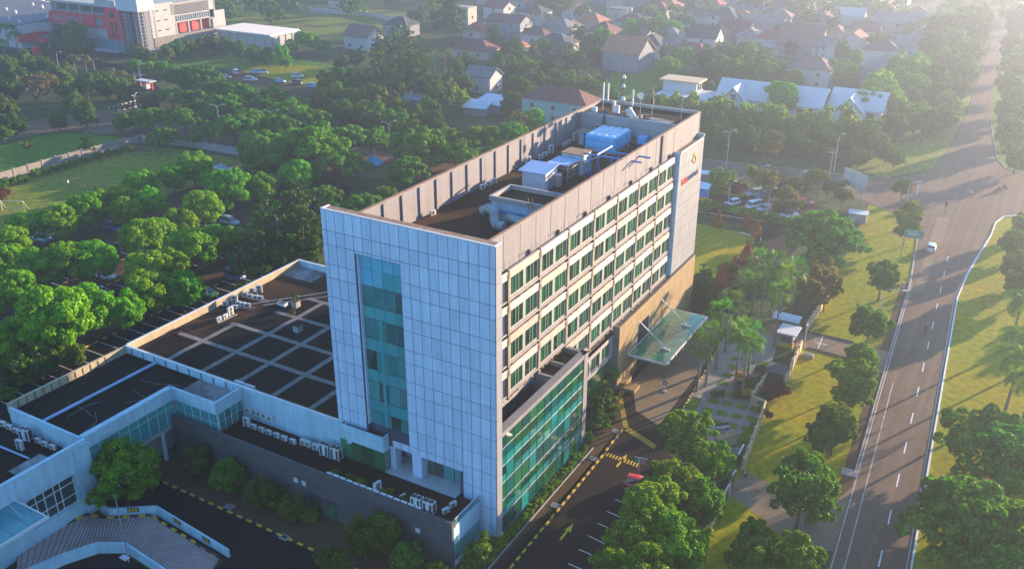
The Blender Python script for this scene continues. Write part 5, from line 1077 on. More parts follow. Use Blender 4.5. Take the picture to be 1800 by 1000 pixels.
tb = thing('tilted_cabinet', 'white equipment cabinet tilted on the plant room roof', 'cabinet', (-11.8, 61.6, 33.7)); c_ = put('cabinet', MB().bb(-.45, -.3, 0, .45, .3, 1.6).mesh('cabinet', 'ac_white'), tb, (0, 0, .1)); c_.rotation_euler = (0, R(-35), R(20)); put('door', MB().bb(-.4, -.32, .1, .4, -.3, 1.5).mesh('door', 'steel_white'), c_)
for i, (x, y, s_) in enumerate([(-18.6, 61.8, .7), (-16.8, 61.5, .5), (-13.6, 61.6, .6), (-12.8, 62.0, .5), (-9.6, 61.4, .7), (-10.6, 61.6, .5)]):
    e = thing('equipment_box', ORD[i] + ' box from the left among the cables on the plant room roof', 'equipment', (x, y, 33.73), .3 * i, 'boxes on the plant room roof'); sub(e, 'box', MB().bb(-s_ * .6, -s_ * .4, .1, s_ * .6, s_ * .4, .1 + s_).mesh('box', ['ac_white', 'dark_metal', 'rust'][i % 3])); sub(e, 'foot', MB().bb(-s_ * .5, -s_ * .3, 0, s_ * .5, s_ * .3, .1).mesh('foot', 'dark_metal'))
cb = thing('cable_bundle', 'tangle of dark cables across the plant room roof', 'cable', (-14, 61.5, 33.75)); q = random.Random(3)
for k in range(9):
    x, y, a = -19 + k * 1.2, 61.2 + q.uniform(0, 1.2), q.uniform(-.4, .4); pts = []
    for _ in range(8): pts.append((x, y, 33.78 + q.uniform(0, .1))); a += q.uniform(-.8, .8); x += .5 * math.cos(a); y = min(64, max(60.9, y + .35 * math.sin(a)))
    MB().tube(pts, .05, 4).build('cable', 'dark_metal' if k % 3 else 'blue_paint', cb)


# ================================================================== buildings beyond the grounds
mat('roof_brown', (.22, .115, .085), .85, var=.2, scale=.6, rnd=.15); mat('roof_red', (.30, .075, .045), .85, var=.2, scale=.6, rnd=.15); mat('roof_maroon', (.17, .055, .045), .85, var=.2, rnd=.15); mat('roof_black', (.05, .05, .055), .8, var=.2); mat('roof_orange', (.46, .16, .07), .85, var=.15, rnd=.1)
mat('roof_grey', (.17, .16, .16), .85, var=.2); mat('wall_white', (0.446, 0.432, 0.410), .8, var=.1, scale=.4, rnd=.06); mat('wall_cream', (0.418, 0.360, 0.288), .8, var=.1, rnd=.06); mat('wall_grey', (0.238, 0.238, 0.259), .8, var=.12, rnd=.08); mat('wall_teal', (.26, .42, .36), .8, var=.1); mat('tin', (.50, .54, .60), .5, metal=.3, var=.15)
mat('plaster_white', (.56, .55, .55), .75, var=.05, scale=.3)
# ---- red and white school building, top left
SB_ = thing('red_school', 'tall white building with red panels and a scaffold stair tower at upper left', 'building', (-295, 200, 0))
YF, XS = 179.0, -270.5
b = MB(); b.bb(-325, YF + 1, 0, -274.5, 220, 18.5); b.bb(-274.5, YF + 6, 10.7, XS - 1, 220, 18.5); b.bb(-274.5, YF + 6, 0, XS - 1, 220, 6.1); b.build('body', 'wall_grey', SB_)
b = MB(); b.bb(-322, YF + .6, 4.3, -290, YF + 1, 9.2); b.bb(-293, YF + .4, 9, -288.5, YF + 1, 13.5); b.build('white_wall', 'wall_white', SB_)
MB().bb(-325, YF - .4, 9.2, -297, YF + 1, 13.9).build('red_band', 'red_paint', SB_); b = MB(); b.bb(-297, YF - .3, 12.9, -290, YF + 1, 13.9); b.bb(-297, YF - .3, 9.2, -290, YF + 1, 9.8); b.bb(-292.5, YF - .3, 9.8, -290, YF + 1, 12.9); b.build('red_frame', 'red_paint', SB_)
MB().bb(-297, YF + .5, 9.8, -292.5, YF + .9, 12.9).build('window', 'glass_spandrel', SB_)
for i in range(10): MB().bb(-322.5 + i * 1.9, YF - .5, 10.4, -321.6 + i * 1.9, YF - .4, 12.8).build('slit_window', 'wall_grey', SB_)
MB().bb(-289.6, YF - .6, 5.4, -280.2, YF + 1, 17.8).build('red_slab', 'red_paint', SB_)
for (x, z0, z1) in [(-286.3, 14.0, 16.2), (-286.4, 8.6, 12.2), (-284.0, 8.6, 12.2), (-286.4, 6.0, 8.2), (-284.0, 6.0, 8.2)]: MB().bb(x, YF - .7, z0, x + (2.4 if z0 > 13 else 1.1), YF - .6, z1).build('window', 'glass_dark', SB_)
for k in range(4):
    for i in range(6): MB().bb(-320 + k * 7.6 + i * 1.05, YF + .8, 15.0, -319.4 + k * 7.6 + i * 1.05, YF + .95, 17.2).build('window', 'glass_dark', SB_)
for k in range(4): MB().bb(-321 + k * 7.6, YF + .2, 13.9, -320.6 + k * 7.6, YF + 1, 17.8).build('column', 'wall_white', SB_)
b = MB(); b.bb(-326, YF - .5, 17.8, XS + .2, 221, 18.6); b.bb(-295, YF - .2, 18.6, -283, YF + 3, 20.5); b.build('roof_slab', 'wall_white', SB_)
MB().bb(-297, YF - .5, .3, -280, YF + 1, 5.2).build('dark_base', 'wall_grey', SB_)
for i in range(7): MB().bb(-296 + i * 1.75, YF - .7, 1.6, -294.4 + i * 1.75, YF - .5, 4.2).build('pane', 'glass_spandrel', SB_)
MB().bb(-305, YF - 4.5, .9, -281, YF - .5, 1.3).build('porch_roof', 'tin', SB_)
b = MB(); [b.tube([(x, YF - .5, 3.0), (x, YF - 4.0, 1.3)], .1, 5) for x in (-303, -295, -284)]; b.build('porch_tie', 'steel', SB_)
b = MB(); b.bb(-280, YF - 2, 17.5, -267.5, YF + 6, 24); b.build('tower_top', 'plaster_white', SB_)
b = MB()
for x in (-279.6, -276.6, -273.6, -270.6, -268): b.bb(x, YF - 1.8, 0, x + .25, YF - 1.5, 17.6); b.bb(x, YF + 5.5, 0, x + .25, YF + 5.8, 17.6)
for y in (YF - 1.6, YF + 1, YF + 3.4, YF + 5.6): b.bb(-268.1, y, 0, -267.8, y + .25, 17.6)
for i in range(13): z = 1 + i * 1.35; b.bb(-279.6, YF - 1.8, z, -267.8, YF - 1.6, z + .16); b.bb(-268, YF - 1.6, z, -267.8, YF + 5.7, z + .16)
b.build('scaffold', 'cream', SB_); MB().bb(-278, YF + 1, 0, -270, YF + 5, 17.4).build('stair_core', 'wall_grey', SB_)
b = MB(); b.bb(XS - 1, YF + 6, 6.2, XS, 197, 19); b.bb(XS - 1, 197, 10.6, XS, 218, 13.8); b.bb(XS - 1, 217, 0, XS, 224, 13); b.bb(XS - 1, 215.5, 10, XS, 218, 19); b.build('side_wall', 'wall_white', SB_)
b = MB(); b.bb(XS - 1, YF + 6, 0, XS + .6, 224, 6.2); b.build('side_base', 'pavement', SB_)
for i in range(8): MB().bb(XS + .6, 200 + i * 2.1, 2.2, XS + .7, 200.8 + i * 2.1, 5).build('slit_window', 'wall_grey', SB_)
MB().bb(XS - 3, 197, 6.2, XS - 2.6, 217, 10.6).build('red_recess', 'red_coral', SB_)
for y in (197, 203.4, 210, 216.8): MB().bb(XS - 1.2, y, 6.2, XS + .1, y + .6, 10.8).build('column', 'wall_white', SB_)
for i in range(16): MB().bb(XS, 197.8 + i * 1.15, 11.2, XS + .3, 198.1 + i * 1.15, 13.4).build('fin', 'wall_white', SB_)
for i in range(8): MB().bb(XS - .1, 196, 14.2 + i * .55, XS + .35, 215.5, 14.45 + i * .55).build('louvre', 'cream', SB_)
MB().bb(XS - .6, 197, 13.9, XS - .3, 215.5, 18.7).build('louvre_back', 'dark_gap', SB_)
b = MB(); [b.bb(XS, y, z, XS + .25, y + 1.5, z + .35) for y in (188, 192) for z in (8.6, 12.4, 16.2)]; b.build('cable_tray', 'dark_metal', SB_)
# ---- low red-roofed hall left of it
RH = thing('red_hall', 'low white and coral hall with a dark metal roof at the left edge', 'building', (-340, 180, 0))
b = MB(); b.bb(-400, 165, 0, -327, 205, 9.5); b.build('body', 'wall_white', RH)
b = MB(); b.add([(-401, 163.5, 9.4), (-326, 163.5, 9.4), (-326, 206, 11.4), (-401, 206, 11.4), (-401, 163.5, 9.7), (-326, 163.5, 9.7), (-326, 206, 11.7), (-401, 206, 11.7)], [(0, 3, 2, 1), (4, 5, 6, 7), (0, 1, 5, 4), (1, 2, 6, 5), (2, 3, 7, 6), (3, 0, 4, 7)]); b.build('roof', 'roof_grey', RH)
for i in range(12): MB().cyl(-330 - (i % 4) * 11, 168 + (i // 4) * 13 + (i % 2) * 3, 9.8 + (i // 4) * .6, 11.3 + (i // 4) * .6, .7, .5, 8).build('roof_vent', 'steel_white', RH)
b = MB(); b.bb(-326.9, 164, 6.0, -326.2, 205, 9.6); b.build('white_band', 'plaster_white', RH); b = MB(); b.bb(-327, 163.5, 2.8, -325.6, 206, 6.0); b.bb(-326, 170, 2.4, -319, 206, 4.2); b.build('coral_band', 'red_coral', RH)
MB().bb(-326, 172, 4.2, -319, 206, 4.5).build('porch_roof', 'roof_grey', RH); [MB().bb(-319.8, y, 0, -319.2, y + .6, 2.6).build('porch_column', 'wall_white', RH) for y in (172, 183, 194, 205)]
[MB().bb(-325.8, y, 5.6, -325, y + 2, 6.6).build('wall_lamp_box', 'plaster_white', RH) for y in (176, 186, 196)]
rb = thing('red_booth', 'small red kiosk in front of the coral hall', 'kiosk', (-311, 160, 0)); MB().bb(-312, 159, 0, -310, 161.5, 2.6).build('body', 'red_coral', rb); MB().bb(-312.2, 158.8, 2.6, -309.8, 161.7, 2.9).build('roof', 'red_paint', rb)
LH = thing('striped_hall', 'pale hall with a ribbed roof at the top left corner', 'building', (-420, 250, 0)); MB().bb(-470, 225, 0, -395, 290, 8).build('body', 'wall_cream', LH); b = MB()
for i in range(38): b.bb(-472 + i * 2.05, 223, 8 + .2 * (i % 2), -470 + i * 2.05, 292, 8.6 + .2 * (i % 2))
b.build('roof', 'tin', LH); [MB().bb(-394.9, 228 + i * 8, 4, -394.6, 231 + i * 8, 5).build('window', 'dark_gap', LH) for i in range(8)]
# ---- warehouse with the white ribbed roof
WH = thing('ribbed_warehouse', 'low warehouse with a white ribbed roof beside the pitch', 'building', (-248, 220, 0)); MB().bb(-264, 212.3, 0, -233.5, 228, 6.2).build('body', 'wall_white', WH); b = MB()
for i in range(22): b.bb(-265 + i * 1.48, 211.4, 6.5, -264.3 + i * 1.48, 229, 7.1)
b.build('roof_rib', 'plaster_white', WH); MB().bb(-265, 211.5, 6.2, -232.5, 229, 6.55).build('roof', 'tin', WH)
for i in range(6): MB().bb(-262 + i * 4.9, 212.1, .5, -261.7 + i * 4.9, 212.3, 6).build('pilaster', 'wall_grey', WH)
for i in range(4): MB().bb(-233.5, 213 + i * 3.9, .3, -233.3, 213.3 + i * 3.9, 6).build('pilaster', 'wall_grey', WH)

# ---- houses
def house(px, w, d, h, rz, wall, roof, label, kind='hip', rh=2.6, win=True, group='houses of the estate beyond the trees', floors=2):
    """w along local x, d along local y; walls, roof, windows and door are parts of one house"""
    o = thing('house', label, 'house', (px[0], px[1], 0), R(rz), group); hw, hd = w / 2, d / 2; e = .55
    sub(o, 'wall', MB().bb(-hw, -hd, 0, hw, hd, h).mesh('wall', wall))
    if kind == 'hip':
        k = min(hw, hd) * .95; rx = max(.05, hw - k); v = [(-hw - e, -hd - e, h - .1), (hw + e, -hd - e, h - .1), (hw + e, hd + e, h - .1), (-hw - e, hd + e, h - .1), (-rx, 0, h + rh), (rx, 0, h + rh)]
        if hd > hw: ry = max(.05, hd - k); v[4] = (0, -ry, h + rh); v[5] = (0, ry, h + rh); F = [(0, 1, 4), (1, 2, 5, 4), (2, 3, 5), (3, 0, 4, 5), (3, 2, 1, 0)]
        else: F = [(0, 1, 5, 4), (1, 2, 5), (2, 3, 4, 5), (3, 0, 4), (3, 2, 1, 0)]
        r = sub(o, 'roof', MB().add(v, F).mesh('roof', roof)); rd = MB().tube([v[4], v[5]], .14, 5)
        for a, c in ((0, 4), (1, 5 if hd <= hw else 4), (2, 5), (3, 4 if hd <= hw else 5)): rd.tube([v[a], v[c]], .1, 4)
        sub(r, 'ridge_tiles', rd.mesh('ridge_tiles', 'wall_white' if len(label) % 2 else roof))
    elif kind == 'gable':
        v = [(-hw - e, -hd - e, h - .2), (hw + e, -hd - e, h - .2), (hw + e, 0, h + rh), (-hw - e, 0, h + rh), (-hw - e, hd + e, h - .2), (hw + e, hd + e, h - .2)]
        v += [(x, y, z + .22) for x, y, z in v]
        r = sub(o, 'roof', MB().add(v, [(6, 7, 8, 9), (9, 8, 11, 10), (0, 3, 2, 1), (3, 4, 5, 2), (0, 1, 7, 6), (5, 4, 10, 11), (0, 6, 9, 3), (3, 9, 10, 4), (1, 2, 8, 7), (2, 5, 11, 8)]).mesh('roof', roof))
        sub(o, 'gable', MB().add([(-hw, -hd, h), (-hw, hd, h), (-hw, 0, h + rh - .1), (hw, -hd, h), (hw, hd, h), (hw, 0, h + rh - .1)], [(0, 2, 1), (3, 4, 5), (0, 3, 5, 2), (1, 2, 5, 4)]).mesh('gable', wall))
    else:
        r = sub(o, 'roof', MB().bb(-hw - .2, -hd - .2, h, hw + .2, hd + .2, h + .35).mesh('roof', roof)); sub(r, 'parapet', MB().bb(-hw - .2, -hd - .2, h + .35, hw + .2, -hd, h + .9).mesh('parapet', wall))
    if win:
        n = max(1, int(w / 6.5)); wm_ = MB().bb(-.65, -.06, 0, .65, 0, 1.5).mesh('window', 'wall_white'); pn_ = MB().bb(-.55, -.09, .1, .55, -.06, 1.4).mesh('pane', 'glass_dark')
        for fl_ in range(floors):
            z = 1.0 + fl_ * 3.1
            if z + 1.6 > h: break
            for i in range(n): u = -hw + (i + .5) * w / n; c = sub(o, 'window', wm_, (u, -hd, z)); sub(c, 'pane', pn_)
            m_ = max(1, int(d / 7))
            for i in range(m_): u = -hd + (i + .5) * d / m_; c = sub(o, 'window', wm_, (hw, u, z), PI / 2); sub(c, 'pane', pn_)
    return o
HS = [ # place, width, depth, height, turn, wall, roof, kind, roof height, label
 ((-207.05, 238.74), 13, 10, 6.5, 0, 'wall_white', 'roof_brown', 'gable', 3.2, 'house with a plain brown gable roof standing alone beside the scrub field'),
 ((-213.15, 273.55), 13, 10, 6, 0, 'wall_grey', 'roof_black', 'hip', 2.6, 'house with a dark hip roof half hidden behind the big trees'),
 ((-200.77, 307.51), 8, 8, 9, 0, 'wall_cream', 'wall_cream', 'flat', 0, 'narrow cream flat-roofed block behind the tall layered tree'),
 ((-180.85, 285.77), 9, 9, 4.5, 0, 'wall_white', 'roof_red', 'hip', 2.4, 'small house with a bright red roof below the cream block'),
 ((-201.66, 340.76), 12, 11, 7, 0, 'wall_white', 'roof_maroon', 'gable', 2.2, 'white house with a flat maroon gable near the top of the picture'),
 ((-157.07, 246.34), 17, 10, 4.2, 0, 'wall_cream', 'roof_maroon', 'hip', 2.8, 'long low house with a maroon roof among bushes'),
 ((-171.52, 298.49), 17, 12, 8, 0, 'wall_grey', 'roof_maroon', 'gable', 2.0, 'large grey-walled two-storey house with a red gable roof'),
 ((-211.63, 378.05), 13, 10, 7, 0, 'wall_grey', 'roof_red', 'hip', 2.4, 'house with a red hip roof at the top edge left of the palms'),
 ((-177.08, 333.94), 12, 11, 7, 0, 'wall_white', 'roof_black', 'hip', 2.6, 'white house with a dark hip roof and a row of tall windows'),
 ((-147.45, 302.26), 14, 12, 6.5, 0, 'wall_cream', 'roof_grey', 'hip', 3.0, 'cream house with a grey-brown hip roof and a long eaves band'),
 ((-150.57, 286.87), 12, 8, 5, 0, 'wall_white', 'roof_maroon', 'hip', 2.0, 'small house with a low maroon roof left of the cream house'),
 ((-133.67, 271.91), 15, 11, 5, 0, 'wall_cream', 'roof_black', 'hip', 2.8, 'house with a broad black roof just behind the banana plants'),
 ((-140.22, 253.57), 6, 6, 6, 0, 'wall_white', 'roof_red', 'hip', 1.6, 'tiny white house with a red cap roof among orange bushes'),
 ((-144.27, 327.78), 15, 12, 5.5, 0, 'wall_cream', 'roof_orange', 'hip', 3.0, 'house with an orange hip roof left of the cream parapet'),
 ((-141.00, 351.47), 10, 9, 7.5, 0, 'wall_cream', 'roof_grey', 'flat', 0, 'flat-roofed house with a lit cream parapet wall'),
 ((-127.29, 336.06), 15, 11, 6, 0, 'wall_white', 'roof_maroon', 'hip', 2.6, 'white house with a maroon roof right of the cream parapet'),
 ((-124.67, 299.07), 12, 12, 7, 0, 'wall_cream', 'roof_maroon', 'hip', 3.0, 'house with a tall dark red roof behind a pale round tree'),
 ((-94.25, 254.50), 15, 13, 8.5, 0, 'wall_grey', 'roof_orange', 'gable', 4.2, 'big windowless grey house with an orange gable roof beside the vacant lot'),
 ((-96.27, 282.58), 10, 11, 7, 0, 'wall_white', 'roof_black', 'hip', 2.8, 'white house with a dark roof pressed against the big grey house'),
 ((-131.87, 373.90), 16, 12, 7, 0, 'wall_grey', 'roof_maroon', 'hip', 3.0, 'grey house with a wide maroon roof near the top edge'),
 ((-113.31, 364.01), 8, 7, 5, 0, 'wall_white', 'wall_white', 'flat', 0, 'small white cube-shaped house with a flat roof'),
 ((-82.19, 305.62), 12, 11, 7.5, 0, 'wall_white', 'roof_black', 'gable', 3.4, 'white house with a black gable end facing left'),
 ((-75.82, 270.51), 16, 10, 7.5, 0, 'wall_grey', 'roof_maroon', 'hip', 2.4, 'grey windowless house with a pinkish hip roof near the round trees'),
 ((-114.45, 407.05), 13, 10, 7, 0, 'wall_cream', 'roof_red', 'hip', 2.4, 'cream house with a red roof at the top edge'),
 ((-95.29, 370.80), 14, 12, 7, 0, 'wall_white', 'roof_black', 'hip', 3.0, 'white house with a pointed black roof in the haze'),
 ((-78.88, 336.42), 14, 11, 6, 0, 'wall_grey', 'roof_maroon', 'gable', 3.4, 'house with a steep maroon gable behind dark palms'),
 ((-74.21, 364.12), 18, 10, 6, 0, 'wall_grey', 'roof_grey', 'gable', 2.6, 'long house with a plain grey roof in the middle of the estate'),
 ((-58.20, 319.94), 13, 10, 6.8, 0, 'wall_white', 'roof_red', 'hip', 2.6, 'white two-storey house with a red hip roof'),
 ((-45.04, 315.98), 17, 13, 6, 0, 'wall_grey', 'roof_brown', 'gable', 6.0, 'large house with a very tall brown roof and a pale triangular gable'),
 ((-35.39, 313.24), 8, 8, 7, 0, 'wall_white', 'roof_grey', 'gable', 2.4, 'white house with a columned porch right of the tall brown roof'),
 ((-28.23, 261.29), 15, 11, 8, 0, 'wall_white', 'roof_brown', 'hip', 2.8, 'pale house with a brown hip roof directly above the white villas'),
 ((-96.81, 420.04), 14, 11, 7, 0, 'wall_grey', 'roof_maroon', 'hip', 2.6, 'house with a faded maroon roof near the top middle in haze'),
 ((-72.62, 422.94), 14, 11, 7, 0, 'wall_cream', 'roof_orange', 'gable', 2.6, 'house with a lit orange front at the hazy top edge'),
 ((-45.29, 408.94), 14, 9, 6, 0, 'wall_white', 'wall_white', 'gable', 2.4, 'house with a pale sloping roof in the haze'),
 ((-42.85, 450.16), 13, 10, 7, 0, 'wall_grey', 'roof_orange', 'hip', 2.4, 'hazy house with bright orange edges at upper right'),
 ((-19.72, 389.39), 20, 11, 7, 0, 'wall_grey', 'roof_grey', 'gable', 3.2, 'long dark-roofed house fading into the haze'),
 ((-29.69, 365.83), 12, 9, 6, 0, 'wall_cream', 'roof_maroon', 'gable', 2.6, 'house with a small lit gable in the haze'),
 ((-2.42, 276.60), 22, 13, 7.5, 0, 'wall_grey', 'roof_grey', 'hip', 3.2, 'wide grey house with a big blank wall behind the round trees'),
 ((-13.24, 307.74), 13, 10, 8.5, 0, 'wall_white', 'roof_black', 'hip', 2.4, 'house with a dark hip roof on top of the blank grey wall'),
 ((-4.16, 320.98), 12, 10, 8.5, 0, 'wall_white', 'roof_grey', 'gable', 2.8, 'white-eaved house at the right end of the estate'),
 ((-293.42, 328.68), 11, 8, 5, 0, 'wall_white', 'roof_grey', 'gable', 2.0, 'small white house behind the scrub field wall'),
]
q = random.Random(21)
for (p, w, d, h, rz, wl_, rf, kd_, rh, lb) in HS: house(p, w, d, h * (.82 if kd_ != 'flat' else 1), rz + q.uniform(-5, 5), wl_, rf, lb, kd_, rh * 1.25, win='windowless' not in lb and 'blank' not in lb)
# rows of smaller houses between and behind them
BK = [(-232.35, 381.41), (-238.81, 417.83), (-209.84, 406.06), (-162.09, 347.14), (-146.93, 309.62), (-178.37, 414.04), (-166.02, 405.59), (-156.76, 411.17), (-118.33, 326.74), (-142.51, 425.00), (-132.65, 396.08), (-134.99, 440.25), (-99.84, 313.91), (-108.40, 371.04), (-82.56, 324.24), (-88.75, 374.72), (-70.73, 331.31), (-117.42, 456.37), (-97.03, 452.46), (-72.86, 388.29), (-57.96, 342.23), (-84.83, 439.38), (-67.71, 444.79), (-55.19, 390.88), (-39.22, 353.43), (-68.23, 480.60), (-28.32, 334.76), (-33.78, 446.31), (-18.29, 433.54), (-31.90, 404.85), (-6.77, 369.53), (-36.76, 499.62)]
for i, p in enumerate(sorted(BK)):
    rf = ['roof_brown', 'roof_maroon', 'roof_orange', 'roof_red', 'roof_grey', 'roof_brown'][i * 5 % 6]; house(p, q.uniform(9, 13), q.uniform(8, 11), q.uniform(4, 5.6), q.choice((0, 90)) + q.uniform(-6, 6), q.choice(['wall_white', 'wall_cream', 'wall_grey']), rf, '%s from the left: small %s house filling the hazy estate' % (ORD[i], {'roof_brown': 'brown-roofed', 'roof_maroon': 'maroon-roofed', 'roof_orange': 'orange-roofed', 'roof_red': 'red-roofed', 'roof_grey': 'grey-roofed'}[rf]), q.choice(['hip', 'hip', 'gable']), q.uniform(2.4, 3.4), floors=1, group='small houses filling the estate')
# nearer odd houses
house((-121.75, 195.38), 10, 8, 5.5, 0, 'wall_white', 'roof_grey', 'old white house with a striped patched gable roof behind the tower', 'gable', 2.6, group='houses just behind the hospital')
o = house((-80.90, 172.90), 21, 10, 6.8, 0, 'wall_teal', 'roof_maroon', 'pale teal two-storey house with a dark red hip roof behind the tower', 'hip', 3.2, group='houses just behind the hospital')
for i, (p, w, d, h, lb) in enumerate([((-105.06, 174.35), 9, 8, 2.8, 'lean-to with a pale tin roof below the old house'), ((-128.95, 167.26), 8, 7, 2.8, 'shed with a pale tin roof under the trees'), ((-106.65, 167.46), 7, 6, 2.6, 'small tin-roofed shelter behind the tall shrubs'), ((-136.04, 145.96), 6, 5, 2.6, 'small blue-grey shed by the dark road')]):
    s_ = thing('tin_shed', lb, 'shed', (p[0], p[1], 0), .1 * i); sub(s_, 'wall', MB().bb(-w / 2, -d / 2, 0, w / 2, d / 2, h - .3).mesh('wall', 'wall_grey'))
    sub(s_, 'roof', MB().add([(-w / 2 - .5, -d / 2 - .5, h - .3), (w / 2 + .5, -d / 2 - .5, h - .3), (w / 2 + .5, d / 2 + .5, h + .9), (-w / 2 - .5, d / 2 + .5, h + .9), (-w / 2 - .5, -d / 2 - .5, h - .15), (w / 2 + .5, -d / 2 - .5, h - .15), (w / 2 + .5, d / 2 + .5, h + 1.05), (-w / 2 - .5, d / 2 + .5, h + 1.05)], [(0, 3, 2, 1), (4, 5, 6, 7), (0, 1, 5, 4), (1, 2, 6, 5), (2, 3, 7, 6), (3, 0, 4, 7)]).mesh('roof', 'tin'))
# ---- white villas
V1 = thing('modern_villa', 'flat white villa with big framed windows and an upper terrace behind the tower', 'house', (-52, 206, 0)); b = MB(); b.bb(-62, 200, 4.2, -44, 213, 4.9); [b.bb(x, 200, 0, x + .5, 200.5, 4.2) for x in (-62, -56, -50, -44.6)]; b.bb(-62, 200, 0, -61.6, 213, 4.2); b.build('frame', 'plaster_white', V1); MB().bb(-61, 201, 0, -45, 212, 4.2).build('body', 'wall_grey', V1)
for i in range(3): MB().bb(-61 + i * 5.6, 200.8, .3, -56.8 + i * 5.6, 200.95, 3.8).build('window', 'glass_spandrel', V1)
b = MB(); b.bb(-62, 207, 4.9, -51, 213.5, 8.0); b.build('upper_floor', 'plaster_white', V1); MB().bb(-63, 206, 8.0, -50, 214, 8.5).build('roof', 'brick_gold', V1); [MB().bb(-51, 208 + i * 2, 5.3, -50.9, 209.2 + i * 2, 7.6).build('window', 'glass_dark', V1) for i in range(3)]; b = MB(); [b.tube([(-51 + i * 1.2, 200.4, 4.9), (-51 + i * 1.2, 200.4, 5.8)], .05, 4) for i in range(6)]; b.build('terrace_rail', 'steel', V1)
def villa(cx, cy, L_, lab_, seed):
    v = thing('white_villa', lab_, 'house', (cx, cy, 0)); m_ = 'plaster_white'
    sub(v, 'wall', MB().bb(-L_ / 2, -5, 0, L_ / 2, 6, 5.2).mesh('wall', m_)); sub(v, 'wing', MB().bb(-L_ / 2 + 2, -9, 0, -L_ / 2 + 11, -5, 4.6).mesh('wing', m_))
    # tall ridge slab
    sub(v, 'roof', MB().add([(-L_ / 2 - .5, -5.6, 4.9), (L_ / 2 + .5, -5.6, 4.9), (L_ / 2 + .5, 1, 9.6), (-L_ / 2 - .5, 1, 9.6), (-L_ / 2 - .5, 6.6, 4.9), (L_ / 2 + .5, 6.6, 4.9), (-L_ / 2 - .5, 1, 9.3), (L_ / 2 + .5, 1, 9.3)], [(0, 1, 2, 3), (3, 2, 5, 4), (1, 7, 2), (0, 3, 6), (1, 0, 6, 7), (7, 5, 2), (6, 3, 4)]).mesh('roof', m_))
    g0 = -L_ / 2 + 6.5; d = sub(v, 'dormer_roof', MB().add([(g0 - 4, -9.5, 4.7), (g0, -9.5, 8.8), (g0 + 4, -9.5, 4.7), (g0 - 4, 0, 4.7), (g0, 0, 8.8), (g0 + 4, 0, 4.7), (g0 - 4, -9.5, 5.0), (g0, -9.5, 9.1), (g0 + 4, -9.5, 5.0), (g0 - 4, 0, 5.0), (g0, 0, 9.1), (g0 + 4, 0, 5.0)], [(6, 7, 10, 9), (7, 8, 11, 10), (0, 3, 4, 1), (1, 4, 5, 2), (0, 1, 7, 6), (1, 2, 8, 7), (0, 6, 9, 3), (2, 5, 11, 8)]).mesh('dormer_roof', m_))
    sub(v, 'gable', MB().add([(g0 - 3.4, -9.0, 4.6), (g0 + 3.4, -9.0, 4.6), (g0, -9.0, 8.3), (g0 - 3.4, -8.8, 4.6), (g0 + 3.4, -8.8, 4.6), (g0, -8.8, 8.3)], [(0, 1, 2), (3, 5, 4), (0, 2, 5, 3), (1, 4, 5, 2)]).mesh('gable', m_))
    w_ = sub(v, 'window', MB().bb(g0 - .9, -9.1, 5.0, g0 + .9, -9.0, 6.9).mesh('window', 'glass_dark')); b = MB(); [b.bb(g0 - .9 + i * .57, -9.16, 5.0, g0 - .82 + i * .57, -9.1, 6.9) for i in range(4)]; b.bb(g0 - .9, -9.16, 5.9, g0 + .9, -9.1, 5.98); sub(w_, 'frame', b.mesh('frame', m_))
    for i in range(2): sub(v, 'window', MB().bb(L_ / 2 - 7 + i * 3, -5.12, 2.6, L_ / 2 - 5 + i * 3, -5, 4.2).mesh('window', 'glass_dark'))
    return v
villa(-28.5, 212, 32, 'long white villa with a dormer and a bright blank roof slope', 1)
villa(-3.8, 216, 15, 'second white villa with a big square tilted roof plane, nearer the main road', 2)
# ---- walls and fences
def wall_run(name, pts, h, th, m, label, post=None, pm=None, cat='wall'):
    w = thing(name, label, cat, (pts[0][0], pts[0][1], 0)); n = 0
    for (x0, y0), (x1, y1) in zip(pts, pts[1:]):
        L_ = math.hypot(x1 - x0, y1 - y0); a = math.atan2(y1 - y0, x1 - x0); k = max(1, round(L_ / (post or L_)))
        me = MB().bb(.02, -th / 2, -.05, L_ / k - .02, th / 2, h).mesh('wall_panel', m); po = MB().bb(-th * .9, -th * .9, -.05, th * .9, th * .9, h + .25).mesh('post', pm or m)
        for i in range(k):
            t = i / k; put('wall_panel', me, w, (x0 + (x1 - x0) * t - pts[0][0], y0 + (y1 - y0) * t - pts[0][1], 0), a)
            if post: put('post', po, w, (x0 + (x1 - x0) * t - pts[0][0], y0 + (y1 - y0) * t - pts[0][1], 0), a)
    return w
wall_run('boundary_wall', [(20.19, 5.63), (19.64, 22.31)], 1.7, .22, 'brick_gold', 'golden panel wall along the verge south of the exit gate', 3.0, 'wall_grey')
wall_run('boundary_wall', [(19.68, 27.70), (18.10, 42.88)], 1.7, .22, 'brick_gold', 'golden panel wall beside the garden lawn north of the exit gate', 2.6)
wall_run('boundary_wall', [(18.05, 43.03), (16.03, 43.58)], 1.5, .25, 'brick_gold', 'short golden wall turning the garden corner')
wall_run('boundary_wall', [(15.94, 43.88), (16.00, 53.83)], 1.7, .22, 'brick_gold', 'golden panel wall with yellow flowers in front', 2.6)
wall_run('boundary_wall', [(18.61, 51.10), (17.95, 63.70)], 1.7, .22, 'brick_gold', 'golden panel wall south of the entrance gate', 2.4)
wall_run('boundary_wall', [(17.19, 70.05), (17.24, 78.92), (16.89, 91.86)], 1.7, .22, 'brick_gold', 'golden panel wall north of the entrance gate', 2.4)
wall_run('field_wall', [(-169.50, 43.19), (-169.84, 51.88), (-170.45, 67.69), (-169.69, 82.48), (-168.75, 92.07)], 2.2, .25, 'pavement', 'grey block wall between the lawn and the football field', 4.0)
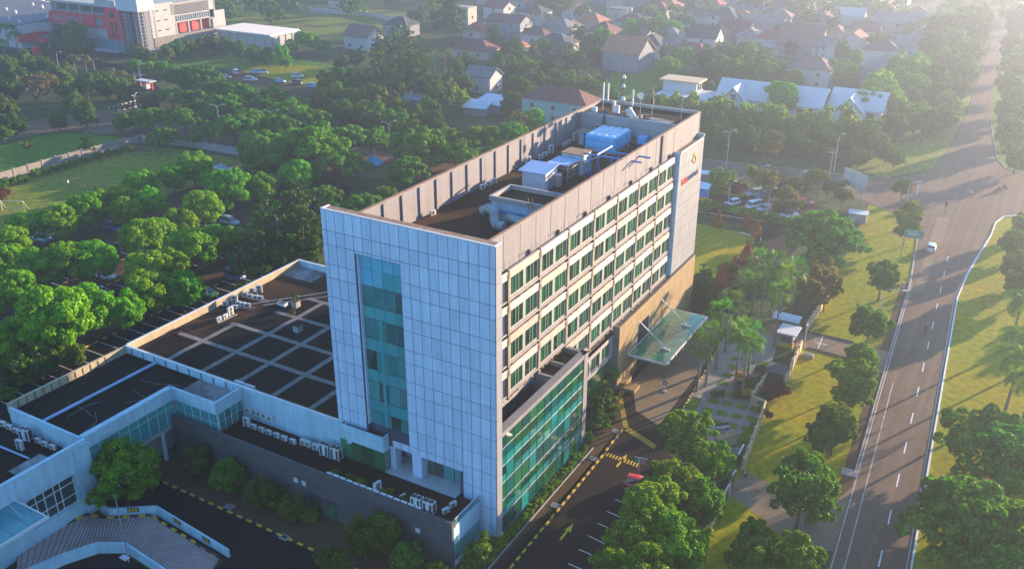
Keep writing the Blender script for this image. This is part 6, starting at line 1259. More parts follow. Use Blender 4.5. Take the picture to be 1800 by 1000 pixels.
wall_run('field_fence', [(-169.15, 93.17), (-154.88, 96.31), (-137.02, 97.39)], 2.0, .12, 'concrete', 'pale concrete fence at the far end of the football field', 2.5, cat='fence')
wall_run('plot_wall', [(-296.36, 306.99), (-264.74, 311.89), (-236.38, 302.51)], 2.2, .25, 'wall_white', 'broken white wall along the top of the scrub field', 5.0)
for i, (p, a, lb) in enumerate([((19.54, 23.29), .9, 'black sliding gate leaf at the exit, end nearest the road'), ((19.80, 20.10), .9, 'black gate panel in the wall just south of the exit'), ((19.87, 17.56), .9, 'lower black gate panel in the wall south of the exit'), ((18.78, 29.16), 1.2, 'dark gate post panel on the garden side of the exit')]):
    g = thing('gate_panel', lb, 'gate', (p[0], p[1], 0), R(92)); sub(g, 'leaf', MB().bb(-1.2, -.06, .1, 1.2, .06, 1.9).mesh('leaf', 'dark_metal')); sub(g, 'rail', MB().bb(-1.25, -.09, 1.9, 1.25, .09, 2.0).mesh('rail', 'steel_white'))
gd = thing('dark_pavilion', 'low dark boxed shelter at the bend of the golden wall', 'shelter', (*(17.08, 52.11), 0)); sub(gd, 'body', MB().bb(-1.3, -1.3, 0, 1.3, 1.5, 1.8).mesh('body', 'dark_metal')); sub(gd, 'roof', MB().bb(-1.5, -1.5, 1.8, 1.5, 1.7, 2.0).mesh('roof', 'roof_black'))
gs = thing('guard_post', 'white-roofed guard post with yellow base at the entrance gate', 'guard post', (*(15.60, 64.10), 0)); sub(gs, 'body', MB().bb(-1.0, -1.0, 0, 1.0, 1.2, 2.2).mesh('body', 'wall_grey')); sub(gs, 'base', MB().bb(-1.1, -1.1, 0, 1.1, 1.3, .7).mesh('base', 'paint_yellow')); sub(gs, 'roof', MB().bb(-1.6, -1.3, 2.3, 1.5, 2.4, 2.5).mesh('roof', 'plaster_white')); sub(gs, 'window', MB().bb(-.7, -1.05, 1.0, .7, -1.0, 1.9).mesh('window', 'glass_dark'))
bs = thing('bike_shelter', 'small shelter with a curved blue and white roof near the gate', 'shelter', (*(14.05, 69.64), 0)); b = MB()
for i in range(8):
    a0, a1 = PI * (.15 + .7 * i / 8), PI * (.15 + .7 * (i + 1) / 8); b.add([(-2.2, -1.5 * math.cos(a0), 1.6 + math.sin(a0)), (2.2, -1.5 * math.cos(a0), 1.6 + math.sin(a0)), (2.2, -1.5 * math.cos(a1), 1.6 + math.sin(a1)), (-2.2, -1.5 * math.cos(a1), 1.6 + math.sin(a1))], [(0, 1, 2, 3)])
sub(bs, 'roof', b.mesh('roof', 'tank_top')); b = MB(); [b.tube([(x, y, 0), (x, y, 2.1)], .05, 5) for x in (-2, 2) for y in (-1.2, 1.2)]; sub(bs, 'post', b.mesh('post', 'steel'))
dm = thing('domed_booth', 'small blue booth with a rounded pale roof behind the tower', 'booth', (*(-19.72, 125.48), 0)); sub(dm, 'body', MB().bb(-1.3, -1.3, .9, 1.3, 1.3, 2.9).mesh('body', 'blue_paint')); sub(dm, 'base', MB().bb(-1.2, -1.2, 0, 1.2, 1.2, .9).mesh('base', 'paint_yellow')); b = MB()
for i in range(8): a0, a1 = PI * (.1 + .8 * i / 8), PI * (.1 + .8 * (i + 1) / 8); b.add([(-1.8, -1.9 * math.cos(a0), 2.6 + 1.3 * math.sin(a0)), (1.8, -1.9 * math.cos(a0), 2.6 + 1.3 * math.sin(a0)), (1.8, -1.9 * math.cos(a1), 2.6 + 1.3 * math.sin(a1)), (-1.8, -1.9 * math.cos(a1), 2.6 + 1.3 * math.sin(a1))], [(0, 1, 2, 3)])
sub(dm, 'roof', b.mesh('roof', 'tank_top')); b = MB(); [b.tube([(x, y, 0), (x, y, 3.0)], .06, 5) for x in (-1.7, 1.7) for y in (-1.7, 1.7)]; sub(dm, 'post', b.mesh('post', 'steel_white'))
sg = thing('toll_gate', 'white gate canopy with red pillars on the road near the football field', 'gate', (*(-222.45, 139.77), 0), 0, None, .6); sub(sg, 'roof', MB().bb(-6, -2.5, 4.2, 6, 2.5, 4.7).mesh('roof', 'plaster_white')); b = MB(); [b.bb(x, -.4, 0, x + .8, .4, 4.2) for x in (-5, 0, 4.4)]; sub(sg, 'pillar', b.mesh('pillar', 'red_paint')); sub(sg, 'booth', MB().bb(-1.2, -1.4, 0, 1.6, 1.4, 2.6).mesh('booth', 'plaster_white'))
for k, pts in enumerate([[(-209.76, 113.29), (-210.65, 125.27)], [(-204.26, 112.28), (-203.40, 125.91)]]):
    w = thing('zebra_kerb', ['black and white kerb at the gate, farther one', 'black and white kerb at the gate, nearer one'][k], 'kerb', (*pts[0], 0)); (x0, y0), (x1, y1) = pts; n = 14; a = math.atan2(y1 - y0, x1 - x0); L_ = math.hypot(x1 - x0, y1 - y0) / n
    for i in range(n): put('kerb_block', MB().bb(0, -.2, 0, L_ * .98, .2, .3).mesh('kerb_block', 'plaster_white' if i % 2 else 'kerb_black'), w, ((x1 - x0) * i / n, (y1 - y0) * i / n, 0), a)
bt = thing('blue_tarp', 'bright blue tarpaulin tent beside the dark road behind the car park', 'tent', (*(-101.04, 108.53), 0)); sub(bt, 'sheet', MB().add([(-2, -1.5, .4), (2, -1.5, .4), (2, 1.5, .4), (-2, 1.5, .4), (-1.4, 0, 2.2), (1.4, 0, 2.2)], [(0, 1, 5, 4), (1, 2, 5), (2, 3, 4, 5), (3, 0, 4)]).mesh('sheet', 'tank_blue')); b = MB(); [b.tube([(x, y, 0), (x, y, .5)], .05, 4) for x in (-1.9, 1.9) for y in (-1.4, 1.4)]; sub(bt, 'pole', b.mesh('pole', 'steel'))


# ================================================================== planting
def row(kind, items, look, where, group, fr='left', cat=None):
    """items: (xy, scale); sorted as listed; each gets its place in the row"""
    for i, (p, s) in enumerate(items):
        tree(kind, p, s, '%s from the %s: %s %s' % (ORD[i], fr, look, where), group)
# car park rows
row('round', [((-115.26, 18.01), .85), ((-121.96, 23.94), 1.0), ((-124.64, 28.73), 1.1), ((-121.61, 33.44), 1.1), ((-124.69, 39.34), .85), ((-121.31, 39.75), 1.15), ((-124.77, 45.42), 1.0), ((-124.02, 50.55), 1.0), ((-116.40, 45.81), .95), ((-126.67, 58.46), 1.15), ((-116.77, 52.22), 1.0), ((-126.48, 66.78), 1.0), ((-126.39, 72.95), 1.2), ((-118.09, 70.72), .9)], 'round-headed green tree', 'in the row between field and car park', 'round trees of the car park')
row('round', [((-101.10, 7.15), .9), ((-99.04, 9.14), 1.05), ((-104.22, 12.61), .9), ((-102.91, 16.79), 1.15), ((-100.12, 20.18), 1.2), ((-97.33, 23.89), 1.1), ((-98.59, 34.91), 1.15), ((-100.79, 40.54), .95), ((-101.43, 46.77), 1.05), ((-101.59, 52.89), 1.15), ((-109.52, 62.58), .8), ((-104.60, 63.26), 1.4), ((-102.16, 70.53), 1.0), ((-112.16, 83.42), 1.1), ((-100.30, 78.72), 1.15), ((-108.05, 72.72), .8)], 'round-headed green tree', 'in the middle car park row', 'round trees of the car park')
row('round', [((-82.85, -4.53), .9), ((-87.28, 0.77), .85), ((-84.74, 3.83), 1.05), ((-79.44, 3.36), 1.5), ((-80.49, 10.01), 1.25), ((-78.33, 13.67), .95), ((-79.71, 19.65), 1.2), ((-86.21, 25.98), 1.15), ((-84.95, 29.64), 1.0), ((-86.10, 35.39), 1.3), ((-87.40, 42.14), 1.05), ((-86.39, 45.81), .9), ((-76.36, 24.24), 1.0)], 'round-headed green tree', 'in the car park row nearest the low roof', 'round trees of the car park')
# dark trees pressed against the left of the tower
row('layered', [((-72.38, 37.96), 1.15), ((-70.96, 42.51), 1.35), ((-68.19, 46.68), 1.2), ((-80.01, 48.84), 1.0), ((-78.08, 54.62), 1.1), ((-76.09, 61.02), 1.0)], 'tall dark layered tree', 'between the car park and the low roof', 'dark trees left of the tower')
row('feather', [((-88.03, 73.94), .8), ((-78.93, 69.75), .75), ((-76.65, 74.04), .8), ((-76.38, 80.78), .7), ((-68.14, 31.93), .6)], 'fine-leaved spreading tree', 'behind the tower front corner', 'dark trees left of the tower')
row('feather', [((-109.65, 82.06), 1.35), ((-105.57, 90.37), 1.7), ((-97.69, 90.17), 1.2)], 'huge bright rain tree', 'in the middle behind the car park', 'rain trees behind the car park')
row('feather', [((-80.91, 95.11), .95), ((-86.90, 108.32), 1.5), ((-77.78, 110.79), 1.2), ((-77.81, 124.00), 1.35), ((-73.43, 130.85), 1.1), ((-88.96, 122.55), 1.1)], 'broad spreading tree', 'close behind the left roof wall', 'trees behind the tower')
tree('round', (-80.86, 155.36), 1.0, 'dense round green tree rising behind the middle of the roof wall', 'trees behind the tower'); tree('loose', (-80.82, 145.25), 1.8, 'golden-brown spreading bush right of the broad trees behind the roof wall', 'trees behind the tower')
# left foreground bushes by the low wing
row('belt', [((-77.61, -5.63), .6), ((-76.65, -3.14), .65), ((-77.13, 0.18), .6), ((-75.91, 2.96), .5)], 'bushy green tree', 'against the blue-pipe wing parapet', 'bushes by the low wing')
row('hedge', [((-77.75, -5.12), 1.9), ((-77.05, -2.21), 2.0), ((-76.27, -8.32), 1.6)], 'bright hedge bush', 'below the parapet of the blue-pipe wing', 'bushes by the low wing')
# upper-left belts
row('belt', [((-275.42, 124.40), 1.2), ((-277.91, 132.64), 1.2), ((-259.76, 126.71), 1.3), ((-245.58, 123.97), 1.1), ((-250.19, 112.73), 1.3), ((-237.71, 100.40), 1.2), ((-238.30, 111.65), 1.1), ((-229.04, 113.20), 1.2), ((-227.22, 120.23), 1.1), ((-218.33, 121.51), 1.2), ((-207.51, 120.19), 1.2)], 'bushy tree', 'in the belt below the coral hall', 'belt trees at upper left')
row('coco', [((-250.55, 130.89), .9), ((-257.42, 138.70), 1.0), ((-250.40, 138.04), 1.0), ((-236.52, 132.41), .9), ((-231.94, 132.91), .95), ((-225.21, 132.54), .95), ((-216.62, 129.17), .8)], 'yellowish coconut palm', 'in the line along the gate road', 'palms along the gate road')
row('plume', [((-329.40, 160.85), 1.1), ((-313.79, 154.37), 1.0), ((-312.11, 147.24), .9)], 'dark feather palm', 'in front of the coral hall', 'palms by the coral hall')
row('belt', [((-308.58, 170.71), 1.3), ((-301.47, 171.79), 1.4), ((-292.79, 162.53), 1.0), ((-285.29, 164.09), 1.0)], 'dark leafy tree', 'before the shaded school front', 'trees before the school')
tree('dry', (-220.70, 98.01), 1.5, 'half-bare brownish tree left of the gate road')
row('belt', [((-214.12, 83.49), 1.1), ((-200.86, 77.75), .9), ((-200.76, 73.77), .8), ((-199.12, 89.31), .75), ((-194.56, 95.06), 1.0), ((-181.41, 96.76), .75), ((-180.76, 101.70), .85), ((-209.75, 102.39), .9), ((-193.68, 117.10), .8)], 'small dark tree', 'around the road bend left of the double lamp', 'roadside trees at left')
row('feather', [((-172.96, 100.89), .9), ((-157.46, 90.83), .8), ((-142.68, 101.95), 1.1), ((-127.14, 95.40), 1.1), ((-116.28, 105.59), 1.1), ((-107.90, 106.74), 1.1), ((-104.32, 112.63), 1.0), ((-160.71, 136.23), 1.0), ((-145.40, 130.59), 1.0)], 'broad dark tree', 'in the second rank along the dark road', 'second rank along the dark road')
row('feather', [((-202.28, 138.31), 1.25), ((-194.45, 138.79), 1.35), ((-183.42, 136.82), 1.0), ((-172.52, 133.80), 1.0), ((-190.58, 123.10), .9), ((-176.71, 120.55), 1.1), ((-164.31, 103.75), .9), ((-161.88, 117.56), 1.1), ((-156.43, 125.73), 1.1), ((-143.15, 108.72), 1.1), ((-141.59, 121.61), 1.2), ((-130.60, 106.34), 1.1), ((-129.14, 117.00), 1.2), ((-149.76, 99.45), .8)], 'wide dark spreading tree', 'between field cars and car park', 'spreading trees behind the field')
tree('layered', (-171.20, 77.83), .5, 'small dark conifer-shaped tree on the corner lawn'); tree('loose', (-185.17, 69.95), .8, 'spindly young tree on the corner lawn')
row('belt', [((-255.37, 165.23), 1.0), ((-243.41, 159.32), .9), ((-245.48, 168.45), 1.0), ((-248.77, 177.37), 1.0), ((-251.07, 184.53), 1.0), ((-250.72, 190.60), 1.0), ((-248.40, 194.98), 1.0), ((-239.96, 194.08), 1.0), ((-230.32, 191.19), 1.0), ((-220.29, 188.85), 1.0), ((-212.58, 188.07), 1.0)], 'hedge-like tree', 'along the foot of the school side wall', 'trees behind the pitch')
row('round', [((-237.48, 154.08), .8), ((-235.11, 157.91), .7), ((-243.02, 153.20), .8), ((-229.96, 158.56), .6)], 'low round shrub-tree', 'where the gate road meets the pitch', 'round shrubs by the pitch')
row('round', [((-211.77, 193.93), 1.0), ((-221.56, 211.01), .9), ((-227.11, 223.26), 1.0), ((-218.06, 219.21), 1.0), ((-211.04, 217.29), .9), ((-203.12, 186.89), .8)], 'round pale tree', 'right of the ribbed warehouse', 'trees by the warehouse')
row('belt', [((-162.54, 164.78), 1.2), ((-149.69, 156.83), 1.4), ((-146.54, 162.64), 1.4), ((-143.75, 145.15), 1.2), ((-143.29, 136.79), 1.2), ((-134.95, 145.12), 1.3), ((-181.60, 193.60), .9), ((-182.73, 203.21), .9), ((-131.46, 148.92), 1.2), ((-156.28, 155.84), 1.1), ((-130.27, 131.50), 1.2), ((-123.00, 132.70), 1.1)], 'leafy green tree', 'right of the field cars', 'trees right of the field cars')
row('layered', [((-144.15, 169.25), 1.4), ((-154.80, 192.38), 1.5), ((-135.17, 172.49), 1.5), ((-131.75, 157.97), 1.2), ((-143.63, 190.87), 1.3), ((-171.45, 220.74), 1.2), ((-127.04, 170.27), 1.1), ((-180.95, 216.03), 1.0)], 'tall shaggy tree', 'in the big clump left of the estate', 'tall trees left of the estate')
tree('layered', (-183.49, 268.10), 1.9, 'very tall tiered dark tree standing over the estate edge'); tree('coco', (-148.67, 212.43), 1.2, 'leaning coconut palm below the tiered dark tree')
row('belt', [((-117.65, 138.96), 1.2), ((-110.45, 137.83), 1.1), ((-109.73, 145.22), 1.1), ((-114.07, 157.49), 1.2), ((-116.24, 129.19), 1.2), ((-107.13, 127.40), 1.2), ((-100.96, 135.30), 1.0)], 'dark leafy tree', 'in the hollow above the street lamp', 'trees above the street lamp')
row('lime', [((-124.18, 166.89), 1.6), ((-118.48, 170.27), 1.8), ((-112.05, 166.90), 1.8), ((-131.18, 184.02), 1.4), ((-117.11, 153.66), 1.4)], 'pale upright bamboo clump', 'left of the old striped-roof house', 'bamboo behind the tower')
row('belt', [((-140.15, 206.08), 1.0), ((-140.81, 215.40), 1.0), ((-131.58, 223.39), 1.0), ((-122.08, 214.46), 1.0), ((-131.22, 188.93), 1.0), ((-122.30, 183.88), .9), ((-123.87, 206.47), 1.0), ((-114.50, 212.04), 1.1), ((-107.85, 192.45), 1.0), ((-96.61, 181.79), 1.1), ((-97.36, 172.37), 1.0), ((-87.40, 172.24), .9)], 'mixed bushy tree', 'around the old striped-roof house', 'bushes around the old house')
row('layered', [((-138.76, 246.42), .9), ((-125.41, 236.38), .9), ((-122.73, 222.56), .9)], 'slim columnar tree', 'right of the tiny red-capped house', 'columnar trees of the estate')
row('banana', [((-117.96, 210.12), 1.8), ((-112.71, 208.86), 1.8), ((-126.96, 262.28), 2.0), ((-121.81, 259.59), 2.0), ((-115.21, 242.75), 1.9), ((-104.03, 229.79), 1.9), ((-104.46, 239.12), 1.8), ((-97.46, 220.10), 1.8), ((-96.04, 225.37), 1.7)], 'light green banana plant', 'in the patch left of the vacant lot', 'banana plants')
row('belt', [((-113.26, 224.46), 1.0), ((-101.58, 208.67), 1.0), ((-99.82, 197.22), 1.0), ((-92.58, 201.51), 1.1), ((-84.79, 198.23), 1.1), ((-78.41, 195.35), 1.1), ((-110.72, 242.20), 1.0), ((-106.77, 251.14), .9), ((-71.12, 187.91), 1.0), ((-75.08, 182.09), 1.0)], 'bushy tree', 'in the patch above the roof aerials', 'bushes above the aerials')
row('coco', [((-157.69, 331.74), 1.2), ((-155.50, 341.91), 1.2), ((-160.03, 313.36), 1.0), ((-168.31, 316.58), 1.0), ((-57.87, 295.34), 1.0), ((-47.36, 273.96), 1.2), ((-41.13, 336.82), 1.1), ((-105.41, 380.67), 1.0), ((-76.37, 412.31), 1.1)], 'hazy coconut palm', 'among the estate roofs', 'palms of the estate')
row('round', [((-117.52, 279.30), 1.3), ((-71.82, 237.41), 1.3), ((-72.59, 253.53), 1.4), ((-120.81, 317.79), 1.2), ((-116.19, 324.24), 1.2), ((-109.56, 324.53), 1.3), ((-101.91, 321.90), 1.2)], 'pale round tree', 'among the estate houses', 'round trees of the estate')
row('belt', [((-65.05, 259.41), 1.2), ((-66.01, 279.95), 1.2), ((-57.01, 264.20), 1.3), ((-56.42, 277.51), 1.3), ((-46.81, 258.06), 1.3), ((-54.28, 239.85), 1.3), ((-47.82, 241.48), 1.4), ((-41.14, 245.45), 1.3), ((-38.85, 251.25), 1.2), ((-37.58, 261.19), 1.1), ((-30.69, 246.50), 1.0), ((-57.72, 232.58), 1.0), ((-21.64, 264.97), 1.1), ((-20.28, 271.48), 1.2), ((-19.33, 284.14), 1.2)], 'leafy tree', 'in the wooded strip behind the white villas', 'trees behind the white villas')
row('round', [((-24.73, 206.80), 1.5), ((-1.16, 234.67), 1.6), ((2.48, 259.95), 2.0), ((-1.60, 218.81), 1.5), ((3.54, 221.85), 1.3), ((7.55, 243.50), 1.4), ((-16.09, 259.44), 1.2)], 'large round tree', 'around the second white villa', 'round trees by the villas')
# bamboo and bushes between the villas and the cross street
q = random.Random(12)
for i in range(28):
    px_ = [(-55.5, 187.0), (-52.0, 188.5), (-49, 186), (-46, 189), (-43, 187)]
    x = -57 + i * 2.35; y = 186.5 + q.uniform(-1.5, 2.5) + .16 * i
    tree('lime', (x, y), q.uniform(1.7, 2.3), 'yellow-green bamboo clump in the hedge before the white villas, %s from the left' % ORD[i], 'bamboo hedge before the villas')
for i in range(24):
    x = -46 + i * 2.6; y = 172 + q.uniform(-6, 8) + .1 * i
    tree('belt', (x, y), q.uniform(.55, .8), 'dull green tree in the thicket along the cross street, %s from the left' % ORD[i], 'thicket along the cross street')
tree('loose', (-14.37, 158.34), 1.9, 'wide golden-green bush in front of the cross street thicket')
# visitor car park
row('lime', [((-17.03, 128.35), 2.0), ((-17.12, 138.51), 1.0)], 'tall feathery cypress', 'left of the visitor car park', 'cypresses by the visitor car park')
row('loose', [((-12.04, 137.77), 1.2), ((-8.15, 133.57), 1.3), ((-5.38, 136.82), 1.1), ((-1.59, 134.25), 1.2), ((-0.16, 139.88), 1.1), ((2.33, 141.35), 1.3), ((5.26, 136.87), 1.1), ((-1.29, 125.34), 1.2), ((1.75, 120.29), 1.1), ((-1.56, 119.92), .8), ((9.69, 131.79), 1.2), ((6.48, 139.93), 1.1), ((-5.16, 129.36), 1.0)], 'small light green tree', 'in the visitor car park', 'small trees of the visitor car park')
row('hedge', [((-15.78, 119.96), 1.8), ((-12.88, 119.05), 1.6), ((-9.18, 118.66), 1.5), ((-5.86, 118.10), 1.6), ((-2.40, 117.66), 1.5), ((-16.34, 117.02), 1.4), ((0.70, 117.87), 1.4)], 'low green bush', 'on the island of the visitor car park', 'island bushes')
row('rusty', [((-15.05, 132.34), 2.4), ((-14.65, 134.52), 2.0)], 'rounded rusty bush', 'beside the red car bay', 'rusty bushes')
row('cone', [((-11.08, 110.08), 1.0), ((-5.67, 112.07), 1.0), ((-2.37, 108.29), 1.1), ((-0.13, 94.26), 1.3), ((-0.12, 86.09), 1.25), ((-0.41, 80.02), 1.35), ((0.53, 72.83), 1.1)], 'orange clipped cone bush', 'along the side lawn', 'orange cones on the lawn', 'far end')
row('shrub', [((-1.43, 85.12), 2.6), ((0.16, 99.69), 1.6), ((-2.91, 78.31), 2.2), ((-2.16, 72.58), 2.0), ((1.19, 67.95), 2.0), ((2.57, 80.93), 1.5), ((-0.96, 100.42), 1.5)], 'dark round shrub', 'between the orange cones and the wall', 'shrubs on the side lawn')
row('layered', [((-1.90, 73.43), .55), ((0.53, 69.35), .5)], 'slim pale-tipped tree', 'at the far end of the stone entrance wall', 'slim trees by the entrance wall')
tree('feather', (12.86, 98.76), 1.35, 'big spreading tree between the visitor car park and the verge'); tree('feather', (12.56, 97.28), .55, 'smaller tree under the big spreading tree by the verge')
row('loose', [((14.60, 85.10), 1.6), ((16.43, 80.62), 1.5), ((15.89, 76.85), 1.4), ((17.88, 79.32), 1.1)], 'pale olive bushy tree', 'inside the golden wall north of the gate', 'olive trees by the wall')
# palms of the entrance garden
PALM = [(8.28, 50.88), (8.73, 45.23), (11.50, 51.02), (12.59, 46.67), (13.48, 50.06), (14.12, 45.17), (7.33, 73.07), (10.39, 73.75), (13.26, 75.42), (12.77, 69.76), (7.76, 65.27), (10.49, 66.35), (7.81, 56.94), (14.01, 62.19), (8.02, 43.29)]
for i, p in enumerate(PALM): tree('fanpalm', p, 1.05, 'fan palm of the entrance garden, %s of the group counted from the canopy outwards' % ORD[i], 'fan palms of the entrance garden', zs=1.0)
row('yellow', [((12.65, 49.50), .9), ((12.96, 47.38), .9), ((14.76, 45.10), 1.1), ((15.35, 45.62), 1.0)], 'round bright yellow bush', 'in the paved garden', 'yellow bushes')
row('shrub', [((14.60, 47.20), 1.6), ((15.47, 48.83), 1.3), ((11.23, 43.05), 1.1), ((13.63, 44.44), 1.0), ((14.99, 52.81), 1.3)], 'round green shrub', 'near the yellow bushes', 'garden shrubs')
row('rusty', [((17.64, 45.85), 1.4), ((18.27, 47.12), 1.7), ((18.81, 48.16), 1.5), ((18.91, 41.37), .9)], 'reddish ragged shrub', 'outside the golden wall corner', 'reddish shrubs')
row('hedge', [((17.21, 44.01), 1.2), ((18.04, 42.24), 1.0), ((19.72, 11.97), 1.5), ((19.87, 9.31), 1.5), ((20.12, 7.35), 1.4), ((19.56, 13.58), 1.3)], 'leafy yellow-green bush', 'beside the golden wall', 'bushes at the golden wall')
# street trees on the verge
row('street', [((19.93, 145.53), .78), ((23.89, 130.06), .85), ((24.71, 117.96), .95), ((25.12, 88.87), .98), ((26.77, 68.19), 1.1), ((27.98, 55.26), .9), ((28.17, 46.95), 1.12), ((28.51, 36.61), 1.0), ((27.60, 34.38), .8), ((28.51, 19.03), 1.35), ((25.95, 10.15), .85), ((30.49, 9.03), 1.0), ((26.32, 6.46), .8)], 'dark leafy street tree', 'on the verge left of the main road', 'street trees on the verge', 'crossing')
# bright trees of the near parking bays
for i, (p, s) in enumerate([((13.19, 23.39), 1.15), ((17.01, 20.88), .95), ((15.37, 14.32), 1.1), ((18.72, 13.39), .9), ((15.47, 7.52), 1.2), ((15.56, 1.39), 1.2), ((19.11, 3.45), 1.25), ((18.16, -2.15), 1.2), ((13.80, 11.73), .85), ((15.43, -2.15), .9)]):
    o = tree('bay', p, s * .95, 'bright leafy tree over the parking bays, %s from the entrance' % ORD[i], 'trees over the near parking bays')
# trees right of the road
row('feather', [((45.88, 45.20), .95), ((48.96, 38.47), 1.15), ((45.51, 22.22), 1.2), ((49.22, 21.72), 1.15), ((43.78, 30.63), .5), ((50.16, 18.13), 1.0)], 'spreading tree', 'on the median right of the main road', 'trees on the median', 'far side')
row('plume', [((46.54, 80.13), 1.0), ((47.31, 70.66), 1.05), ((47.26, 59.79), 1.1), ((49.21, 53.91), 1.1)], 'drooping feather palm', 'on the median at the right edge', 'palms on the median', 'far side')
row('belt', [((44.10, 121.04), .8), ((45.34, 106.55), .9), ((46.34, 98.83), .8), ((44.80, 133.59), .7)], 'hazy green tree', 'on the median tip at the crossing', 'trees on the median tip', 'far side')
row('belt', [((-169.48, 281.64), .9), ((-145.43, 251.26), .8), ((-154.85, 286.92), .8), ((-131.04, 256.95), .9), ((-137.14, 301.02), .9), ((-120.56, 275.03), .9), ((-125.65, 304.41), .9), ((-117.55, 302.42), .8), ((-99.69, 278.56), .9), ((-99.74, 303.16), .9), ((-86.91, 274.77), .9), ((-93.82, 323.47), .9), ((-106.44, 369.59), .9), ((-85.31, 328.57), .9), ((-93.99, 377.07), .9), ((-74.25, 335.19), 1.0), ((-78.76, 365.78), 1.0), ((-61.04, 343.10), .9), ((-47.87, 309.49), .9), ((-50.80, 349.24), 1.0), ((-42.13, 324.95), .9), ((-48.32, 384.06), 1.0), ((-29.52, 314.65), 1.0), ((-34.52, 369.64), 1.0), ((-20.38, 337.95), 1.0), ((-13.60, 324.15), 1.0), ((-12.79, 375.50), 1.1), ((-8.30, 385.35), 1.2)], 'garden tree', 'between the estate roofs', 'garden trees of the estate')
row('feather', [((60, 104), .8), ((64, 66), .8)], 'spreading tree', 'deeper on the median, past the palms', 'trees deeper on the median', 'far side')
# hazy road-side trees beyond the crossing
row('belt', [((19.93, 214.87), 1.2), ((18.46, 232.51), 1.2), ((18.47, 252.26), 1.2), ((14.87, 240.89), 1.2), ((17.68, 276.88), 1.5), ((11.26, 257.30), 1.5), ((10.31, 286.10), 1.6), ((5.76, 272.00), 1.5), ((15.94, 311.69), 1.6), ((8.68, 327.84), 1.7), ((3.78, 315.12), 1.6), ((14.26, 353.69), 1.6), ((7.09, 375.67), 1.8), ((-0.30, 362.49), 1.8), ((10.96, 406.21), 1.8), ((12.94, 210.74), 1.2), ((17.08, 207.93), 1.0), ((10.68, 205.64), 1.2), ((9.22, 196.07), 1.2)], 'hazy tree', 'left of the road beyond the crossing', 'hazy roadside trees, left', 'near end')
row('belt', [((40.66, 182.81), 1.1), ((37.78, 204.01), 1.2), ((39.44, 215.34), 1.3), ((35.54, 231.90), 1.2), ((36.87, 248.82), 1.4), ((33.31, 270.39), 1.5), ((33.35, 303.35), 1.6), ((29.59, 340.32), 1.6), ((29.19, 388.92), 1.8)], 'hazy tree', 'right of the road beyond the crossing', 'hazy roadside trees, right', 'near end')
# lower-left yard
tree('bay', (-41.41, -15.99), 1.38, 'big round bright-leaved tree beside the ramp wall', zs=.9, z=-1.0)
row('belt', [((-38.54, -7.43), .55), ((-32.89, -8.21), .6), ((-27.46, -8.40), .55), ((-22.62, -8.27), .45), ((-11.26, -9.21), .65), ((-9.96, -7.37), .6), ((-5.74, -9.00), .5), ((-11.43, -13.81), .6), ((0.33, -4.44), .5)], 'dark bushy shrub-tree', 'in the bed below the dark stone wall', 'bushes below the stone wall')
row('hedge', [((-20.83, -7.25), 1.3), ((-26.38, -7.43), 1.2), ((-2.92, -7.31), 1.5), ((0.05, -1.65), 1.2), ((0.41, 0.20), 1.1)], 'low leafy bush', 'in the bed below the dark stone wall', 'low bushes below the stone wall')
# clipped hedge along the glass wing
sh = []; q = random.Random(31)
for k in range(44): sh.append((.5 + q.uniform(-.1, .15) - .5, -3 + k * .57, .45 + q.uniform(-.08, .1), .58, .5, .48))
hd_ = thing('clipped_hedge', 'long yellow-green hedge along the foot of the glass wing', 'hedge', (.55, 0, 0)); sub(hd_, 'foliage', crown_mesh('foliage', 'leaf_hedge', 812, sh, 260, 15000, .22, (.4, .7), -.3, .6))
sub(hd_, 'edging', MB().bb(.62, -9, 0, .76, 22.6, .14).mesh('edging', 'concrete'))
row('hedge', [((-0.06, 23.43), 1.5), ((-0.60, 25.94), 1.2), ((-0.82, 28.58), 1.3), ((0.31, 27.60), 1.1), ((0.39, 29.28), 1.2), ((0.03, 31.60), 1.1), ((-1.38, 33.55), 1.2)], 'rounded leafy bush', 'between glass wing and entrance wall', 'bushes by the entrance wall')
row('fanpalm', [((-2.47, 35.86), .42), ((-2.03, 33.17), .42), ((-2.17, 36.97), .4)], 'short fan palm', 'in the bed before the entrance wall', 'short palms by the entrance wall')
row('shrub', [((-1.53, 28.97), 1.4), ((-2.10, 32.05), 1.4), ((-2.39, 34.19), 1.3), ((-1.07, 26.92), 1.2)], 'dark shrub', 'between glass wing and entrance wall', 'shrubs by the entrance wall')
# hedges along the field wall
row('hedge', [((-165.39, 49.92), 1.8), ((-165.20, 52.55), 1.7), ((-165.13, 55.16), 1.5), ((-165.64, 58.52), 1.6), ((-165.57, 61.25), 1.4), ((-165.92, 64.32), 1.6), ((-165.42, 66.85), 1.4), ((-165.65, 70.12), 1.6), ((-165.70, 73.00), 1.4), ((-165.37, 76.15), 1.5), ((-165.29, 79.22), 1.3), ((-164.77, 81.99), 1.4), ((-164.68, 85.17), 1.4)], 'low dark bush', 'along the foot of the grey field wall', 'bushes along the field wall')
tree('rusty', (-156.65, 44.04), 2.2, 'reddish bush at the left edge of the football field')
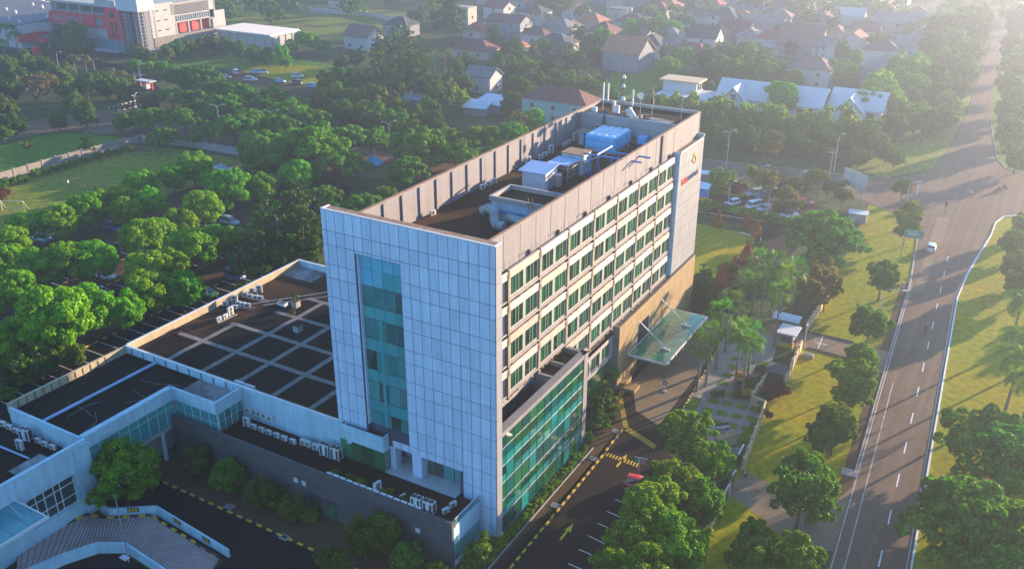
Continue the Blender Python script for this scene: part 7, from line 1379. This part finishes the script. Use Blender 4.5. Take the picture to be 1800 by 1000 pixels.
# far woods too distant to tell apart
rng = np.random.default_rng(77); Vs = []; Fs = []; nb = 0
for k in range(420):
    t = rng.uniform(-360, 160); dist = rng.uniform(430, 900)
    hx, hy = -0.498, 0.867; x = 42 + hx * dist + .867 * (t + 160) * dist / 480 - 20; y = -70 + hy * dist + .498 * (t + 160) * dist / 480
    r_ = rng.uniform(3.5, 6.5); P_ = sphere_pts(130, rng); P_[:, 2] = np.abs(P_[:, 2]) * 1.1 - .2; d_ = P_.copy(); P_ = P_ * r_ * rng.uniform(.8, 1.05, (130, 1)) + np.array((x, y, r_ * .9))
    v_, f_ = leaf_quads(P_, d_, 1.7, rng, .8, .5); Vs.append(v_); Fs.append(f_ + nb); nb += len(v_)
fw = put('far_woods', npmesh('far_woods', np.concatenate(Vs), np.concatenate(Fs), 'leaf_belt')); tag(fw, 'far-off wood fading into the haze', None, None, 'stuff')


# ================================================================== vehicles
def car_paint(name, col): 
    m = mat(name, col, .32, var=.03, spec=.6); m.node_tree.nodes['Principled BSDF'].inputs['Coat Weight'].default_value = .6; return name
for n_, c_ in (('car_white', (.70, .70, .69)), ('car_silver', (.42, .44, .46)), ('car_grey', (.16, .18, .21)), ('car_black', (.02, .02, .025)), ('car_red', (.50, .02, .03)), ('car_blue', (.05, .13, .30)), ('car_lightblue', (.25, .40, .52)), ('car_lime', (.33, .45, .04))): car_paint(n_, c_)
mat('tyre', (.02, .02, .02), .9); mat('headlight', (.75, .75, .72), .2); mat('taillight', (.45, .02, .02), .3)
# stations along the length: x, lower z, belt z, roof z, half width at belt, half width at roof
CARS = {'mpv': (4.5, [(-2.22, .45, .95, .95, .74, .74), (-2.15, .32, 1.02, 1.10, .82, .70), (-1.9, .28, 1.02, 1.62, .85, .66), (-.6, .26, 1.0, 1.72, .86, .68), (.45, .26, .98, 1.66, .86, .66), (1.25, .26, .97, 1.02, .85, .72), (2.0, .28, .86, .86, .80, .74), (2.25, .38, .66, .66, .70, .66)]),
        'hatch': (3.9, [(-1.92, .42, .92, .92, .72, .72), (-1.85, .30, .98, 1.1, .80, .68), (-1.5, .27, .98, 1.46, .82, .62), (-.4, .25, .95, 1.52, .83, .64), (.4, .25, .93, 1.46, .83, .62), (1.1, .25, .92, .97, .82, .70), (1.75, .27, .80, .80, .77, .70), (1.95, .36, .62, .62, .66, .62)]),
        'sedan': (4.5, [(-2.22, .42, .88, .88, .72, .72), (-2.1, .30, .96, .97, .80, .74), (-1.45, .27, .96, 1.02, .83, .70), (-.75, .25, .93, 1.42, .84, .62), (.35, .25, .92, 1.42, .84, .62), (1.15, .25, .90, .94, .83, .72), (2.05, .27, .78, .78, .78, .72), (2.25, .36, .6, .6, .68, .64)]),
        'van': (4.1, [(-2.02, .42, 1.1, 1.1, .76, .76), (-1.98, .3, 1.1, 1.78, .80, .70), (-1.0, .27, 1.05, 1.84, .81, .72), (.6, .27, 1.05, 1.82, .81, .71), (1.35, .27, 1.02, 1.70, .81, .68), (1.85, .27, .98, 1.05, .79, .72), (2.05, .36, .7, .7, .72, .70)])}
CM = {}
def car_meshes(kind, paint):
    if (kind, paint) in CM: return CM[(kind, paint)]
    L_, st = CARS[kind]; body = MB(); glass = MB(); roof = MB()
    ring = lambda s: [(s[0], -s[4], s[1]), (s[0], -s[4] * 1.03, (s[1] + s[2]) / 2), (s[0], -s[4], s[2]), (s[0], s[4], s[2]), (s[0], s[4] * 1.03, (s[1] + s[2]) / 2), (s[0], s[4], s[1])]
    for i, s in enumerate(st): body.v += ring(s)
    for i in range(len(st) - 1):
        for j in range(6): body.f.append((i * 6 + j, i * 6 + (j + 1) % 6, i * 6 + 6 + (j + 1) % 6, i * 6 + 6 + j))
    body.f.append(tuple(range(5, -1, -1))); n = len(st) - 1; body.f.append(tuple(n * 6 + j for j in range(6)))
    g = [s for s in st if s[3] > s[2] + .02 or True]; k0 = next(i for i, s in enumerate(st) if s[3] > s[2] + .15) - 1; k1 = max(i for i, s in enumerate(st) if s[3] > s[2] + .15) + 1
    for i in range(k0, k1 + 1): s = st[i]; glass.v += [(s[0], -s[4] * .97, s[2] - .01), (s[0], -s[5], max(s[3], s[2])), (s[0], s[5], max(s[3], s[2])), (s[0], s[4] * .97, s[2] - .01)]
    for i in range(k1 - k0):
        for j in range(3): glass.f.append((i * 4 + j, i * 4 + j + 1, i * 4 + 5 + j, i * 4 + 4 + j))
    hi = [s for s in st if s[3] > s[2] + .38]
    for i, s in enumerate(hi): roof.v += [(s[0], -s[5] - .02, s[3] - .03), (s[0], -s[5] * .9, s[3] + .03), (s[0], s[5] * .9, s[3] + .03), (s[0], s[5] + .02, s[3] - .03)]
    for i in range(len(hi) - 1):
        for j in range(3): roof.f.append((i * 4 + j, i * 4 + j + 1, i * 4 + 5 + j, i * 4 + 4 + j))
    for s in hi:            # pillars
        for sd_ in (-1, 1): roof.tube([(s[0], sd_ * s[4] * .985, s[2]), (s[0], sd_ * (s[5] + .01), s[3])], .035, 4)
    wh = MB().wheel((0, 0, 0), .31, .2, 14).mesh('wheel', 'tyre'); rim = MB().wheel((0, 0, 0), .19, .215, 10).mesh('rim', 'steel')
    f_ = st[-1]; b_ = st[0]
    hl = MB().bb(f_[0] - .22, -.1, f_[2] - .02, f_[0] - .02, .12, f_[2] + .13).mesh('headlight', 'headlight'); tl = MB().bb(b_[0] - .01, -.1, b_[2] - .25, b_[0] + .1, .1, b_[2] + .02).mesh('tail_light', 'taillight')
    r = (body.mesh('body', paint), glass.mesh('windows', 'car_glass'), roof.mesh('roof', paint), wh, rim, hl, tl, L_); CM[(kind, paint)] = r
    for me in (r[0], r[2]):
        for p_ in me.polygons: p_.use_smooth = True
    return r
def car(kind, paint, p, rz, label, group):
    m = car_meshes(kind, paint); o = thing('parked_car' if 'driv' not in label else 'car', label, 'car', (p[0], p[1], .02), R(rz), group)
    sub(o, 'body', m[0]); sub(o, 'windows', m[1]); sub(o, 'roof', m[2]); L_ = m[7]
    for x in (-L_ * .30, L_ * .31):
        for y in (-.74, .74): w = sub(o, 'wheel', m[3], (x, y, .31)); sub(w, 'rim', m[4])
    for y in (-.55, .55): sub(o, 'headlight', m[5], (0, y, 0)); sub(o, 'tail_light', m[6], (0, y, 0))
    return o
V_ = 'cars of the visitor car park'
car('mpv', 'car_silver', (-10.39, 133.75), 235, 'silver people carrier at the back of the visitor car park', V_); car('mpv', 'car_grey', (-7.88, 133.35), 235, 'blue-grey people carrier beside the silver one', V_)
car('hatch', 'car_white', (-12.63, 124.65), 240, 'white hatchback alone near the lamp of the visitor car park', V_); car('van', 'car_white', (-7.87, 125.24), 240, 'white van in the front row of the visitor car park', V_); car('hatch', 'car_silver', (-5.36, 124.55), 240, 'pale hatchback next to the white van', V_)
car('hatch', 'car_red', (1.32, 132.84), 20, 'red hatchback at the right of the visitor car park', V_); car('sedan', 'car_white', (-0.36, 127.05), 60, 'white car half hidden by the small trees', V_); car('sedan', 'car_white', (0.48, 123.33), 60, 'white car under the big spreading tree', V_)
car('hatch', 'car_white', (29.85, 118.53), 92.7, 'white hatchback driving on the main road', 'cars on the main road')
car('hatch', 'car_red', (9.84, 17.65), 8, 'red car under the trees of the near parking bays', 'cars of the near bays');
K_ = 'cars of the staff car park'
car('hatch', 'car_lime', (-77.81, 30.87), 0, 'lime green hatchback beyond the gridded roof parapet', K_); car('mpv', 'car_lightblue', (-101.11, 58.90), 0, 'light blue people carrier in the shaded lane', K_); car('hatch', 'car_white', (-99.59, 26.74), 5, 'white car under the round trees of the middle row', K_); car('sedan', 'car_grey', (-94.33, 21.77), 0, 'dark blue-grey car beside the car park lane', K_)
car('van', 'car_blue', (-79.11, 38.71), 0, 'blue van near the dark layered trees', K_); car('sedan', 'car_lightblue', (-130.59, 85.54), 10, 'pale blue car at the far end of the field row', K_); car('mpv', 'car_lightblue', (-126.38, 32.74), 0, 'light blue car between the first two tree rows', K_); car('mpv', 'car_blue', (-119.49, 44.23), 0, 'blue car in shade behind the field-side trees', K_); car('sedan', 'car_silver', (-83.04, 28.36), 0, 'silver car near the lime green one', K_)
F_ = 'cars on the sunny field'
for i, (k, c, p, a, lb) in enumerate([('mpv', 'car_white', (-214.64, 173.18), 150, 'leftmost white car on the field track'), ('sedan', 'car_grey', (-211.93, 165.50), 20, 'dark car lowest at the left of the field track'), ('mpv', 'car_white', (-200.60, 166.63), 30, 'white car facing the trees at the field edge'), ('hatch', 'car_silver', (-208.58, 176.79), 20, 'silver car behind a white one on the field'), ('mpv', 'car_white', (-206.26, 178.16), 30, 'white car in front of the silver one on the field'), ('hatch', 'car_lightblue', (-189.66, 169.82), 10, 'pale blue car in the middle of the field track'), ('mpv', 'car_white', (-190.41, 179.42), 45, 'white car standing on the sunny grass'), ('van', 'car_black', (-182.80, 170.66), 170, 'black van just below the white car on the grass'), ('mpv', 'car_lightblue', (-174.40, 169.30), 15, 'rightmost pale car at the end of the field track')]): car(k, c, p, a, lb, F_)
car('hatch', 'car_silver', (-241.07, 150.48), 150, 'silver car left of the gate canopy', 'cars at the gate'); car('hatch', 'car_white', (-240.58, 153.08), 150, 'white car directly behind the gate canopy', 'cars at the gate')
# ---- people, each body one continuous skin
mat('skin', (.32, .18, .11), .6); mat('hair', (.02, .015, .012), .7); mat('shirt_blue', (.22, .26, .52), .8); mat('shirt_dark', (.03, .03, .04), .8); mat('shirt_red', (.45, .06, .05), .8); mat('shirt_white', (.6, .6, .58), .8); mat('trousers', (.05, .055, .08), .85); mat('helmet_white', (.7, .7, .7), .3)
def person_mesh(name, J, shirt, headm='hair'):
    """J: joint name -> (x, y, z); grown with the Skin modifier, then coloured by body region"""
    bones = [('pelvis', 'chest'), ('chest', 'neck'), ('neck', 'head'), ('head', 'crown'), ('chest', 'shl'), ('shl', 'ell'), ('ell', 'hal'), ('chest', 'shr'), ('shr', 'elr'), ('elr', 'har'), ('pelvis', 'hil'), ('hil', 'knl'), ('knl', 'anl'), ('anl', 'tol'), ('pelvis', 'hir'), ('hir', 'knr'), ('knr', 'anr'), ('anr', 'tor')]
    rad = dict(pelvis=.15, chest=.165, neck=.06, head=.105, crown=.085, shl=.075, shr=.075, ell=.05, elr=.05, hal=.038, har=.038, hil=.095, hir=.095, knl=.065, knr=.065, anl=.045, anr=.045, tol=.04, tor=.04)
    names = list(J); me = bpy.data.meshes.new('tmp'); me.from_pydata([J[n] for n in names], [(names.index(a), names.index(b)) for a, b in bones], [])
    o = bpy.data.objects.new('tmp', me); COL.objects.link(o); md = o.modifiers.new('s', 'SKIN'); sv = me.skin_vertices[0].data
    for i, n in enumerate(names): sv[i].radius = (rad[n], rad[n]); sv[i].use_root = n == 'pelvis'
    ss = o.modifiers.new('d', 'SUBSURF'); ss.levels = 1; ss.render_levels = 1
    dg = bpy.context.evaluated_depsgraph_get(); out = bpy.data.meshes.new_from_object(o.evaluated_get(dg)); bpy.data.objects.remove(o); out.name = name
    out.materials.clear(); [out.materials.append(MATS[m]) for m in ('skin', shirt, 'trousers', headm)]
    D = {n: Vector(p) for n, p in J.items()}
    for p in out.polygons:
        c = p.center; n = min(D, key=lambda k: (D[k] - c).length - rad[k])
        p.material_index = {'crown': 3, 'head': 0, 'neck': 0, 'hal': 0, 'har': 0}.get(n, 1 if n in ('chest', 'shl', 'shr', 'ell', 'elr', 'pelvis') else 2)
        if n == 'head' and c.z > D['head'].z + .04 and c.x < D['head'].x + .05: p.material_index = 3
        p.use_smooth = True
    return out
STAND = dict(pelvis=(0, 0, .95), chest=(0, 0, 1.3), neck=(0, 0, 1.48), head=(.02, 0, 1.6), crown=(0, 0, 1.7), shl=(0, .19, 1.42), ell=(-.08, .25, 1.15), hal=(.05, .24, .9), shr=(0, -.19, 1.42), elr=(.06, -.25, 1.16), har=(.2, -.22, .95), hil=(0, .1, .9), knl=(.12, .1, .5), anl=(.1, .1, .09), tol=(.25, .1, .04), hir=(0, -.1, .9), knr=(.0, -.1, .5), anr=(-.2, -.1, .12), tor=(-.08, -.1, .04))
RIDE = dict(pelvis=(-.15, 0, .85), chest=(-.05, 0, 1.2), neck=(.0, 0, 1.38), head=(.03, 0, 1.5), crown=(.02, 0, 1.61), shl=(0, .19, 1.32), ell=(.2, .28, 1.1), hal=(.45, .27, 1.05), shr=(0, -.19, 1.32), elr=(.2, -.28, 1.1), har=(.45, -.27, 1.05), hil=(-.1, .12, .82), knl=(.3, .2, .72), anl=(.18, .2, .32), tol=(.33, .2, .28), hir=(-.1, -.12, .82), knr=(.3, -.2, .72), anr=(.18, -.2, .32), tor=(.33, -.2, .28))
def person(p, rz, shirt, label, pose=STAND, headm='hair'):
    o = put('person', person_mesh('person', pose, shirt, headm), None, (p[0], p[1], .02), R(rz)); return tag(o, label, 'person')
def motorbike(p, rz, label, paint='car_black'):
    o = thing('motorbike', label, 'motorbike', (p[0], p[1], .02), R(rz), 'motorbikes')
    for x in (-.6, .62): w = sub(o, 'wheel', MB().wheel((0, 0, 0), .29, .1, 14).mesh('wheel', 'tyre'), (x, 0, .29)); sub(w, 'rim', MB().wheel((0, 0, 0), .2, .105, 10).mesh('rim', 'steel'))
    b = MB(); b.tube([(-.7, 0, .62), (-.3, 0, .66), (.1, 0, .45), (.35, 0, .5), (.5, 0, .9)], [.1, .14, .13, .13, .08], 8); b.tube([(.5, 0, .95), (.62, 0, .3)], .05, 6); sub(o, 'body', b.mesh('body', paint)); sub(o, 'seat', MB().tube([(-.75, 0, .78), (-.4, 0, .76), (-.02, 0, .72)], [.08, .12, .1], 8).mesh('seat', 'dark_metal'))
    sub(o, 'handlebar', MB().tube([(.4, -.34, 1.02), (.52, 0, .98), (.4, .34, 1.02)], .025, 5).mesh('handlebar', 'steel')); sub(o, 'headlight', MB().bb(.55, -.08, .82, .64, .08, .96).mesh('headlight', 'headlight')); return o
for i, (p, rz, lb, sh_, hm) in enumerate([((34.11, 79.45), 92.7, 'in the near lane of the main road', 'shirt_dark', 'helmet_white'), ((33.09, 158.34), 30, 'crossing the intersection alone', 'shirt_white', 'shirt_dark'), ((38.41, 165.26), 200, 'leftmost of the pair at the right of the crossing', 'shirt_dark', 'shirt_dark'), ((39.32, 167.74), 200, 'rightmost of the pair at the right of the crossing', 'shirt_red', 'shirt_dark')]):
    motorbike(p, rz, 'black motorbike ' + lb); person(p, rz, sh_, 'rider sitting on the motorbike ' + lb, RIDE, hm)
motorbike((29.51, 21.61), 60, 'motorbike parked under the street tree by the exit road'); motorbike((4.13, 135.38), 100, 'dark motorbike parked at the edge of the visitor car park'); motorbike((-19.77, 131.58), 100, 'motorbike beside the domed booth'); motorbike((-24.06, -18.74) if False else (-189.35, 163.57), 40, 'motorbike on the field track among the cars')
person((28.16, 94.44), 60, 'shirt_blue', 'person in a lilac-blue shirt walking along the road edge'); person((-152.60, 57.98), 20, 'shirt_white', 'person in white on the football field, left one'); person((-145.63, 57.21), 200, 'shirt_dark', 'person in dark clothes on the football field, middle one'); person((-144.29, 58.96), 120, 'shirt_red', 'person in red on the football field, right one'); person((-17.69, 126.67), 40, 'shirt_white', 'person in white standing near the domed booth')
person((16.92, 63.54), 100, 'shirt_red', 'guard in a red shirt standing at the gate post')

# ================================================================== street furniture
def lamp(p, h, az, label, arms=1, reach=1.6, group='street lamps'):
    o = thing('street_lamp', label, 'street lamp', (p[0], p[1], 0), R(az), group); sub(o, 'pole', MB().tube([(0, 0, 0), (0, 0, h * .5), (0, 0, h)], [.10, .075, .05], 8).mesh('pole', 'steel_white'))
    for s in ((1,) if arms == 1 else (1, -1)):
        a = sub(o, 'arm', MB().tube([(0, 0, h - .1), (s * reach * .3, 0, h + .45), (s * reach * .7, 0, h + .7), (s * reach, 0, h + .75)], .045, 6).mesh('arm', 'steel_white')); sub(a, 'lamp_head', MB().bb(s * reach - .12, -.14, h + .68, s * reach + .5 * s + .12, .14, h + .80).mesh('lamp_head', 'steel_white'))
    return o
for i, (p, h, az, n, lb) in enumerate([((-267.41, 139.10), 7.6, 20, 1, 'single-arm lamp nearest the coral hall'), ((-245.06, 137.39), 7.6, 20, 1, 'single-arm lamp behind the yellowish palms'), ((-224.16, 139.24), 7.6, 20, 1, 'single-arm lamp before the gate canopy'), ((-187.59, 107.36), 7.6, 120, 2, 'twin lamp beside the zebra kerbs'), ((-157.33, 110.48), 7.6, 30, 2, 'tall twin lamp on the road bend'), ((-139.65, 113.24), 7.6, 30, 2, 'twin lamp head showing above the spreading trees'), ((-104.41, 119.70), 7.6, 60, 2, 'twin lamp in the hollow behind the car park'), ((-23.10, 152.71), 8.6, 60, 2, 'tall twin lamp behind the sign wall of the tower'), ((1.48, 162.23), 8.6, 60, 1, 'tall lamp on the cross street left of the billboard')]): lamp(p, h, az, lb, n)
for i, (p, az, lb) in enumerate([((-12.74, 121.83), 40, 'white lamp above the lone white hatchback'), ((-9.95, 137.20), 40, 'white lamp behind the silver people carrier'), ((-3.85, 121.58), 40, 'white lamp between the two car rows'), ((-1.32, 137.20), 40, 'white lamp above the red hatchback')]): lamp(p, 5.6, az, lb, 1, 1.0, 'lamps of the visitor car park')
lamp((12.35, 97.60), 4.2, 190, 'curved lamp under the big spreading tree', 1, 1.8); lamp((26.83, 77.67), 6.6, 5, 'lamp with a long arm over the road beside the street trees', 1, 3.0); lamp((21.83, 138.58), 6.6, 30, 'lamp rising through the tree at the crossing', 1, 1.8)
lamp((19.08, 52.66), 2.8, 100, 'short white lamp at the entrance gate, nearer one', 1, .5); lamp((18.17, 64.80), 2.8, 100, 'short white lamp at the entrance gate, farther one', 1, .5)
for i, (p, h, lb) in enumerate([((-131.39, 162.29), 7.5, 'grey utility pole among the trees above the tin sheds'), ((3.29, 147.13), 9.5, 'utility pole with boxes left of the billboard'), ((-218.57, 314.72), 10, 'thin utility pole near the top edge'), ((-125.20, 180.97), 7, 'short pole with a red tip above the bamboo')]):
    o = thing('utility_pole', lb, 'pole', (p[0], p[1], 0), .4 * i, 'utility poles'); sub(o, 'pole', MB().tube([(0, 0, 0), (0, 0, h)], [.14, .1], 7).mesh('pole', 'concrete')); sub(o, 'cross_arm', MB().bb(-.9, -.06, h - .6, .9, .06, h - .45).mesh('cross_arm', 'steel'))
gs_ = thing('road_sign', 'green direction sign on a post beside the main road', 'sign', (*(25.24, 111.75), 0), R(5)); sub(gs_, 'post', MB().tube([(0, 0, 0), (0, 0, 5.4), (.4, 0, 5.7)], .1, 7).mesh('post', 'steel')); pl_ = sub(gs_, 'board', MB().bb(.1, -.06, 4.3, 3.3, .06, 5.9).mesh('board', 'sign_green'))
b = MB(); [b.bb(.35 + k * .1, -.075, 5.5 - k * .36, 2.2 + (k % 2) * .5, -.06, 5.62 - k * .36) for k in range(3)]; sub(pl_, 'lettering_lines', b.mesh('lettering_lines', 'paint_white'))
tl_ = thing('traffic_light', 'black three-lamp traffic light at the crossing', 'traffic light', (*(29.46, 142.83), 0), R(-60)); sub(tl_, 'pole', MB().tube([(0, 0, 0), (0, 0, 1.9)], .06, 6).mesh('pole', 'dark_metal')); hd2 = sub(tl_, 'head', MB().bb(-.24, -.2, 1.7, .24, .2, 2.9).mesh('head', 'kerb_black')); [sub(hd2, 'lens', MB().wheel((0, -.2, 1.95 + .37 * k), .13, .06, 10).mesh('lens', m_)) for k, m_ in enumerate(('sign_green', 'paint_yellow', 'taillight'))]
for i, p in enumerate([(20.38, 148.09), (21.73, 148.88)]):
    o = thing('banner', ['white and orange banner under the crossing tree, left one', 'white and orange banner under the crossing tree, right one'][i], 'banner', (*p, 0), R(10)); sub(o, 'pole', MB().tube([(0, 0, 0), (0, 0, 4)], .04, 5).mesh('pole', 'steel')); sub(o, 'cloth', MB().bb(.05, -.02, 1.2, 1.15, .02, 3.9).mesh('cloth', 'shirt_white')); sub(o, 'stripe', MB().bb(.05, -.03, 1.2, .5, .03, 3.9).mesh('stripe', 'orange'))
bb_ = thing('billboard', 'pale billboard seen from behind on two posts near the crossing', 'billboard', (*(9.90, 141.94), 0), R(-38)); b = MB(); [b.tube([(x, 0, 0), (x, 0, 6.6)], .12, 7) for x in (-3.2, 3.2)]; sub(bb_, 'post', b.mesh('post', 'steel')); sub(bb_, 'board', MB().bb(-3.6, -.08, 3.0, 3.6, .08, 6.8).mesh('board', 'wall_white')); b = MB(); [b.bb(-3.6, -.14, 3.3 + k * .55, 3.6, -.08, 3.38 + k * .55) for k in range(7)]; sub(bb_, 'slat', b.mesh('slat', 'concrete'))
ub = thing('utility_box', 'low flat-roofed concrete box beside the verge near the crossing', 'utility box', (*(13.77, 128.65), 0), .1); sub(ub, 'body', MB().bb(-1.8, -1.2, 0, 1.8, 1.2, 1.8).mesh('body', 'concrete')); sub(ub, 'roof', MB().bb(-2.0, -1.4, 1.8, 2.0, 1.4, 2.0).mesh('roof', 'plaster_white'))
for i, p in enumerate([(0.39, 58.85), (0.31, 55.18), (0.44, 52.62)]):
    o = thing('traffic_cone', 'orange traffic cone on the drop-off, %s from the canopy' % ORD[i], 'traffic cone', (*p, .02), 0, 'cones on the drop-off'); sub(o, 'cone', MB().cyl(0, 0, .04, .85, .2, .04, 12).mesh('cone', 'orange')); sub(o, 'base', MB().bb(-.28, -.28, 0, .28, .28, .05).mesh('base', 'orange')); sub(o, 'band', MB().cyl(0, 0, .4, .55, .142, .112, 12).mesh('band', 'paint_white'))
ps = thing('parking_sign', 'blue square sign on a round foot in the drop-off', 'sign', (*(4.04, 40.75), .02), R(-20)); sub(ps, 'foot', MB().cyl(0, 0, 0, .12, .35, .3, 12).mesh('foot', 'concrete')); sub(ps, 'pole', MB().tube([(0, 0, .1), (0, 0, 1.2)], .03, 6).mesh('pole', 'steel_white')); sub(ps, 'plate', MB().bb(-.35, -.03, 1.0, .35, .03, 1.75).mesh('plate', 'sign_blue')); sub(ps, 'symbol', MB().bb(-.1, -.045, 1.18, .12, -.03, 1.55).mesh('symbol', 'paint_white'))
sp_ = thing('sign_post', 'slim post with small green and purple boards at the parking bays', 'sign', (*(8.81, 19.73), 0), R(10)); sub(sp_, 'post', MB().tube([(0, 0, 0), (0, 0, 3.0)], .06, 6).mesh('post', 'steel_white')); sub(sp_, 'cross_bar', MB().bb(-.6, -.04, 2.85, 1.0, .04, 2.95).mesh('cross_bar', 'steel_white')); sub(sp_, 'board', MB().bb(-.55, -.03, 2.1, -.1, .03, 2.8).mesh('board', 'sign_green')); sub(sp_, 'board', MB().bb(.1, -.03, 2.0, .7, .03, 2.8).mesh('board', 'car_grey'))
for i, (p, rz, w, lb) in enumerate([((-148.43, 41.07), 28, 5, 'white goal at the left end of the football field'), ((-227.87, 194.46), 30, 5.5, 'white goal on the pitch before the warehouse')]):
    o = thing('football_goal', lb, 'goal', (*p, 0), R(rz), 'football goals'); b = MB(); h_ = 2.2; b.tube([(-w / 2, 0, 0), (-w / 2, 0, h_), (w / 2, 0, h_), (w / 2, 0, 0)], .06, 6); sub(o, 'frame', b.mesh('frame', 'paint_white')); b = MB(); [b.tube([(s * w / 2, 0, h_), (s * w / 2, 1.4, 0)], .04, 5) for s in (-1, 1)]; b.tube([(-w / 2, 1.4, .04), (w / 2, 1.4, .04)], .04, 5); sub(o, 'brace', b.mesh('brace', 'paint_white'))
bn = thing('garden_bench', 'white and dark bench at the near end of the paved garden', 'bench', (*(14.51, 35.32), .02), R(40)); sub(bn, 'seat', MB().bb(-.9, -.25, .4, .9, .25, .48).mesh('seat', 'wall_white')); sub(bn, 'backrest', MB().bb(-.9, .22, .5, .9, .28, .95).mesh('backrest', 'dark_metal')); [sub(bn, 'leg', MB().bb(x - .05, -.22, 0, x + .05, .22, .4).mesh('leg', 'dark_metal')) for x in (-.75, .75)]
wg = thing('garden_wall_block', 'short orange-lit wall block between parking trees and garden', 'wall', (*(16.12, 31.59), 0), R(60)); sub(wg, 'block', MB().bb(-1.6, -.3, 0, 1.6, .3, 1.6).mesh('block', 'brick_gold')); sub(wg, 'cap', MB().bb(-1.75, -.45, 1.6, 1.75, .45, 1.75).mesh('cap', 'stone_gold'))
pt = thing('patio_canopy', 'pale flat canopy roof beside the domed booth', 'canopy', (*(-23.42, 136.88), 0), R(10)); sub(pt, 'roof', MB().bb(-2.2, -1.6, 2.6, 2.2, 1.6, 2.75).mesh('roof', 'tin')); b = MB(); [b.tube([(x, y, 0), (x, y, 2.6)], .06, 5) for x in (-1.9, 1.9) for y in (-1.3, 1.3)]; sub(pt, 'post', b.mesh('post', 'steel'))

# ================================================================== haze
hz = bpy.data.materials.new('haze'); hz.use_nodes = True; nt = hz.node_tree; nt.nodes.clear()
out = nt.nodes.new('ShaderNodeOutputMaterial'); pv = nt.nodes.new('ShaderNodeVolumePrincipled'); pv.inputs['Color'].default_value = (.36, .415, .52, 1); pv.inputs['Density'].default_value = HAZE_DENSITY; pv.inputs['Anisotropy'].default_value = HAZE_ANISO
nt.links.new(pv.outputs[0], out.inputs['Volume'])
MATS['haze'] = hz
hb = MB().bb(-3600, -3600, -1.5, 3600, 3600, 73).build('haze', 'haze'); tag(hb, 'thin morning haze over the whole place', None, None, 'stuff')
